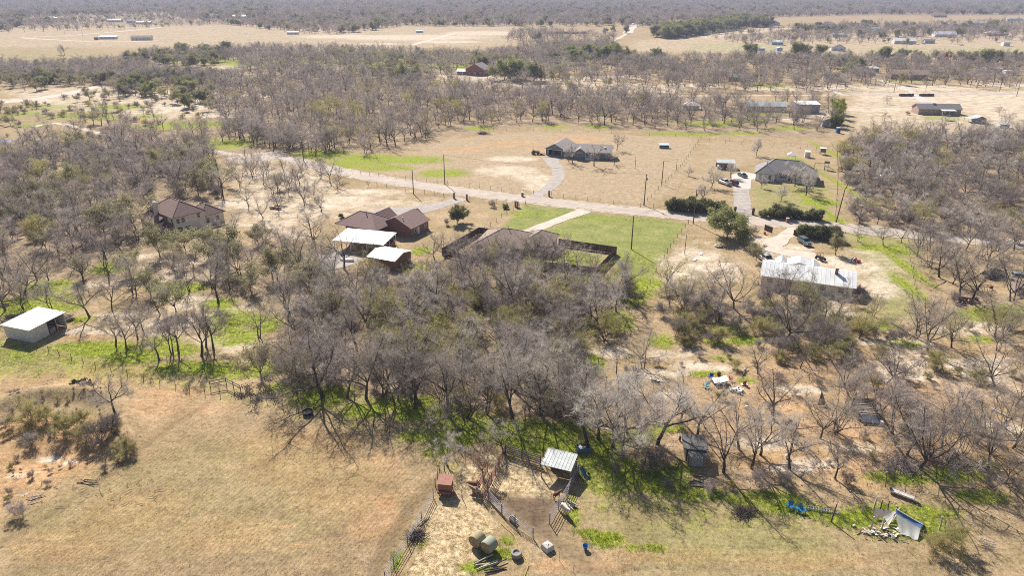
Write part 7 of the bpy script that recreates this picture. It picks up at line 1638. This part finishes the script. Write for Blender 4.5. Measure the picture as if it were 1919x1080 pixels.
for i,(x,y,h,l) in enumerate([(1616,961,1.75,'leftmost upright pale post by the tarp shelter'),(1637,955,1.9,'thick white post standing at the left of the plywood sheet'),(1632,992,1.9,'lower white post left of the tarp shelter'),(1652,993,1.8,'pale forked post right before the tarp shelter'),(1650,955,1.5,'thin dark post behind the plywood sheet'),(1664,956,1.4,'thin dark post at the right end of the plywood sheet'),(1760,993,2.0,'pale leaning post standing right of the tarp shelter'),(1770,990,1.2,'short brown stick right of the tarp shelter')]):
    th=thing('wooden_post',l,'post',G(x,y),R(i*25)); m=MB(); w=.07 if 'thin' in l or 'stick' in l else .12; m.tube([(0,0,-.2),(.04*(i%3),.0,h*.5),(.09*(i%2)+.12*(i==6),.0,h)],[w,w*.95,w*.85],6); m.build('shaft',M_DARKWOOD if 'dark' in l or 'brown' in l else M_PALEWOOD,th); m=MB(); m.tube([(.09*(i%2)+.12*(i==6),0,h),(.09*(i%2)+.12*(i==6),0,h+.03)],w*.7,6); m.build('top_cut',M_PALEWOOD,th)
th=thing('plywood_sheet','grey plywood sheet leaning low beside the tarp shelter','plywood',G(1652,971),R(-10)); m=MB(); m.plate([(-1.05,-.5,.25),(1.05,-.5,.35),(1.1,.5,.95),(-1.0,.5,.85)],.05); m.build('sheet',M_OLDWOOD,th)
for x in (-.9,.95): m=MB(); m.bar((x,.45,0),(x,.45,.85),.08); m.build('prop',M_DARKWOOD,th)
th=thing('white_bucket','dented white bucket below the tarp shelter','bucket',G(1673,1010)); m=MB(); m.lathe([(.16,0),(.2,.4),(.18,.4),(.14,.03)],12); m.build('pail',M_TRIM,th); m=MB(); m.tube([(-.19,0,.38),(0,-.12,.5),(.19,0,.38)],.012,4); m.build('bail',M_STEEL,th)
rj=random.Random(31); th=thing('scrap_heap','litter of pale boards and rags round the tarp shelter','scrap',G(1665,997))
for i in range(46): m=MB(); m.cbox((rj.gauss(-.3,2.0),rj.gauss(0,.7)-.35*rj.random(),.05+.1*rj.random()),(rj.uniform(.2,1.1),rj.uniform(.08,.25),.04),rj.uniform(-1.2,.6),rj.uniform(-.15,.15)); m.build('scrap_piece',rj.choice([M_PALEWOOD,M_TRIM,M_OLDWOOD,M_PALEWOOD,M_RUSTY]),th)
th=thing('white_feed_trough','long white half-pipe trough tilted on the grass','trough',G(1690,930),R(-38)); m=MB(); n=10; vs=[]
for i in range(n+1):
    t=math.pi*(1.0+i/n)
    for x in (-1.5,1.5): vs.append((x,.42*math.cos(t),.46+.42*math.sin(t)))
for i in range(n+1):
    t=math.pi*(1.0+i/n)
    for x in (-1.5,1.5): vs.append((x,.38*math.cos(t),.47+.38*math.sin(t)))
k=2*(n+1); m.add(vs,[(2*i,2*i+1,2*i+3,2*i+2) for i in range(n)]+[(k+2*i+2,k+2*i+3,k+2*i+1,k+2*i) for i in range(n)]+[(0,k,k+1,1),(2*n,2*n+1,k+2*n+1,k+2*n)]); m.build('trough_wall',M_TRIM,th,True); m=MB(); m.box(-1.45,1.45,-.33,.33,.36,.40); m.build('trough_filling',M_PALEWOOD,th)
for x in (-1.5,1.46): m=MB(); m.lathe([(.4,0),(.4,.04)],14,M=Matrix.Translation((x,0,.46))@Matrix.Rotation(R(90),4,'Y')); m.build('end_plate',M_DARK,th)
# fire pit circle
th=thing('fire_pit','round stone fire pit half covered by a bent white metal sheet','fire pit',G(1349,719)); rng=random.Random(2)
for ring in range(2):
    for i in range(12):
        t=2*math.pi*(i+.5*ring)/12; m=MB(); m.rock((1.0*math.cos(t),1.0*math.sin(t),.15+.26*ring),(.28,.2,.17),rng); m.build('stone',M_OLDWOOD if (i+ring)%3 else M_BRICKWALL,th)
m=MB(); n=8; vs=[]
for i in range(n+1):
    u=i/n; x=-1.25+2.5*u
    for y,z in ((-.95,.62),(.75,.62)): vs.append((x,y+.35*u,z+.75*max(0,u-.4)**1.5+.03*math.sin(u*9)))
m.add(vs,[(2*i,2*i+2,2*i+3,2*i+1) for i in range(n)]); m.build('metal_sheet',M_WHITEMETAL,th,True)
m=MB(); m.lathe([(.02,.12),(.85,.14)],14); m.build('ash_bed',M_DARK,th)
adirondack('teal garden chair left of the fire pit',1323,726,-60,mat('teal_plastic',(.10,.42,.42),(.05,.26,.36),1,rough=.4)); 
def campchair(label,px,py,rz,c):
    th=thing('camp_chair',label,'chair',G(px,py),R(rz)); mm=mat('canvas_%d_%d'%(px,py),c)
    m=MB(); m.plate([(-.3,-.28,.42),(.3,-.28,.42),(.3,.25,.4),(-.3,.25,.4)],.03); m.build('seat',mm,th); m=MB(); m.plate([(-.3,.25,.42),(.3,.25,.42),(.32,.45,.95),(-.32,.45,.95)],.03); m.build('backrest',mm,th)
    for s_ in (-1,1):
        m=MB(); m.bar((s_*.3,-.3,0),(s_*.3,.3,.45),.03); m.build('leg',M_STEEL,th); m=MB(); m.bar((s_*.3,.3,0),(s_*.3,-.3,.6),.03); m.build('leg',M_STEEL,th); m=MB(); m.box(s_*.33-.04,s_*.33+.04,-.3,.3,.6,.63); m.build('arm_rest',mm,th)
campchair('blue chair upper left of the fire pit',1331,711,-40,(.02,.10,.42)); campchair('bright red chair right of the fire pit',1370,714,70,(.48,.05,.05))
th=thing('maroon_barrel','small maroon barrel behind the fire pit','barrel',G(1347,704)); m=MB(); m.lathe([(.26,0),(.3,.1),(.31,.3),(.3,.55),(.26,.62)],14); m.build('shell',mat('maroon',(.13,.02,.03),rough=.4),th,True); m=MB(); m.lathe([(.24,.62),(.24,.65)],14); m.build('lid',mat('maroon',(.13,.02,.03)),th)
th=thing('rusty_barrel','rusty barrel on white blocks right of the fire pit','barrel',G(1395,722)); m=MB(); m.lathe([(.28,.12),(.3,.2),(.28,.35),(.3,.5),(.28,.65),(.3,.8),(.27,.88)],14); m.build('shell',M_RUSTY,th,True); m=MB(); m.box(-.5,-.2,-.2,.2,0,.14); m.box(.2,.5,-.2,.2,0,.14); m.build('blocks',M_TRIM,th)
rj=random.Random(9); th=thing('junk_heap','heap of white and dark household junk below the rusty barrel','junk',G(1380,733))
for i in range(30): m=MB(); m.cbox((rj.gauss(0,.7),rj.gauss(0,.35),.1+.25*rj.random()),(rj.uniform(.15,.6),rj.uniform(.12,.35),rj.uniform(.05,.3)),rj.uniform(0,3),rj.uniform(-.5,.5)); m.build('junk_piece',rj.choice([M_TRIM,M_TRIM,M_TRIM,M_PALEWOOD,M_DARK,M_SKYBLUE]),th)
th=thing('white_pail','white pail standing alone below the junk heap','bucket',G(1398,766)); m=MB(); m.lathe([(.18,0),(.23,.5),(.2,.5),(.16,.03)],12); m.build('pail',M_TRIM,th); m=MB(); m.lathe([(.2,.5),(.2,.53)],12); m.build('lid',M_TRIM,th)
th=thing('white_jug','rounded white jug on the bare dirt below the sapling','jug',G(1475,859)); m=MB(); m.lathe([(.2,0),(.3,.12),(.32,.4),(.2,.55),(.08,.62),(.08,.7)],12); m.build('jug_body',M_TRIM,th,True); m=MB(); m.lathe([(.09,.7),(.09,.75)],8); m.build('cap',M_TRIM,th)
for (x,y,rz,l) in [(1225,712,-35,'white scrap sheet on the dirt at the tips of the pale trees'),(1238,715,-20,'second white scrap sheet just right of the first')]:
    th=thing('scrap_sheet',l,'scrap',G(x,y),R(rz)); m=MB(); m.plate([(-.7,-.25,.06),(.7,-.2,.12),(.65,.25,.1),(-.7,.22,.05)],.04); m.build('sheet',M_TRIM,th); m=MB(); m.plate([(-.3,-.1,.14),(.5,-.1,.18),(.5,.3,.2),(-.3,.3,.16)],.03); m.build('sheet',M_PALEWOOD,th)
# collapsed shed, tarp on a frame, bench of planks
th=thing('collapsed_shed','dark collapsed wooden shed with fallen boards and blue sheet','shed',G(1622,778),R(-8))
rj=random.Random(12)
m=MB(); m.box(-1.6,1.6,1.8,1.95,0,1.9); m.build('rear_wall',M_DARKWOOD,th); m=MB(); m.box(1.55,1.68,-1.6,1.9,0,1.6); m.build('side_wall',M_OLDWOOD,th); m=MB(); m.box(-1.68,-1.55,-1.6,1.9,0,1.2); m.build('side_wall',M_DARKWOOD,th)
for i in range(9): m=MB(); y=1.1-i*.33; m.cbox((rj.uniform(-.1,.1),y,1.55-.09*i+rj.uniform(-.04,.04)),(3.2+rj.uniform(-.3,.3),.28,.05),rj.uniform(-.05,.05),rj.uniform(-.2,.2)); m.build('fallen_board',rj.choice([M_OLDWOOD,M_DARKWOOD,M_OLDWOOD]),th)
m=MB(); m.plate([(-1.5,-2.6,.35),(1.2,-2.7,.3),(1.4,-1.6,.95),(-1.4,-1.5,.95)],.05); m.build('blue_sheet',mat('dull_blue_sheet',(.10,.12,.16)),th); m=MB(); m.cbox((1.5,-2.5,.3),(.5,.5,.6)); m.build('pale_box',M_TRIM,th)
for x,z in ((1.75,1.9),(-1.7,1.3)): m=MB(); m.bar((x,1.9,0),(x,1.9,z+.3),.12); m.build('corner_post',M_PALEWOOD,th)
th=thing('brown_tarp_tent','brown tarp hung over a leaning frame left of the collapsed shed','tarp',G(1536,756),R(20)); m=MB(); m.plate([(-.9,-.5,.05),(.1,-.9,.05),(.25,.3,2.1)],.03); m.plate([(.1,-.9,.05),(.9,-.4,.05),(.25,.3,2.1)],.03); m.build('tarp',mat('brown_tarp',(.20,.10,.06),(.07,.04,.03),1.2),th); m=MB(); m.bar((.3,.35,0),(.25,.3,2.3),.08); m.build('pole',M_PALEWOOD,th)
th=thing('plank_bench','two pale planks laid across white blocks right of the collapsed shed','planks',G(1711,773),R(-14))
for y in (-.45,.55): m=MB(); m.box(-1.6,1.5,y-.18,y+.18,.42,.48); m.build('plank',M_PALEWOOD,th)
for x in (-.9,.2,1.1): m=MB(); m.box(x-.08,x+.08,-1.1,1.2,.28,.42); m.build('crossbeam',M_TRIM,th); m=MB(); m.box(x-.12,x+.12,-1.0,-.8,0,.28); m.box(x-.12,x+.12,.9,1.1,0,.28); m.build('block',M_TRIM,th)
# junk at the right edge
rj=random.Random(21); th=thing('scrap_metal_heap','heap of rusty red scrap metal under the large bare tree','scrap',G(1810,566))
for i in range(40): m=MB(); m.cbox((rj.gauss(0,1.3),rj.gauss(0,.5),.2+.5*rj.random()),(rj.uniform(.3,1.4),rj.uniform(.1,.4),rj.uniform(.05,.4)),rj.uniform(0,3),rj.uniform(-.7,.7)); m.build('scrap_piece',rj.choice([M_RUSTY,M_RUSTY,M_DARK,M_DARKWOOD]),th)
rj=random.Random(22); th=thing('red_machinery','red rusty farm implement standing in the shade behind the scrap heap','implement',G(1848,545),R(15))
m=MB(); m.bar((-1.8,0,.9),(1.8,0,.9),.14); m.bar((-1.8,.9,.9),(1.8,.9,.9),.14)
for x in (-1.6,-.5,.6,1.7): m.bar((x,0,.9),(x,.9,.9),.1)
m.build('implement_frame',M_RUSTY,th)
for x in (-1.5,-.8,-.1,.6,1.3): m=MB(); m.bar((x,0,.9),(x+.2,-.3,.0),.08); m.build('tine',M_RUSTY,th)
for s_ in (-1,1): m=MB(); m.lathe([(.32,-.1),(.38,-.06),(.38,.06),(.32,.1)],12,M=Matrix.Translation((s_*1.9,.5,.38))@Matrix.Rotation(R(90),4,'Y')); m.build('wheel',M_TYRE,th)
for (x,y,rz,l,k,c) in [(1862,518,20,'dark old truck parked under trees at the right edge','pickup',(.04,.045,.05)),(1915,525,-20,'pale green old car cut by the right edge','suv',(.42,.47,.42))]: vehicle(l,x,y,rz,k,paintm('old_paint_%d'%x,c),'car')
rj=random.Random(23); th=thing('red_junk_pile','red and white junk piled under the eave at the right edge','junk',G(1912,556))
for i in range(24): m=MB(); m.cbox((rj.gauss(0,.6),rj.gauss(0,.5),.2+.5*rj.random()),(rj.uniform(.2,.8),rj.uniform(.1,.4),rj.uniform(.1,.4)),rj.uniform(0,3),rj.uniform(-.5,.5)); m.build('junk_piece',rj.choice([M_TRIM,M_RUSTY,mat('red_plastic',(.5,.05,.04)),M_DARK]),th)
dwelling('edge_hut','brown low hut roof cut by the right edge of the photo',1930,556,5,5,2.0,2.8,-15,M_OLDWOOD,M_TANSHINGLE,'gx',1,'hut')
th=thing('porta_cabin','bright blue upright cabin below the columnar trees','cabin',G(1570,249)); m=MB(); m.box(-.75,.75,-.7,.7,0,2.3); m.build('body',mat('royal_blue',(.02,.09,.36),rough=.45),th); m=MB(); m.box(-.8,.8,-.75,.75,2.3,2.45); m.build('roof',M_TRIM,th); m=MB(); m.box(-.45,.45,-.74,-.69,.1,2.0); m.build('door',mat('royal_blue_door',(.02,.07,.28)),th)
# scattered stones and sticks
rj=random.Random(77)
m=MB()
for i in range(900):
    x=rj.uniform(1150,1919); y=rj.uniform(600,1000); p=G(x,y)
    if y>960-(1919-x)*.0 and x<1600: continue
    s=rj.uniform(.04,.13); m.rock((p.x,p.y,s*.3),(s,s*.8,s*.5),rj,5)
for i in range(260):
    x=rj.uniform(0,470); y=rj.uniform(560,980); p=G(x,y); s=rj.uniform(.03,.09); m.rock((p.x,p.y,hz(p.x,p.y)+s*.2),(s,s*.8,s*.5),rj,5)
o=m.build('loose_stones',M_PALEWOOD); tag(o,'loose stones and litter scattered on the bare ground','stones',None,'stuff')
m=MB()
def sticks(n,x0,x1,y0,y1):
    for i in range(n):
        p=pt((rj.uniform(x0,x1),rj.uniform(y0,y1)),.05); a=rj.uniform(0,6.28); l=rj.uniform(.3,1.3); m.bar(p,p+Vector((math.cos(a)*l,math.sin(a)*l,rj.uniform(-.02,.1))),rj.uniform(.02,.05))
sticks(700,1150,1919,640,960); sticks(380,500,1100,700,810); sticks(200,0,420,560,740); sticks(300,1230,1900,490,640); sticks(60,20,300,880,960)
o=m.build('fallen_sticks',M_TWIG); tag(o,'fallen twigs and sticks lying on the ground','sticks',None,'stuff')

# ------------------------------------------------------------------ grass
M_DRY=mat('dry_blades',(0.58,0.45,0.26),(0.42,0.32,0.18),.6,rough=1,rnd=.3,thin=.35)
M_GRN=mat('green_blades',(0.34,0.43,0.035),(0.20,0.28,0.02),.6,rough=1,rnd=.35,thin=.4)
M_STRAWB=mat('straw_blades',(0.62,0.48,0.27),(0.45,0.34,0.18),.8,rough=1,thin=.3)
def tuft(seed,n,h,sp,w,flat=0.0):
    r=random.Random(seed); vs=[];fs=[]
    for i in range(n):
        a=r.uniform(0,6.28); o=Vector((r.gauss(0,sp),r.gauss(0,sp),-.02)); d=Vector((math.cos(a)*r.uniform(.2,.8+flat),math.sin(a)*r.uniform(.2,.8+flat),1-flat*.8)).normalized()
        spike(vs,fs,o,d,h*r.uniform(.5,1.2),w,r)
    return vs,fs
def sample_mask(key,n,seed,thr,y0=44,y1=190,extra=None,px=None):
    """random spots on the land, kept where the soil is of that kind"""
    r=np.random.default_rng(seed); out=[]
    u=r.random(n); d=y0*(y1/y0)**u; X=r.uniform(-.95,.95,n)*d; Y=d
    i=np.clip(np.searchsorted(gy,Y),1,ny-1); j=np.clip(np.searchsorted(gx,X),1,nx-1)
    v=MASKS[key][i,j] if key else np.ones(n)
    k=v*(0.6+.8*vnoise(X,Y,2.1,seed))>thr
    if extra is not None: k&=extra(i,j)
    return X[k],Y[k]
def grass(name,label,mt,tufts,X,Y,seed,s0,s1):
    r=np.random.default_rng(seed); n=len(X)
    me=bpy.data.meshes.new(name); Vv=[];Ff=[];base=0; tr=[np.array([tuple(p) for p in t[0]],np.float32) for t in tufts]
    allv=[];allf=[]
    zz=relief(X,Y); pick=r.integers(0,len(tr),n); an=r.uniform(0,6.283,n); sc=r.uniform(s0,s1,n)
    for k,t in enumerate(tr):
        m_=pick==k; c,s=np.cos(an[m_]),np.sin(an[m_]); q=sc[m_]
        P=np.empty((m_.sum(),len(t),3),np.float32)
        P[:,:,0]=(t[None,:,0]*c[:,None]-t[None,:,1]*s[:,None])*q[:,None]+X[m_][:,None]
        P[:,:,1]=(t[None,:,0]*s[:,None]+t[None,:,1]*c[:,None])*q[:,None]+Y[m_][:,None]
        P[:,:,2]=t[None,:,2]*q[:,None]+zz[m_][:,None]-.05
        allv.append(P.reshape(-1,3))
    A=np.concatenate(allv); nt=len(A)//3
    me.vertices.add(len(A)); me.vertices.foreach_set('co',A.ravel()); me.loops.add(nt*3); me.loops.foreach_set('vertex_index',np.arange(nt*3,dtype=np.int32)); me.polygons.add(nt); me.polygons.foreach_set('loop_start',np.arange(nt,dtype=np.int32)*3); me.update(calc_edges=True); me.materials.append(mt)
    o=link(name,me); tag(o,label,'grass',None,'stuff'); print(name,nt)
nomud=lambda i,j:(MASKS['mud'][i,j]<.3)&(MASKS['straw'][i,j]<.3)&(MASKS['pale'][i,j]<.6)
X,Y=sample_mask(None,90000,1,.42,44,170,nomud); grass('dry_grass','short dry winter grass covering the open ground',M_DRY,[tuft(k,6,.13,.16,.012,.3) for k in range(5)],X,Y,2,.6,1.4)
X,Y=sample_mask('green',150000,3,.42,50,200,nomud); grass('green_grass','bright green winter grass and weeds in patches',M_GRN,[tuft(20+k,8,.2,.15,.02,.2) for k in range(5)],X,Y,4,.6,1.5)
X,Y=sample_mask('straw',60000,5,.5,50,80); grass('loose_hay','loose hay strewn over the feeding yard',M_STRAWB,[tuft(40+k,8,.3,.16,.014,.85) for k in range(4)],X,Y,6,.5,1.2)

# ------------------------------------------------------------------ the air
hm = bpy.data.materials.new('haze_air'); hm.use_nodes = True
for n in list(hm.node_tree.nodes):
    if n.type == 'BSDF_PRINCIPLED': hm.node_tree.nodes.remove(n)
pv = hm.node_tree.nodes.new('ShaderNodeVolumePrincipled')
pv.inputs['Color'].default_value = (0.70, 0.74, 1.0, 1)
pv.inputs['Density'].default_value = 0.00017
pv.inputs['Anisotropy'].default_value = 0.0
hm.node_tree.links.new(pv.outputs[0], hm.node_tree.nodes['Material Output'].inputs['Volume'])
mb = MB(); mb.box(-5400, 5400, -200, 9200, -4, 75)
o = mb.build('haze', hm); o['kind'] = 'stuff'
